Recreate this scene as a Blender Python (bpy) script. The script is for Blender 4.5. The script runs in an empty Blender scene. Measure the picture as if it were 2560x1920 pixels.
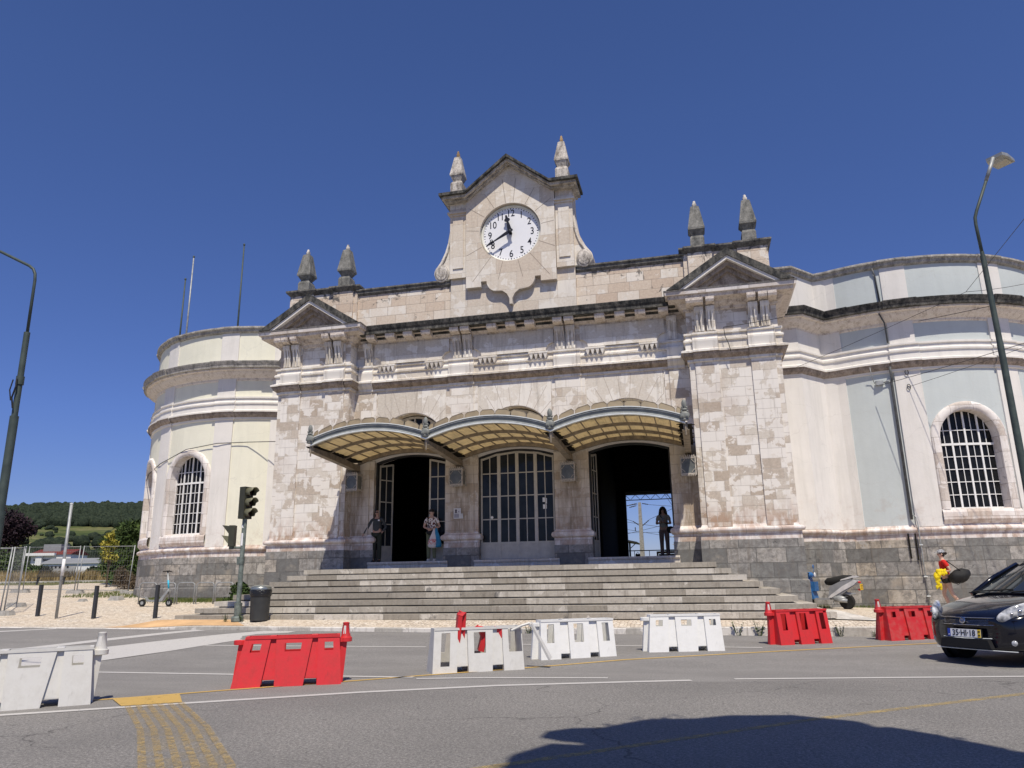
import bpy, bmesh, math, random
from mathutils import Vector, Matrix, noise as mnoise
PI = math.pi
rad = math.radians
sin, cos = math.sin, math.cos
random.seed(7)
SC = bpy.context.scene
COL = SC.collection

# ---------------------------------------------------------------- camera, sky, sun, exposure
cam_data = bpy.data.cameras.new('camera')
cam = bpy.data.objects.new('camera', cam_data)
COL.objects.link(cam)
YAW, PITCH, ROLL = 0.235979906, 0.254669627, -0.0158104
fw = Vector((-sin(YAW) * cos(PITCH), cos(YAW) * cos(PITCH), sin(PITCH)))
r0 = Vector((cos(YAW), sin(YAW), 0))
u0 = r0.cross(fw)
rv = r0 * cos(ROLL) + u0 * sin(ROLL)
uv_ = u0 * cos(ROLL) - r0 * sin(ROLL)
CP = Vector((5.63797, -23.77899, 1.3))
cam.matrix_world = Matrix(((rv.x, uv_.x, -fw.x, CP.x), (rv.y, uv_.y, -fw.y, CP.y), (rv.z, uv_.z, -fw.z, CP.z), (0, 0, 0, 1)))
cam_data.sensor_width = 36
cam_data.lens = 36 * 1883.0735 / 2560
cam_data.clip_start = 0.1
cam_data.clip_end = 6000
SC.camera = cam

LIGHT = Vector((-0.41, 1.0, -1.8)).normalized()      # direction the sunlight travels
SUN_EL = math.asin(-LIGHT.z)
SUN_AZ = math.atan2(-LIGHT.x, -LIGHT.y)
world = bpy.data.worlds.new('World')
SC.world = world
world.use_nodes = True
wn = world.node_tree.nodes
wn.clear()
sky = wn.new('ShaderNodeTexSky')
sky.sky_type = 'NISHITA'
sky.sun_disc = False
sky.sun_elevation = SUN_EL
sky.sun_rotation = SUN_AZ
sky.altitude = 1500
sky.air_density = 1.0
sky.dust_density = 0.0
sky.ozone_density = 3.0
wbg = wn.new('ShaderNodeBackground')
wbg.inputs['Strength'].default_value = 0.10
wout = wn.new('ShaderNodeOutputWorld')
tint = wn.new('ShaderNodeMixRGB'); tint.blend_type = 'MULTIPLY'; tint.inputs[0].default_value = 1.0
tint.inputs[2].default_value = (0.70, 0.80, 1.17, 1)
world.node_tree.links.new(sky.outputs['Color'], tint.inputs[1])
wtc = wn.new('ShaderNodeTexCoord'); wsep = wn.new('ShaderNodeSeparateXYZ'); wramp = wn.new('ShaderNodeValToRGB'); wmul = wn.new('ShaderNodeMixRGB')
wmul.blend_type = 'MULTIPLY'; wmul.inputs[0].default_value = 1.0
wramp.color_ramp.elements[0].position = 0.0; wramp.color_ramp.elements[0].color = (0.76, 0.64, 0.60, 1)
wramp.color_ramp.elements[1].position = 0.55; wramp.color_ramp.elements[1].color = (1.0, 1.0, 1.0, 1)
_e = wramp.color_ramp.elements.new(0.2); _e.color = (0.84, 0.82, 0.88, 1)
world.node_tree.links.new(wtc.outputs['Generated'], wsep.inputs[0])
world.node_tree.links.new(wsep.outputs[2], wramp.inputs[0])
world.node_tree.links.new(tint.outputs[0], wmul.inputs[1])
world.node_tree.links.new(wramp.outputs[0], wmul.inputs[2])
world.node_tree.links.new(wmul.outputs[0], wbg.inputs['Color'])
world.node_tree.links.new(wbg.outputs['Background'], wout.inputs['Surface'])
sun_data = bpy.data.lights.new('sun', 'SUN')
sun_data.energy = 4.8
sun_data.angle = rad(0.53)
sun_data.color = (1.0, 0.915, 0.775)
sun = bpy.data.objects.new('sun', sun_data)
COL.objects.link(sun)
sun.rotation_euler = LIGHT.to_track_quat('-Z', 'Y').to_euler()
SC.view_settings.view_transform = 'Standard'
SC.view_settings.look = 'None'
SC.view_settings.exposure = 0.0
SC.view_settings.gamma = 1.0

# ---------------------------------------------------------------- material helpers
class NT:
    def __init__(s, name, rough=0.85, spec=0.3):
        s.m = bpy.data.materials.new(name)
        s.m.use_nodes = True
        s.t = s.m.node_tree
        s.b = s.t.nodes['Principled BSDF']
        s.b.inputs['Roughness'].default_value = rough
        s.b.inputs['Specular IOR Level'].default_value = spec
        s._uv = None
    def put(s, inp, v):
        if hasattr(v, 'links') or isinstance(v, bpy.types.NodeSocket):
            s.t.links.new(v, inp)
        elif isinstance(v, (tuple, list)):
            inp.default_value = tuple(v) + ((1,) if len(v) == 3 and len(inp.default_value) == 4 else ())
        else:
            try: inp.default_value = v
            except TypeError: inp.default_value = (v,) * len(inp.default_value)
    def nd(s, typ, ins=None, **props):
        n = s.t.nodes.new('ShaderNode' + typ)
        for k, v in props.items(): setattr(n, k, v)
        for k, v in (ins or {}).items(): s.put(n.inputs[k], v)
        return n
    def uv(s):
        if s._uv is None: s._uv = s.nd('UVMap', uv_map='UVMap').outputs[0]
        return s._uv
    def obj(s): return s.nd('TexCoord').outputs['Object']
    def pos(s): return s.nd('NewGeometry').outputs['Position']
    def sc(s, vec, x, y=None, z=None):
        y = x if y is None else y; z = x if z is None else z
        return s.nd('VectorMath', {0: vec, 1: (x, y, z)}, operation='MULTIPLY').outputs[0]
    def noise(s, vec, scale, detail=4, rough=0.55, dist=0.0):
        return s.nd('TexNoise', {'Vector': vec, 'Scale': scale, 'Detail': detail, 'Roughness': rough, 'Distortion': dist}).outputs[0]
    def ramp(s, fac, stops, interp='LINEAR'):
        n = s.nd('ValToRGB', {0: fac})
        cr = n.color_ramp; cr.interpolation = interp
        while len(cr.elements) < len(stops): cr.elements.new(0.5)
        for e, (p, c) in zip(cr.elements, stops):
            e.position = p
            e.color = tuple(c) + (1,) if isinstance(c, (tuple, list)) else (c, c, c, 1)
        return n.outputs[0]
    def mix(s, fac, a, b, blend='MIX'):
        n = s.nd('MixRGB', {0: fac, 1: a, 2: b}, blend_type=blend)
        return n.outputs[0]
    def mth(s, op, a, b=0.0, clamp=False):
        return s.nd('Math', {0: a, 1: b}, operation=op, use_clamp=clamp).outputs[0]
    def zpos(s): return s.nd('SeparateXYZ', {0: s.pos()}).outputs[2]
    def rng(s, v, a, b, c=0.0, d=1.0):
        return s.nd('MapRange', {0: v, 1: a, 2: b, 3: c, 4: d}, clamp=True).outputs[0]
    def bump(s, h, strength=0.3, dist=0.02):
        n = s.nd('Bump', {'Height': h, 'Strength': strength, 'Distance': dist})
        s.t.links.new(n.outputs[0], s.b.inputs['Normal'])
    def col(s, c): s.put(s.b.inputs['Base Color'], c); return s.m

def plain(name, c, rough=0.6, spec=0.4, metal=0.0, var=0.12, scale=6.0):
    g = NT(name, rough, spec)
    g.b.inputs['Metallic'].default_value = metal
    n = g.noise(g.obj(), scale, 5, 0.6)
    d = tuple(max(0, x * (1 - var * 1.6)) for x in c); e = tuple(min(1, x * (1 + var)) for x in c)
    g.put(g.b.inputs['Roughness'], g.rng(n, 0.3, 0.7, rough * 0.9, min(1, rough * 1.15)))
    return g.col(g.ramp(n, [(0.3, d), (0.7, e)]))

def stone(name, bw, bh, cols, lime, lime_t, joint=(0.22, 0.18, 0.15), grime=0.3, black=0.0, rust=0.0, bumps=0.5, mort=0.008, zblack=None, jf=0.6, mottle=False, piers=False):
    g = NT(name, 0.88, 0.25)
    uv = g.uv()
    wob = g.nd('VectorMath', {0: uv, 1: g.sc(g.nd('TexNoise', {'Vector': uv, 'Scale': 3.0, 'Detail': 3}).outputs[1], 0.02)}, operation='ADD').outputs[0]
    br = g.nd('TexBrick', {'Vector': wob, 'Color1': (0, 0, 0), 'Color2': (1, 1, 1), 'Mortar': (0.5, 0.5, 0.5), 'Scale': 1.0, 'Mortar Size': mort,
                           'Mortar Smooth': 0.3, 'Bias': 0.0, 'Brick Width': bw, 'Row Height': bh}, offset=0.42, offset_frequency=2, squash=0.78, squash_frequency=3)
    rnd, mf = br.outputs[0], br.outputs[1]
    c = g.ramp(rnd, cols)
    n2 = g.noise(uv, 14, 8, 0.7)
    c = g.mix(0.35, c, g.ramp(n2, [(0.3, 0.25), (0.7, 0.75)]), 'OVERLAY')
    if mottle:
        c = g.mix(g.ramp(g.noise(uv, 4.5, 9, 0.75, .4), [(.42, 0.0), (.60, 0.75)]), c, (0.13, 0.125, 0.12))
        c = g.mix(g.ramp(g.noise(uv, 1.3, 7, 0.6), [(.55, 0.0), (.68, 0.5)]), c, (0.44, 0.38, 0.30))
    nl = g.noise(uv, 1.9, 9, 0.62, 0.35)
    lm = g.mth('ADD', nl, g.mth('MULTIPLY', rnd, 0.16))
    c = g.mix(g.ramp(lm, [(lime_t - 0.012, 0.0), (lime_t + 0.012, 0.85)]), c, lime)
    if rust:
        zz = g.rng(g.zpos(), 2.7, 3.5, 1.0, 0.0)
        r = g.mth('MULTIPLY', zz, g.ramp(g.noise(g.sc(uv, 3, 1.2, 1), 2.0, 5), [(0.40, 0.0), (0.6, 1.0)]))
        c = g.mix(g.mth('MULTIPLY', r, rust), c, (0.36, 0.20, 0.12))
        bl = g.ramp(g.noise(uv, 0.8, 4, 0.5), [(0.55, 0.0), (0.70, 1.0)])
        c = g.mix(g.mth('MULTIPLY', bl, 0.3), c, (0.34, 0.24, 0.18))
    st = g.noise(g.sc(uv, 3.5, 0.35, 1), 2.0, 7, 0.65)
    c = g.mix(g.ramp(st, [(0.52, 0.0), (0.78, grime)]), c, (0.17, 0.145, 0.12))
    if piers:   # old soot runs on the piers below the lantern brackets
        sx_, _, sz_ = g.nd('SeparateXYZ', {0: g.pos()}).outputs
        tot = None
        for xl in (-5.5, -1.85, 1.82, 5.45):
            m_ = g.rng(g.mth('ABSOLUTE', g.mth('SUBTRACT', sx_, xl)), .12, .50, 1.0, 0.0)
            tot = m_ if tot is None else g.mth('MAXIMUM', tot, m_)
        tot = g.mth('MULTIPLY', g.mth('MULTIPLY', tot, g.rng(sz_, 4.9, 4.4, 0.0, 1.0)), g.ramp(g.noise(g.sc(uv, 6, .7, 1), 1.5, 8, .7), [(.36, 0.0), (.62, .95)]))
        c = g.mix(tot, c, (0.15, 0.12, 0.09))
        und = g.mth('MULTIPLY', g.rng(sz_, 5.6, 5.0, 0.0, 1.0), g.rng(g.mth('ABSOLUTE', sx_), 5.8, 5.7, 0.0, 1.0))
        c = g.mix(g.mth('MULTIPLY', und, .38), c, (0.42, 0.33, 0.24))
    if black:
        bk = g.noise(uv, 2.3, 10, 0.72, 0.6)
        v = bk
        if zblack: v = g.mth('ADD', bk, g.rng(g.zpos(), zblack[0], zblack[1], 0.0, 0.12))
        c = g.mix(g.ramp(v, [(0.60, 0.0), (0.66, black)]), c, (0.075, 0.075, 0.075))
    c = g.mix(g.mth('MULTIPLY', mf, jf), c, joint)
    h = g.mth('ADD', g.mth('MULTIPLY', mf, -1.0), g.mth('MULTIPLY', n2, 0.5))
    g.bump(h, bumps, 0.012)
    return g.col(c)

def plaster(name, c, grime=0.35, dirt=(0.33, 0.33, 0.29)):
    g = NT(name, 0.9, 0.2)
    uv = g.uv()
    st = g.noise(g.sc(uv, 2.4, 0.22, 1), 1.6, 8, 0.66)
    a = g.mix(g.ramp(st, [(0.46, 0.0), (0.82, grime)]), c, dirt)
    n = g.noise(uv, 1.1, 8, 0.65)
    a = g.mix(g.ramp(n, [(0.35, 0.22), (0.62, 0.0)]), a, tuple(x * 0.72 for x in c))
    cr = g.nd('TexVoronoi', {'Vector': g.nd('VectorMath', {0: uv, 1: g.sc(g.nd('TexNoise', {'Vector': uv, 'Scale': 2.5, 'Detail': 5}).outputs[1], 0.45)}, operation='ADD').outputs[0], 'Scale': 0.55}, feature='DISTANCE_TO_EDGE').outputs[0]
    a = g.mix(g.ramp(cr, [(0.0, 0.22), (0.006, 0.0)]), a, (0.42, 0.41, 0.38))
    sp = g.noise(uv, 34, 5, 0.7)
    a = g.mix(g.ramp(sp, [(0.66, 0.0), (0.74, 0.3)]), a, (0.25, 0.24, 0.2))
    lo = g.mth('MULTIPLY', g.rng(g.zpos(), 2.8, 4.0, 1.0, 0.0), g.ramp(g.noise(uv, 2.4, 8, 0.7), [(0.5, 0.0), (0.68, 0.5)]))
    a = g.mix(lo, a, (0.42, 0.31, 0.25))
    g.bump(g.noise(uv, 9, 8, 0.7), 0.25, 0.02)
    return g.col(a)

M = {}
LC = [(0.0, (0.45, 0.38, 0.31)), (0.25, (0.53, 0.465, 0.395)), (0.5, (0.61, 0.56, 0.49)), (0.75, (0.69, 0.64, 0.575)), (1.0, (0.74, 0.705, 0.645))]
M['lime'] = stone('limestone_ashlar', 0.66, 0.30, LC, (0.775, 0.74, 0.69), 0.555, rust=0.8, piers=True, grime=0.25, jf=0.38)
M['lime_trim'] = stone('limestone_trim', 1.35, 3.0, [(0, (0.58, 0.53, 0.46)), (1, (0.74, 0.70, 0.64))], (0.78, 0.75, 0.70), 0.60, grime=0.55, mort=0.004)
M['attic'] = stone('limestone_attic', 0.72, 0.33, [(0, (0.56, 0.45, 0.355)), (0.3, (0.62, 0.52, 0.42)), (0.65, (0.68, 0.595, 0.50)), (1, (0.74, 0.68, 0.60))], (0.76, 0.71, 0.64), 0.68, grime=0.22, black=0.85, zblack=(10.9, 11.6), joint=(0.2, 0.15, 0.12))
M['gable'] = stone('limestone_gable', 1.6, 0.62, [(0, (0.58, 0.50, 0.415)), (0.5, (0.64, 0.58, 0.50)), (1, (0.70, 0.65, 0.58))], (0.74, 0.70, 0.64), 0.64, grime=0.3, mort=0.004)
M['white_course'] = stone('white_stone_course', 0.9, 0.5, [(0, (0.55, 0.48, 0.42)), (0.5, (0.69, 0.64, 0.6)), (1, (0.76, 0.72, 0.69))], (0.79, 0.75, 0.72), 0.6, grime=0.5, black=0.4, rust=0.5)
M['plinth'] = stone('grey_plinth_blocks', 0.78, 0.42, [(0, (0.155, 0.155, 0.15)), (0.3, (0.22, 0.22, 0.21)), (0.6, (0.31, 0.30, 0.285)), (0.85, (0.42, 0.395, 0.36)), (1, (0.47, 0.41, 0.33))], (0.45, 0.43, 0.40), 0.74, joint=(0.10, 0.10, 0.095), grime=0.85, bumps=1.0, mort=0.012, black=0.75, mottle=True)
def black_stone(name, light, dark, t0, t1):
    g = NT(name, 0.95, 0.15)
    p = g.pos()
    a = g.noise(g.sc(p, 3, 3, 1.3), 2.0, 10, 0.72)
    c = g.ramp(a, [(t0, dark), (t1, light)])
    b = g.noise(p, 22, 6, 0.7)
    c = g.mix(0.5, c, g.ramp(b, [(0.3, 0.2), (0.7, 0.8)]), 'OVERLAY')
    g.bump(b, 0.6, 0.03)
    return g.col(c)
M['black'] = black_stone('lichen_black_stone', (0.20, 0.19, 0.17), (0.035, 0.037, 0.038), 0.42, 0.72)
M['grey'] = black_stone('weathered_grey_stone', (0.50, 0.475, 0.435), (0.17, 0.165, 0.155), 0.34, 0.62)
M['capdark'] = black_stone('dark_weathered_cap', (0.26, 0.25, 0.225), (0.05, 0.05, 0.05), 0.36, 0.66)
M['bed'] = black_stone('stained_cream_moulding', (0.70, 0.64, 0.585), (0.40, 0.335, 0.28), 0.30, 0.50)
M['cove'] = black_stone('shaded_dirty_cove', (0.40, 0.34, 0.29), (0.15, 0.12, 0.10), 0.32, 0.58)  # brown dirt plus underside shade put into the colour of coves and pediment mouldings
M['obel'] = black_stone('weathered_obelisk_stone', (0.66, 0.62, 0.57), (0.15, 0.15, 0.145), 0.36, 0.56)
M['trim_dirty'] = black_stone('dirty_moulding_stone', (0.64, 0.575, 0.52), (0.24, 0.185, 0.145), 0.30, 0.50)
M['white'] = plaster('white_plaster', (0.76, 0.735, 0.70), 0.30)
M['yellow'] = plaster('pale_yellow_plaster', (0.80, 0.785, 0.66), 0.25, (0.46, 0.46, 0.38))
M['blue'] = plaster('pale_blue_plaster', (0.555, 0.60, 0.60), 0.25, (0.42, 0.46, 0.46))
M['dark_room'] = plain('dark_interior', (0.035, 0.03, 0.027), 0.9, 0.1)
M['frame'] = plain('cream_door_paint', (0.52, 0.49, 0.43), 0.5, 0.4, var=0.1)
M['wframe'] = plain('white_window_paint', (0.80, 0.80, 0.79), 0.5, 0.4, var=0.05)
def glass(name, tint, rough=0.08):
    g = NT(name, rough, 0.16)
    n = g.noise(g.pos(), 0.8, 3)
    g.bump(n, 0.06, 0.05)
    return g.col(g.ramp(g.noise(g.pos(), 2.5, 6), [(0.3, tint), (0.75, tuple(x * 1.9 + .004 for x in tint))]))
M['glass'] = glass('dark_window_glass', (0.007, 0.0075, 0.0085), .2)
M['iron'] = plain('dark_iron', (0.03, 0.03, 0.032), 0.5, 0.4)
M['rubber'] = plain('black_rubber', (0.018, 0.018, 0.018), 0.75, 0.3)

# ---------------------------------------------------------------- mesh helpers
class MB:
    def __init__(s): s.v = []; s.f = []; s.m = []; s.uv = []
    def add(s, vs, fs, mi=0, uvs=None):
        b = len(s.v); s.v += [tuple(x) for x in vs]
        for i, f in enumerate(fs):
            s.f.append([b + j for j in f]); s.m.append(mi)
            s.uv.append(uvs[i] if uvs else None)
    def box(s, x0, x1, y0, y1, z0, z1, mi=0):
        v = [(x, y, z) for x in (x0, x1) for y in (y0, y1) for z in (z0, z1)]
        s.add(v, [(0, 1, 3, 2), (4, 6, 7, 5), (0, 4, 5, 1), (2, 3, 7, 6), (0, 2, 6, 4), (1, 5, 7, 3)], mi)
    def frus(s, cx, cy, z0, z1, a0, b0, a1, b1, mi=0):   # box with different top and bottom half-sizes
        v = [(cx + sx * a0, cy + sy * b0, z0) for sx, sy in ((-1, -1), (1, -1), (1, 1), (-1, 1))] + [(cx + sx * a1, cy + sy * b1, z1) for sx, sy in ((-1, -1), (1, -1), (1, 1), (-1, 1))]
        s.add(v, [(3, 2, 1, 0), (4, 5, 6, 7), (0, 1, 5, 4), (1, 2, 6, 5), (2, 3, 7, 6), (3, 0, 4, 7)], mi)
    def prism(s, poly, d0, d1, ax='y', mi=0):            # poly 2D ccw; ax y: (x,z) extruded along y
        n = len(poly)
        def P(p, d):
            return (p[0], d, p[1]) if ax == 'y' else ((d, p[0], p[1]) if ax == 'x' else (p[0], p[1], d))
        v = [P(p, d0) for p in poly] + [P(p, d1) for p in poly]
        fs = [tuple(range(n)), tuple(range(2 * n - 1, n - 1, -1))] + [(i, i + n, (i + 1) % n + n, (i + 1) % n) for i in range(n)]
        s.add(v, fs, mi)
    def tube(s, pts, r, k=8, mi=0, cap=True):
        pts = [Vector(p) for p in pts]; n = len(pts)
        rs = r if isinstance(r, (list, tuple)) else [r] * n
        vs = []; prev = None
        for i, p in enumerate(pts):
            t = (pts[min(i + 1, n - 1)] - pts[max(i - 1, 0)]).normalized()
            if prev is None:
                a = Vector((0, 0, 1)) if abs(t.z) < .9 else Vector((1, 0, 0))
                e1 = t.cross(a).normalized()
            else:
                e1 = (prev - t * prev.dot(t)).normalized()
            prev = e1; e2 = t.cross(e1)
            for j in range(k):
                a = 2 * PI * j / k
                vs.append(p + (e1 * cos(a) + e2 * sin(a)) * rs[i])
        fs = [(i * k + j, i * k + (j + 1) % k, (i + 1) * k + (j + 1) % k, (i + 1) * k + j) for i in range(n - 1) for j in range(k)]
        if cap: fs += [tuple(range(k - 1, -1, -1)), tuple(range((n - 1) * k, n * k))]
        s.add(vs, fs, mi)
    def lathe(s, prof, c=(0, 0, 0), k=16, mi=0, axis='z'):
        vs = []
        for r_, z in prof:
            for j in range(k):
                a = 2 * PI * j / k
                q = (r_ * cos(a), r_ * sin(a), z)
                if axis == 'y': q = (q[0], q[2], q[1])
                if axis == 'x': q = (q[2], q[0], q[1])
                vs.append((c[0] + q[0], c[1] + q[1], c[2] + q[2]))
        n = len(prof)
        fs = [(i * k + j, i * k + (j + 1) % k, (i + 1) * k + (j + 1) % k, (i + 1) * k + j) for i in range(n - 1) for j in range(k)]
        fs += [tuple(range(k - 1, -1, -1)), tuple(range((n - 1) * k, n * k))]
        s.add(vs, fs, mi)
    def ell(s, c, r, k=12, n=8, mi=0, rot=None):
        vs = []
        for i in range(n + 1):
            t = PI * i / n
            for j in range(k):
                a = 2 * PI * j / k
                q = Vector((r[0] * sin(t) * cos(a), r[1] * sin(t) * sin(a), r[2] * cos(t)))
                if rot: q = rot @ q
                vs.append(Vector(c) + q)
        fs = [(i * k + j, (i + 1) * k + j, (i + 1) * k + (j + 1) % k, i * k + (j + 1) % k) for i in range(n) for j in range(k)]
        s.add(vs, fs, mi)
    def sweep(s, path, prof, mi=0, back=0.05, closed_back=True, uvscale=True, caps=True):
        # path: plan points left to right, outward on the right-hand side; prof: (off, z) bottom to top
        n = len(path); ns = []
        for i in range(n):
            d = []
            if i > 0: d.append(Vector((path[i][0] - path[i - 1][0], path[i][1] - path[i - 1][1])).normalized())
            if i < n - 1: d.append(Vector((path[i + 1][0] - path[i][0], path[i + 1][1] - path[i][1])).normalized())
            nn = [Vector((q.y, -q.x)) for q in d]
            ns.append(nn[0] if len(nn) == 1 else (nn[0] + nn[1]) / (1 + nn[0].dot(nn[1])))
        pr = list(prof)
        if closed_back: pr = pr + [(-back, pr[-1][1]), (-back, pr[0][1])]
        k = len(pr); vs = []; L = [0]
        for i in range(1, n): L.append(L[-1] + math.dist(path[i], path[i - 1]))
        for i, (p, nn) in enumerate(zip(path, ns)):
            for o_, z in pr: vs.append((p[0] + nn.x * o_, p[1] + nn.y * o_, z))
        fs = []; uvs = []
        kk = k if closed_back else k - 1
        for i in range(n - 1):
            for j in range(kk):
                j2 = (j + 1) % k
                fs.append((i * k + j, (i + 1) * k + j, (i + 1) * k + j2, i * k + j2))
                za, zb = pr[j][1], pr[j2][1]
                if abs(za - zb) < .02: zb = za + abs(pr[j][0] - pr[j2][0])
                uvs.append([(L[i], za), (L[i + 1], za), (L[i + 1], zb), (L[i], zb)])
        if caps and closed_back:
            fs += [tuple(range(k - 1, -1, -1)), tuple(range((n - 1) * k, n * k))]; uvs += [None, None]
        s.add(vs, fs, mi, uvs)
    def build(s, name, mats, parent=None, smooth=False, sx=1, uvo=(0, 0), loc=None, auto=None):
        me = bpy.data.meshes.new(name)
        vs = s.v if sx > 0 else [(-x, y, z) for x, y, z in s.v]
        fs = s.f if sx > 0 else [f[::-1] for f in s.f]
        if loc: vs = [(x - loc[0], y - loc[1], z - loc[2]) for x, y, z in vs]
        me.from_pydata(vs, [], fs)
        mats = mats if isinstance(mats, (list, tuple)) else [mats]
        for m_ in mats: me.materials.append(M[m_] if isinstance(m_, str) else m_)
        ul = me.uv_layers.new(name='UVMap').data
        for p in me.polygons:
            p.material_index = s.m[p.index]
            cu = s.uv[p.index]
            if cu is not None:
                cu = cu if sx > 0 else cu[::-1]
                for li, q in zip(p.loop_indices, cu): ul[li].uv = (q[0] * sx + uvo[0], q[1] + uvo[1])
            else:
                n = p.normal; ax = max(range(3), key=lambda i: abs(n[i]))
                for li in p.loop_indices:
                    c = vs[me.loops[li].vertex_index]
                    ul[li].uv = ((c[0] if ax == 1 else c[1]) + uvo[0], c[2] + uvo[1]) if ax != 2 else (c[0] + uvo[0], c[1] + uvo[1])
            if smooth: p.use_smooth = True
        me.update()
        o = bpy.data.objects.new(name, me)
        COL.objects.link(o)
        if parent: o.parent = parent
        if loc and not parent: o.location = loc
        if auto:
            bm = bmesh.new(); bm.from_mesh(me)
            bmesh.ops.remove_doubles(bm, verts=bm.verts, dist=1e-5)
            for e in bm.edges: e.smooth = not (len(e.link_faces) == 2 and e.calc_face_angle(0) > rad(auto))
            for f_ in bm.faces: f_.smooth = True
            bm.to_mesh(me); bm.free()
        return o

def split_build(mb, name, mats, parent=None, **k):
    """one part per connected piece of the mesh builder"""
    par = list(range(len(mb.v)))
    def find(i):
        while par[i] != i:
            par[i] = par[par[i]]; i = par[i]
        return i
    for f in mb.f:
        a = find(f[0])
        for j in f[1:]:
            b = find(j)
            if a != b: par[b] = a
    groups = {}
    for fi, f in enumerate(mb.f): groups.setdefault(find(f[0]), []).append(fi)
    out = []
    for fl in groups.values():
        m2 = MB(); mp = {}
        for fi in fl:
            nf = []
            for j in mb.f[fi]:
                if j not in mp: mp[j] = len(m2.v); m2.v.append(mb.v[j])
                nf.append(mp[j])
            m2.f.append(nf); m2.m.append(mb.m[fi]); m2.uv.append(mb.uv[fi])
        out.append(m2.build(name, mats, parent, **k))
    return out

def tag(o, label=None, cat=None, group=None, kind=None):
    if label: o['label'] = label
    if cat: o['category'] = cat
    if group: o['group'] = group
    if kind: o['kind'] = kind
    return o
def empty(name, loc=(0, 0, 0), label=None, cat=None, group=None, rz=0):
    o = bpy.data.objects.new(name, None); COL.objects.link(o)
    o.empty_display_size = 0.2
    o.location = loc; o.rotation_euler = (0, 0, rz)
    return tag(o, label, cat, group)
def kids(o): return [c for c in bpy.data.objects if c.parent == o]
def copy_tree(o, parent=None):
    c = o.copy(); COL.objects.link(c)
    if parent: c.parent = parent
    for ch in kids(o): copy_tree(ch, c)
    return c
def arc(cx, cz, r, a0, a1, n):
    return [(cx + r * cos(rad(a0 + (a1 - a0) * i / n)), cz + r * sin(rad(a0 + (a1 - a0) * i / n))) for i in range(n + 1)]
def curve_obj(name, pts, r, mat, parent=None):
    mb = MB(); mb.tube(pts, r, 6); return mb.build(name, mat, parent, smooth=True)
# ---------------------------------------------------------------- ground
def lerp(a, b, t): return a + (b - a) * t
def sstep(a, b, x):
    t = min(1, max(0, (x - a) / (b - a))); return t * t * (3 - 2 * t)
def interp(x, tab):
    if x <= tab[0][0]: return tab[0][1]
    for (a, va), (b, vb) in zip(tab, tab[1:]):
        if x <= b: return lerp(va, vb, (x - a) / (b - a))
    return tab[-1][1]
KY = -6.12
def road_z(x, y):
    kb = interp(x, [(-60, 0.3), (-14, 0.26), (-6, 0.19), (0, 0.13), (4, 0.10), (8, 0.06), (20, 0.03)])
    return kb * sstep(-12.5, KY, y)
def kerb_top(x):
    return road_z(x, KY) + interp(x, [(-12, 0.02), (-8.6, 0.02), (-7.2, 0.09), (2, 0.10), (6, 0.17), (9, 0.19)])
def plaza_z(x, y):
    d = -0.2262 * (x - 5.64) + 0.941 * (y + 23.8)
    zl = min(1.5, 0.36 + 0.059 * (d - 22.4))
    zr = interp(x, [(-8.5, 0.40), (0, 0.35), (8.5, 0.33), (10, 0.31), (11.3, 0.26), (13, 0.2), (17, 0.12)])
    w = sstep(-8.6, -11.0, x)
    z = lerp(zr, zl, w)
    return lerp(kerb_top(x), z, sstep(KY, KY + 1.15 + 1.2 * w, y))
def axis_grid(breaks):
    out = []
    for (a, b, st) in breaks:
        n = max(1, round((b - a) / st)); out += [a + (b - a) * i / n for i in range(n)]
    return out + [breaks[-1][1]]
def sheet(name, xs, ys, zf, mat, kind='structure', keep=None):
    mb = MB(); nx = len(xs)
    mb.v = [(x, y, zf(x, y)) for y in ys for x in xs]
    for j in range(len(ys) - 1):
        for i in range(nx - 1):
            if keep and not keep((xs[i] + xs[i + 1]) / 2, (ys[j] + ys[j + 1]) / 2): continue
            mb.f.append((j * nx + i, j * nx + i + 1, (j + 1) * nx + i + 1, (j + 1) * nx + i)); mb.m.append(0); mb.uv.append(None)
    o = mb.build(name, mat, smooth=True)
    return tag(o, kind=kind)

# asphalt
g = NT('asphalt', 0.85, 0.35)
p = g.pos()
a = g.noise(p, 140, 3, 0.8)
b_ = g.noise(g.sc(p, 1, 1, 1), 0.35, 6, 0.6)
a2 = g.noise(p, 38, 3, 0.8)
a = g.mth('ADD', g.mth('MULTIPLY', a, .55), g.mth('MULTIPLY', a2, .45))
c = g.ramp(a, [(0.36, (0.07, 0.067, 0.063)), (0.49, (0.18, 0.173, 0.163)), (0.62, (0.40, 0.38, 0.355))])
c = g.mix(g.ramp(b_, [(0.35, 0.30), (0.6, 0.0)]), c, (0.09, 0.088, 0.086))
sk = g.noise(g.sc(p, 1.3, 9, 1), 1.2, 6, 0.7)
c = g.mix(g.ramp(sk, [(0.62, 0.0), (0.72, 0.35)]), c, (0.05, 0.05, 0.05))
kk = g.noise(p, 5.5, 5, 0.6)
c = g.mix(g.ramp(kk, [(0.66, 0.0), (0.72, 0.6)]), c, (0.06, 0.058, 0.056))
vw = g.nd('VectorMath', {0: p, 1: g.sc(g.nd('TexNoise', {'Vector': p, 'Scale': 1.3, 'Detail': 6}).outputs[1], 1.1)}, operation='ADD').outputs[0]
crk = g.nd('TexVoronoi', {'Vector': vw, 'Scale': 0.33}, feature='DISTANCE_TO_EDGE').outputs[0]
c = g.mix(g.mth('MULTIPLY', g.ramp(crk, [(0.0, .75), (0.006, 0.0)]), g.ramp(g.noise(p, .3, 3), [(.45, 0.0), (.55, 1.0)])), c, (0.035, 0.033, 0.032))
g.bump(a, 0.5, 0.008)
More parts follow.
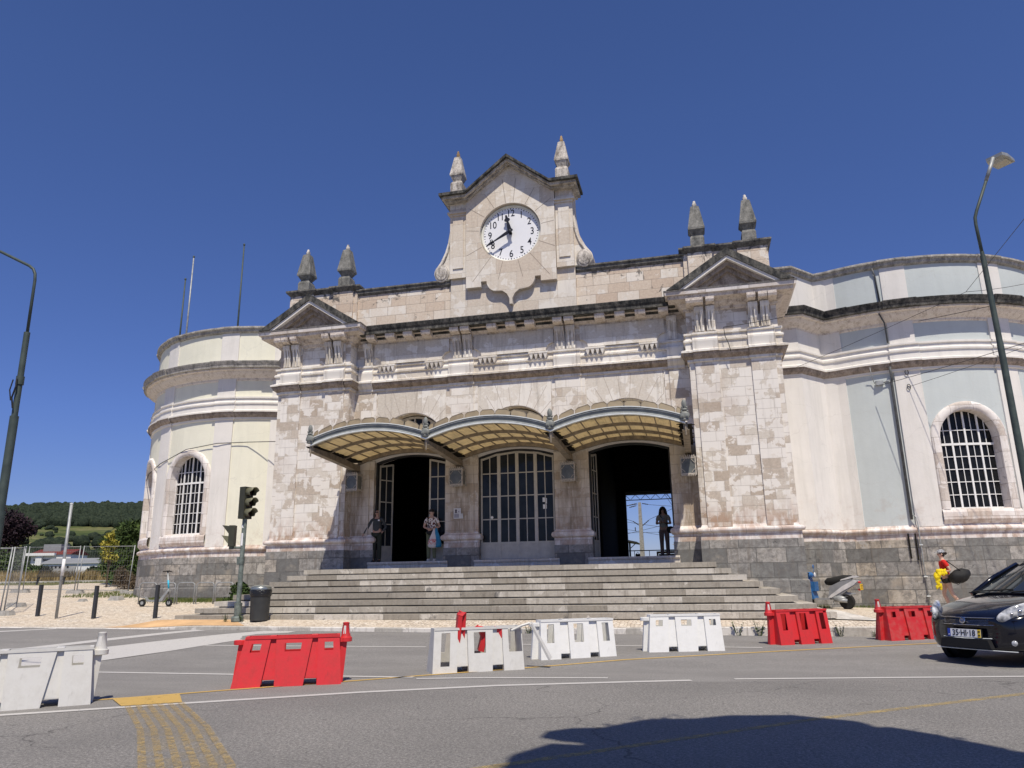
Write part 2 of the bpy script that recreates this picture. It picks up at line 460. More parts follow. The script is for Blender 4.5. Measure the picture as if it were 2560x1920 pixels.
M['asphalt'] = g.col(c)
# far half of the road is older and lighter
g = NT('asphalt_old', 0.88, 0.3)
p = g.pos()
a = g.noise(p, 150, 3, 0.8)
a2 = g.noise(p, 45, 3, 0.8)
a = g.mth('ADD', g.mth('MULTIPLY', a, .55), g.mth('MULTIPLY', a2, .45))
c = g.ramp(a, [(0.36, (0.11, 0.105, 0.10)), (0.49, (0.215, 0.207, 0.196)), (0.63, (0.38, 0.365, 0.345))])
c = g.mix(g.ramp(g.noise(g.sc(p, 1, 2.5, 1), 0.5, 7, 0.65), [(0.4, 0.28), (0.6, 0.0)]), c, (0.115, 0.11, 0.108))
c = g.mix(g.ramp(g.noise(p, 3.2, 5, 0.6), [(0.66, 0.0), (0.72, 0.45)]), c, (0.08, 0.078, 0.075))
g.bump(a, 0.4, 0.006)
M['asphalt_old'] = g.col(c)
# calcada cobbles
def cobble(name, cols, scale=11.0):
    g = NT(name, 0.85, 0.3)
    p = g.sc(g.pos(), 1, 1, 0)
    vc = g.nd('TexVoronoi', {'Vector': p, 'Scale': scale, 'Randomness': 0.55})
    ve = g.nd('TexVoronoi', {'Vector': p, 'Scale': scale, 'Randomness': 0.55}, feature='DISTANCE_TO_EDGE').outputs[0]
    r = g.nd('SeparateXYZ', {0: vc.outputs['Color']}).outputs[0]
    c = g.ramp(r, cols)
    c = g.mix(g.ramp(ve, [(0.03, 0.8), (0.09, 0.0)]), c, (0.26, 0.21, 0.16))
    n = g.noise(p, 0.55, 6, 0.6)
    c = g.mix(g.ramp(n, [(0.4, 0.0), (0.62, 0.5)]), c, (0.62, 0.51, 0.38))
    g.bump(g.ramp(ve, [(0.0, 0.0), (0.2, 1.0)]), 0.7, 0.02)
    return g.col(c)
M['cobble'] = cobble('calcada_cobbles', [(0, (0.46, 0.39, 0.31)), (0.4, (0.66, 0.58, 0.47)), (0.8, (0.74, 0.67, 0.56)), (1, (0.80, 0.74, 0.64))])
M['kerb'] = stone('kerb_stone', 1.1, 3.0, [(0, (0.40, 0.38, 0.34)), (1, (0.62, 0.59, 0.54))], (0.68, 0.65, 0.6), 0.6, grime=0.6, black=0.5)
M['tactile'] = plain('ochre_tactile_paving', (0.62, 0.40, 0.21), 0.85, 0.2, var=0.15, scale=2.0)
g = NT('dry_field', 0.95, 0.1)
p = g.pos()
c = g.ramp(g.noise(g.sc(p, 1, 1, 0), 0.25, 8, 0.65), [(0.35, (0.10, 0.12, 0.035)), (0.5, (0.26, 0.21, 0.09)), (0.65, (0.36, 0.28, 0.15))])
M['field'] = g.col(c)

xs = axis_grid([(-80, -20, 6), (-20, 14, 1.0), (14, 60, 6)])
sheet('road', xs, axis_grid([(-60, -22, 6), (-22, -13, 1.5), (-13, KY, 0.5)]), road_z, 'asphalt_old')
def pav_in(x, y):
    return not (-8.2 < x < 8.2 and y > -4.4) and not (x < -9 and -0.2262 * (x - 5.64) + 0.941 * (y + 23.8) > 41.3)
xs2 = axis_grid([(-60, -24, 4), (-24, -11, 1.0), (-11, 11, 0.5), (11, 18, 1), (18, 50, 8)])
sheet('pavement', xs2, axis_grid([(KY + .12, -3.4, 0.2), (-3.4, 5, 0.7), (5, 24, 2)]), plaza_z, 'cobble', keep=pav_in)
# kerb: a real step along the road
mb = MB()
kx = axis_grid([(-60, -20, 4), (-20, 20, 0.5), (20, 50, 5)])
def kr(x): return road_z(x, KY) - 0.05, kerb_top(x)
for x0, x1 in zip(kx, kx[1:]):
    (b0, t0), (b1, t1) = kr(x0), kr(x1)
    v = [(x0, KY - .0, b0), (x1, KY, b1), (x1, KY, t1 - .015), (x0, KY, t0 - .015), (x1, KY + .015, t1), (x0, KY + .015, t0), (x1, KY + .13, t1 + .003), (x0, KY + .13, t0 + .003)]
    mb.add(v, [(0, 1, 2, 3), (3, 2, 4, 5), (5, 4, 6, 7)])
tag(mb.build('kerb', 'kerb'), kind='structure')

# painted markings: thin sheets laid on the road
g = NT('worn_white_paint', 0.7, 0.3)
n = g.noise(g.pos(), 9, 7, 0.75); n2 = g.noise(g.pos(), 130, 2, 0.7)
c = g.mix(g.ramp(n2, [(0.35, 0.5), (0.6, 0.0)]), (0.56, 0.545, 0.52), (0.25, 0.24, 0.23))
al = g.ramp(g.mth('ADD', n, g.mth('MULTIPLY', n2, 0.35)), [(0.80, 1.0), (0.88, 0.12)])
g.put(g.b.inputs['Alpha'], al)
M['paint_w'] = g.col(c)
g = NT('worn_yellow_paint', 0.7, 0.3)
n = g.noise(g.pos(), 7, 7, 0.75); n2 = g.noise(g.pos(), 130, 2, 0.7)
c = g.mix(g.ramp(n2, [(0.35, 0.5), (0.6, 0.0)]), (0.60, 0.39, 0.10), (0.27, 0.21, 0.12))
g.put(g.b.inputs['Alpha'], g.ramp(g.mth('ADD', n, g.mth('MULTIPLY', n2, 0.35)), [(0.76, 0.95), (0.88, 0.1)]))
M['paint_y'] = g.col(c)
g = NT('scraped_yellow_paint', 0.8, 0.3)
p = g.pos()
n = g.noise(p, 14, 6, 0.7); n2 = g.noise(p, 90, 3, 0.8)
g.put(g.b.inputs['Alpha'], g.ramp(g.mth('ADD', g.mth('MULTIPLY', n, 0.9), g.mth('MULTIPLY', n2, 0.6)), [(0.62, 0.0), (0.92, 0.72)]))
M['paint_s'] = g.col((0.47, 0.34, 0.14))
def strip(name, pts, w, mat, lift=0.005):
    mb = MB(); L = []
    P = [Vector(p) for p in pts]
    dense = [P[0]]
    for a, b in zip(P, P[1:]):
        k = max(1, int((b - a).length / 0.5)); dense += [a.lerp(b, (i + 1) / k) for i in range(k)]
    for i, p in enumerate(dense):
        t = (dense[min(i + 1, len(dense) - 1)] - dense[max(0, i - 1)]).normalized(); n = Vector((-t.y, t.x)) * w / 2
        for q in (p - n, p + n): L.append((q.x, q.y, road_z(q.x, q.y) + lift))
    mb.add(L, [(2 * i, 2 * i + 1, 2 * i + 3, 2 * i + 2) for i in range(len(dense) - 1)])
    return tag(mb.build(name, mat), kind='structure')
def patch(name, pts, mat, lift=0.006):
    mb = MB(); mb.add([(x, y, road_z(x, y) + lift) for x, y in pts], [tuple(range(len(pts)))])
    return tag(mb.build(name, mat), kind='structure')
YL = [(-1.75, -15.9), (-1.1, -15.4), (-0.4, -14.75), (0.93, -13.62), (1.9, -12.75), (3.0, -11.85), (4.3, -10.76), (6.1, -9.72), (8.2, -8.5), (10.0, -7.5), (13, -6.9)]
WL = [(-5.5, -19.9), (-1.65, -16.73), (-0.2, -15.75), (1.47, -14.66), (3.0, -13.87), (4.56, -13.34), (5.4, -13.08)]
strip('yellow_line', YL, 0.09, 'paint_y')
strip('white_line', WL, 0.13, 'paint_w')
strip('white_line', [(5.95, -12.88), (9.55, -12.22), (14, -11.5), (22, -10.3)], 0.11, 'paint_w')
strip('white_line', [(1.7, -13.32), (2.6, -13.12), (4.3, -12.95)], 0.10, 'paint_w')
g = NT('faded_yellow_paint', 0.7, 0.3)
n = g.noise(g.pos(), 7, 7, 0.75); n2 = g.noise(g.pos(), 90, 3, 0.75)
g.put(g.b.inputs['Alpha'], g.ramp(g.mth('ADD', n, g.mth('MULTIPLY', n2, 0.7)), [(0.72, 0.8), (0.98, 0.1)]))
M['paint_y2'] = g.col((0.47, 0.355, 0.15))
strip('yellow_line', [(2.2, -19.8), (4.05, -18.07), (6.6, -15.72), (8.97, -13.83), (13, -11.3)], 0.10, 'paint_y2')
patch('yellow_patch', [(-1.24, -15.62), (-0.70, -15.13), (-0.24, -15.70), (-0.76, -16.05)], 'paint_y', 0.011)
g = NT('paint_haze', 0.8, 0.3); p = g.pos()
g.put(g.b.inputs['Alpha'], g.ramp(g.mth('ADD', g.mth('MULTIPLY', g.noise(p, 4, 6, .7), .8), g.mth('MULTIPLY', g.noise(p, 90, 3, .8), .6)), [(0.62, 0.0), (0.95, 0.4)])); M['paint_h'] = g.col((.45, .34, .16))
patch('scraped_paint', [(-0.75, -16.02), (-0.24, -15.66), (1.0, -17.0), (2.2, -18.35), (2.9, -19.6), (2.2, -19.8), (1.5, -18.55), (.4, -17.2)], 'paint_h', .0085)
for k in range(6):
    t = k / 5; a = (lerp(-.72, -.27, t), lerp(-16.0, -15.70, t)); b = (lerp(1.55, 2.15, t), lerp(-18.55, -18.35, t)); m_ = (lerp(a[0], b[0], .5) + .05, lerp(a[1], b[1], .5) + .03)
    strip('scraped_paint', [a, m_, b, (b[0] + .75, b[1] - 1.2)], .06, 'paint_s', .0105 + .0004 * k)
strip('white_line', [(-9, -13.06), (-3.7, -13.12), (0.8, -13.18), (1.6, -13.18)], 0.12, 'paint_w')
strip('white_line', [(-4.6, -9.31), (-1.5, -9.25), (0.32, -9.18)], 0.10, 'paint_w')
strip('white_line', [(1.7, -8.6), (6.6, -8.75)], 0.10, 'paint_w')
mb = MB(); U_ = [(-7.3, -11.5), (-6.59, -9.89), (-5.95, -8.5), (-5.38, -7.23), (-4.95, -6.3)]; V_ = [(-5.35, -13.2), (-4.96, -11.71), (-4.62, -10.2), (-4.35, -8.76), (-4.05, -6.3)]
mb.add([(x, y, road_z(x, y) + .006) for a in zip(U_, V_) for x, y in a], [(2 * i, 2 * i + 1, 2 * i + 3, 2 * i + 2) for i in range(4)]); tag(mb.build('crossing_bar', 'paint_w'), kind='structure')
strip('crossing_bar', [(-9.2, -12.2), (-8.3, -10.5), (-7.3, -8.0), (-6.75, -6.25)], 0.45, 'paint_w')
strip('crossing_bar', [(-13.2, -8.9), (-11.9, -7.23), (-11.1, -6.3)], 0.32, 'paint_w')
patch('asphalt_patch', [(-5.6, -15.1), (-3.3, -13.9), (-2.75, -14.25), (-2.9, -14.8), (-3.6, -15.6)], 'asphalt', 0.004)
# darker newer carriageway this side of the white line
nr = [(p[0] - 0.05, p[1] - 0.16) for p in WL] + [(9.55, -12.45), (14, -11.75), (24, -10.4)]
mb = MB(); vs = []
for x, y in nr: vs += [(x, y, 0.003), (x + 6, -44, 0.003)]
mb.add([(-22, -30, .003), (-22, -44, .003)] + vs, [(2 * i, 2 * i + 1, 2 * i + 3, 2 * i + 2) for i in range(len(nr))])
tag(mb.build('carriageway', 'asphalt'), kind='structure')
# ochre dropped-kerb paving
mb = MB(); pts = [(-9.6, KY + .14), (-5.6, KY + .14), (-6.3, -5.15), (-9.2, -5.15)]
nx = 10; vs = []
for i in range(nx + 1):
    a = lerp(-9.9, -5.7, i / nx); b2 = lerp(-9.0, -6.6, i / nx)
    for k in range(4):
        t = k / 3; x = lerp(a, b2, t); y = lerp(KY + .14, -5.1, t); vs.append((x, y, plaza_z(x, y) + .006))
mb.add(vs, [(i * 4 + k, (i + 1) * 4 + k, (i + 1) * 4 + k + 1, i * 4 + k + 1) for i in range(nx) for k in range(3)])
tag(mb.build('tactile_paving', 'tactile'), kind='structure')
# ground behind, out to the horizon
def far_z(x, y):
    return 1.46 if y > 24 or x < -40 else 1.3
mb = MB()
mb.add([(-3000, 23.9, 1.40), (3000, 23.9, 1.40), (3000, 3000, 1.40), (-3000, 3000, 1.40)], [(0, 1, 2, 3)])
mb.add([(-3000, -60, 0.25), (-59.9, -60, 0.25), (-59.9, 24, 1.4), (-3000, 24, 1.4)], [(0, 1, 2, 3)])
mb.add([(49.9, -60, 0.05), (3000, -60, 0.05), (3000, 24, 1.35), (49.9, 24, 1.35)], [(0, 1, 2, 3)])
mb.add([(-3000, -3000, -.02), (3000, -3000, -.02), (3000, -59.9, -.02), (-3000, -59.9, -.02)], [(0, 1, 2, 3)])
tag(mb.build('ground', 'field'), kind='structure')
# ---------------------------------------------------------------- the station building
ST = empty('station_building', (0, 0, 0), 'white and pink stone railway station with clock gable, two pedimented pavilions and rounded plaster wings', 'building')
CX, CYD, RD = 13.24, 8.24, 5.77
def dpt(th, off=0.0):
    r = RD + off; t = rad(th)
    return (CX + r * sin(t), CYD - r * cos(t))
def DM(u, off, z):     # drum mapping, u = arc length in metres
    x, y = dpt(math.degrees(u / RD), off); return (x, y, z)
def dpath(t0, t1, st=2.0):
    n = max(1, math.ceil((t1 - t0) / st)); return [dpt(lerp(t0, t1, i / n)) for i in range(n + 1)]
SEG = [(8.46, 2.2), (9.35, 2.2), (10.2, 3.2)]
WP = SEG + dpath(-27, 152, 3)
PAV = [(5.74, 0.0), (5.74, -0.55), (8.46, -0.55), (8.46, 2.2)]
U = lambda th: rad(th) * RD
WINS = [(9.8, 3.25), (43.0, 3.25), (76, 3.25)]
HW, SILL, SPR = 0.905, 3.25, 5.46
PILS = [(-9.5, -1.9), (22.0, 30.0), (55, 63), (88, 96)]
def archz(u, uc, hw, spr, rise=None):
    t = max(0.0, 1 - ((u - uc) / hw) ** 2); return spr + (rise or hw) * math.sqrt(t)
def tess_plate(mb, outer, holes, d0, d1, mi=0, back=False):
    # plate in the x,z plane from y=d0 (front) to d1
    from mathutils.geometry import tessellate_polygon
    loops = [outer] + holes
    flat = [p for l in loops for p in l]
    tris = tessellate_polygon([[Vector((p[0], p[1], 0)) for p in l] for l in loops])
    n = len(flat)
    mb.add([(p[0], d0, p[1]) for p in flat], [tuple(t) for t in tris], mi, [[flat[i] for i in t] for t in tris])
    if back: mb.add([(p[0], d1, p[1]) for p in flat], [tuple(t) for t in tris], mi)
    for l in loops:
        k = len(l); mb.add([(p[0], d0, p[1]) for p in l] + [(p[0], d1, p[1]) for p in l], [(i, (i + 1) % k, (i + 1) % k + k, i + k) for i in range(k)], mi)

def wing(sx, body):
    s = dict(sx=sx, parent=ST, uvo=(0 if sx > 0 else 3.3, 0))
    # grey plinth, white course, base roll
    def sw(name, path, prof, mat, smooth=None, **k):
        mb = MB(); mb.sweep(path, prof, **k); return mb.build(name, mat, auto=smooth, **s)
    full = PAV + WP[1:]
    sw('plinth', full, [(0.10, -0.4), (0.10, 1.18), (0.06, 1.2), (0.06, 2.34)], 'plinth')
    mb = MB(); mb.sweep(full, [(0.045, 2.34), (0.045, 2.555)]); mb.build('base_course', 'white_course', **s)
    roll = [(0.03, 2.555)] + [(0.06 + 0.085 * cos(rad(a)), 2.63 + 0.075 * sin(rad(a))) for a in range(-80, 81, 20)] + [(0.03, 2.71), (0.0, 2.78)]
    sw('base_roll', full, roll, 'white_course', 40)
    # coloured wall of the drum with arched openings
    mb = MB()
    brk = []
    edges = [U(-27)]
    for th, _ in WINS: edges += [U(th) - HW, U(th) + HW]
    edges.append(U(152))
    z0, z1 = 2.72, 10.0
    for i in range(len(edges) - 1):
        a, b = edges[i], edges[i + 1]
        if i % 2 == 0:
            n = max(1, math.ceil((b - a) / 0.2))
            for k in range(n):
                p, q = lerp(a, b, k / n), lerp(a, b, (k + 1) / n)
                mb.add([DM(p, 0, z0), DM(q, 0, z0), DM(q, 0, z1), DM(p, 0, z1)], [(0, 1, 2, 3)], 0, [[(p, z0), (q, z0), (q, z1), (p, z1)]])
        else:
            uc = (a + b) / 2; n = 28
            us = [uc - HW * cos(PI * k / n) for k in range(n + 1)]
            for p, q in zip(us, us[1:]):
                zp, zq = archz(p, uc, HW, SPR), archz(q, uc, HW, SPR)
                mb.add([DM(p, 0, z0), DM(q, 0, z0), DM(q, 0, SILL), DM(p, 0, SILL)], [(0, 1, 2, 3)], 0, [[(p, z0), (q, z0), (q, SILL), (p, SILL)]])
                mb.add([DM(p, 0, zp), DM(q, 0, zq), DM(q, 0, z1), DM(p, 0, z1)], [(0, 1, 2, 3)], 0, [[(p, zp), (q, zq), (q, z1), (p, z1)]])
    mb.build('drum_wall', body, **s)
    # white pilasters and the white canted corner
    mb = MB(); corner = SEG + dpath(-27, -24.2, 1)
    mb.sweep(corner, [(0.04, 2.72), (0.04, 9.46)]); mb.sweep(corner, [(0.02, 10.0), (0.02, 11.5)]); mb.build('corner_wall', 'white', **s)
    for t0, t1 in PILS:
        mb = MB(); pp = dpath(t0, t1, 1.5)
        mb.sweep(pp, [(0.055, 2.72), (0.055, 9.46)]); mb.sweep(pp, [(0.04, 10.0), (0.04, 11.5)])
        mb.build('pilaster', 'white', **s)
    # parapet panels
    sw('parapet', dpath(-26, 152, 3), [(0.0, 10.0), (0.0, 11.5)], body)
    mb = MB()
    for (a, b) in [((8.3, 2.2), None)]:
        pass
    # string cornice with ressauts over the pilasters
    STR = [(0.0, 7.74), (0.05, 7.76), (0.05, 7.83), (0.07, 7.86), (0.12, 7.90), (0.17, 7.97), (0.18, 8.02), (0.22, 8.03), (0.22, 8.09), (0.08, 8.15), (0.08, 8.36), (0.13, 8.39), (0.13, 8.45), (0.06, 8.50), (0.06, 8.60), (0.11, 8.62), (0.11, 8.68), (0.0, 8.70)]
    sw('string_cornice', WP, STR, 'white', 35)
    for t0, t1 in PILS[:3]: sw('string_cornice_break', dpath(t0 - .6, t1 + .6, 1.5), [(o_ + .055, z - .002 if z < 8 else z + .003) for o_, z in STR], 'white', 35)
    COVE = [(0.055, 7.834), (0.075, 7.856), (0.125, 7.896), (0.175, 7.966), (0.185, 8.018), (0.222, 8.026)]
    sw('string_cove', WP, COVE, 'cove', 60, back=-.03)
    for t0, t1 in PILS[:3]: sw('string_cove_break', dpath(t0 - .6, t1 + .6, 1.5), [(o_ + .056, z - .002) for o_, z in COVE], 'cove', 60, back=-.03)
    BED = [(0.0, 9.36), (0.04, 9.40), (0.05, 9.46), (0.10, 9.50), (0.20, 9.56), (0.30, 9.66), (0.33, 9.72), (0.44, 9.74), (0.44, 9.80)]
    COR = [(0.40, 9.80), (0.52, 9.81), (0.53, 9.92), (0.58, 9.98), (0.60, 10.06), (0.30, 10.09), (0.0, 10.12)]
    sw('cornice_bed', WP, BED, 'bed', 35)
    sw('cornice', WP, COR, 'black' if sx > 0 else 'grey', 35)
    for t0, t1 in PILS[:3]:
        sw('cornice_break', dpath(t0 - .8, t1 + .8, 1.5), [(o_ + .05 if o_ > .2 else o_, z + .004) for o_, z in COR], 'black' if sx > 0 else 'grey', 35)
    sw('cornice_break', dpath(-27, -20, 2), [(o_ + .05 if o_ > .2 else o_, z + .004) for o_, z in COR], 'black' if sx > 0 else 'grey', 35)
    CAP = [(0.02, 11.42), (0.10, 11.47), (0.12, 11.56), (0.18, 11.60), (0.18, 11.66), (0.12, 11.69), (-0.25, 11.71)]
    sw('parapet_cap', WP, CAP, 'grey', 35, back=0.3)
    for t0, t1 in PILS[:3]: sw('parapet_cap_break', dpath(t0 - .4, t1 + .4, 1.5), [(o_ + .03, z + .003) for o_, z in CAP], 'grey', 35, back=0.3)
    # roof deck and rear body
    mb = MB(); ring = [(p[0], p[1]) for p in WP] + [(8.46, 13.0)]
    mb.add([(x, y, 11.0) for x, y in ring], [tuple(range(len(ring)))])
    mb.build('roof', 'grey', **s)
    # arched windows
    for wi, (th, _) in enumerate(WINS[:2]):
        uc = U(th)
        W = empty('window'); W.parent = ST
        ss = dict(s); ss['parent'] = W
        out = [(uc - HW, SILL)] + [(uc - HW * cos(PI * k / 28), SPR + HW * sin(PI * k / 28)) for k in range(29)] + [(uc + HW, SILL)]
        mb = MB()
        for (a, b) in list(zip(out, out[1:])) + [(out[-1], out[0])]:
            mb.add([DM(a[0], 0.0, a[1]), DM(b[0], 0.0, b[1]), DM(b[0], -0.36, b[1]), DM(a[0], -0.36, a[1])], [(0, 1, 2, 3)])
        # projecting surround
        sw_ = 0.27
        def oo(k_):   # outer ring
            return [(uc - HW - k_, SILL - 0.03)] + [(uc - (HW + k_) * cos(PI * k / 28), SPR + (HW + k_) * sin(PI * k / 28)) for k in range(29)] + [(uc + HW + k_, SILL - 0.03)]
        rings = [(0.0, 0.0), (0.0, 0.05), (0.06, 0.10), (0.20, 0.10), (0.26, 0.06), (0.27, 0.0)]
        ls = []
        for k_, of in rings:
            o_ = oo(k_)
            if k_ == 0: o_ = [(uc - HW, SILL - .03)] + out[1:-1] + [(uc + HW, SILL - .03)]
            ls.append([DM(u_, of, z_) for u_, z_ in o_])
        n = len(ls[0]); mb.add([q for l in ls for q in l], [(j * n + i, j * n + i + 1, (j + 1) * n + i + 1, (j + 1) * n + i) for j in range(len(ls) - 1) for i in range(n - 1)])
        mb.build('surround', 'white_course', auto=50, **ss)
        mb = MB(); nn = 10
        pr_ = [(-.36, SILL + .02), (0.0, SILL), (0.09, SILL - .04), (0.13, SILL - .12), (0.13, SILL - .34), (0.06, SILL - .42), (0.0, SILL - .48)]
        vs = []
        for i in range(nn + 1):
            uu = lerp(uc - HW - .27, uc + HW + .27, i / nn); vs += [DM(uu, o_, z_) for o_, z_ in pr_]
        k = len(pr_); mb.add(vs, [(i * k + j, (i + 1) * k + j, (i + 1) * k + j + 1, i * k + j + 1) for i in range(nn) for j in range(k - 1)])
        mb.build('sill', 'white_course', **ss)
        def bar(mb, ua, ub, za, zb, o0, o1):
            mb.add([DM(u_, o_, z_) for u_ in (ua, ub) for o_ in (o0, o1) for z_ in (za, zb)], [(0, 1, 3, 2), (4, 6, 7, 5), (0, 4, 5, 1), (2, 3, 7, 6), (0, 2, 6, 4), (1, 5, 7, 3)])
        mb = MB()
        for k in range(1, 8):
            uu = uc - HW + 2 * HW * k / 8; w = 0.030 if k % 2 == 0 else 0.011
            bar(mb, uu - w, uu + w, SILL, archz(uu, uc, HW, SPR) - .01, -0.30, -0.265 if k % 2 == 0 else -0.28)
        for j in range(8):
            zz = SILL + 0.035 + 0.402 * j
            if j == 6: zz = SILL + .035 + .402 * 6 + .05
            if j == 7: continue
            hw = HW if zz < SPR else HW * math.sqrt(max(0, 1 - ((zz - SPR) / HW) ** 2))
            w = 0.036 if j == 5 else 0.012
            for q in range(6):
                bar(mb, lerp(uc - hw, uc + hw, q / 6), lerp(uc - hw, uc + hw, (q + 1) / 6), zz - w, zz + w, -0.295, -0.26 if j == 5 else -0.275)
        if sx < 0:
            o2 = [(uc + (x - uc) * .97, z if z <= SILL else SPR + (z - SPR) * .97 if z > SPR else z) for x, z in out]
            for (a, b, a2, b2) in zip(out, out[1:], o2, o2[1:]):
                mb.add([DM(a[0], -.24, a[1]), DM(b[0], -.24, b[1]), DM(b2[0], -.24, b2[1]), DM(a2[0], -.24, a2[1])], [(0, 1, 2, 3)])
        mb.build('frame', 'wframe', **ss)
        mb = MB(); us = [uc - HW * cos(PI * k / 20) for k in range(21)]
        for p_, q_ in zip(us, us[1:]):
            mb.add([DM(p_, -.31, SILL), DM(q_, -.31, SILL), DM(q_, -.31, archz(q_, uc, HW, SPR)), DM(p_, -.31, archz(p_, uc, HW, SPR))], [(0, 1, 2, 3)])
        mb.build('pane', 'glass', **ss)
    return STR

STR = wing(1, 'blue')
wing(-1, 'yellow')

g = NT('mortar', .95, .1); M['mortar'] = g.col((.24, .19, .155)); g = NT('pale_mortar', .95, .1); M['mortar2'] = g.col((.40, .34, .29))
# ---- central block: wall with three round-headed bays
BAY = [-3.66, 0.0, 3.66]; DH = 1.28; SPRM = 5.62; FLZ = 1.93
outer = [(-5.9, 1.2)]
for c in BAY:
    outer += [(c - DH, 1.2)] + [(c - DH * cos(PI * k / 28), SPRM + DH * sin(PI * k / 28)) for k in range(29)] + [(c + DH, 1.2)]
outer += [(5.9, 1.2), (5.9, 10.0), (-5.9, 10.0)]
mb = MB(); tess_plate(mb, outer, [], 0.0, 0.6, back=True)
mb.build('main_wall', 'lime', ST)
# pilaster strips of the upper wall and piers between the doors
mb = MB()
for a, b, o1, z0, z1 in [(1.27, 2.39, .03, 2.78, 7.74), (1.41, 2.25, .07, 2.78, 7.74), (-2.39, -1.27, .03, 2.78, 7.74), (-2.25, -1.41, .07, 2.78, 7.74),
                         (4.94, 5.80, .03, 2.78, 7.74), (5.10, 5.80, .07, 2.78, 7.74), (-5.80, -4.94, .03, 2.78, 7.74), (-5.80, -5.10, .07, 2.78, 7.74)]:
    mb.box(a, b, -o1, 0.02 if o1 < .05 else -.02, z0, z1)
split_build(mb, 'pilaster', 'lime', ST, uvo=(.21, .1))
for sx in (1, -1):
    mb = MB()
    mb.box(5.74, 8.46, -0.55, 2.6, 2.70, 10.0)
    mb.build('pavilion_wall', 'lime', ST, sx=sx, uvo=(.3, 0))
    mb = MB()
    for a, b in ((5.92, 6.62), (7.58, 8.30)):
        mb.box(a, b, -0.60, -0.54, 2.72, 7.74)
        mb.box(a, b, -0.60, -0.54, 8.70, 9.44)
    split_build(mb, 'pilaster', 'lime', ST, sx=sx, uvo=(.11, .14))
# fields of radial stones over the three arches
for c in BAY:
    hw_ = 1.25
    arch_ = [(c - hw_, SPRM + .3)] + [(c - 1.30 * cos(rad(a)), SPRM + 1.30 * sin(rad(a))) for a in range(18, 163, 6)] + [(c + hw_, SPRM + .3)]
    mb = MB(); tess_plate(mb, arch_ + [(c + hw_, 7.74), (c - hw_, 7.74)], [], -.014, .0); mb.build('arch_stones', 'lime_trim', ST, uvo=(c * .37, .2))
    mb = MB()
    for k, a in enumerate(range(24, 157, 12)):
        d = Vector((cos(rad(a)), sin(rad(a)))); L = min(1.24 / max(.001, abs(d.x)), (7.73 - SPRM) / d.y, 1.95 + .25 * (k % 2)); n = Vector((-d.y, d.x)) * .006
        if L < 1.4: continue
        pp = [Vector((c, SPRM)) + d * r_ + n * q for r_, q in ((1.31, 1), (1.31, -1), (L, -1), (L, 1))]; mb.add([(q.x, -.0165, q.y) for q in pp], [(0, 1, 2, 3)])
    mb.build('arch_joints', 'mortar2', ST)
# pier bases
mb = MB(); mb2 = MB(); mb3 = MB()
for c in (-1.83, 1.83, -5.35, 5.35):
    h = .555 if abs(c) < 3 else 0.42
    a, b = c - h, c + h
    if c > 3: b = 5.76
    if c < -3: a = -5.76
    path = [(a, 0.3), (a, -0.06), (b, -0.06), (b, 0.3)]
    mb.sweep(path, [(0.03, 2.56)] + [(0.05 + 0.07 * cos(rad(t)), 2.66 + 0.09 * sin(rad(t))) for t in range(-80, 81, 20)] + [(0.02, 2.78), (0.0, 2.83)])
    mb2.sweep(path, [(0.03, 2.34), (0.03, 2.56)])
    mb3.sweep(path, [(0.05, 1.3), (0.05, 2.34)])
split_build(mb, 'pier_base_roll', 'white_course', ST, auto=40); split_build(mb2, 'pier_base_course', 'white_course', ST); split_build(mb3, 'pier_plinth', 'plinth', ST)
# string cornice round the whole block
full = [(-x, y) for x, y in PAV[::-1]] + PAV
mb = MB(); mb.sweep(full, STR); mb.build('string_cornice', 'lime_trim', ST)
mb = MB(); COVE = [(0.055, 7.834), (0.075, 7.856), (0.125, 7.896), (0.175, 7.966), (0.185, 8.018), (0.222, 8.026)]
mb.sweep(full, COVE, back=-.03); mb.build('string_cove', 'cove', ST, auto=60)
mb = MB()
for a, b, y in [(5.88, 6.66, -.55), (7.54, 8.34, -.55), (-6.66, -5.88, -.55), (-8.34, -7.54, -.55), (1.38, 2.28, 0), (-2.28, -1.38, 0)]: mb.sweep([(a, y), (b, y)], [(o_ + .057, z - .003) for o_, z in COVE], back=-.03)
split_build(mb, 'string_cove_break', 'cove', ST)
mb = MB()
S2 = [(o_ + .055, z - .003 if z < 8 else z + .003) for o_, z in STR]
for a, b, y in [(5.88, 6.66, -.55), (7.54, 8.34, -.55), (-6.66, -5.88, -.55), (-8.34, -7.54, -.55), (1.38, 2.28, 0), (-2.28, -1.38, 0), (5.07, 5.6, 0), (-5.6, -5.07, 0)]:
    mb.sweep([(a, y), (b, y)], [(o_, z) for o_, z in S2 if z < 8.16 or z > 8.37])
split_build(mb, 'string_cornice_break', 'lime_trim', ST)
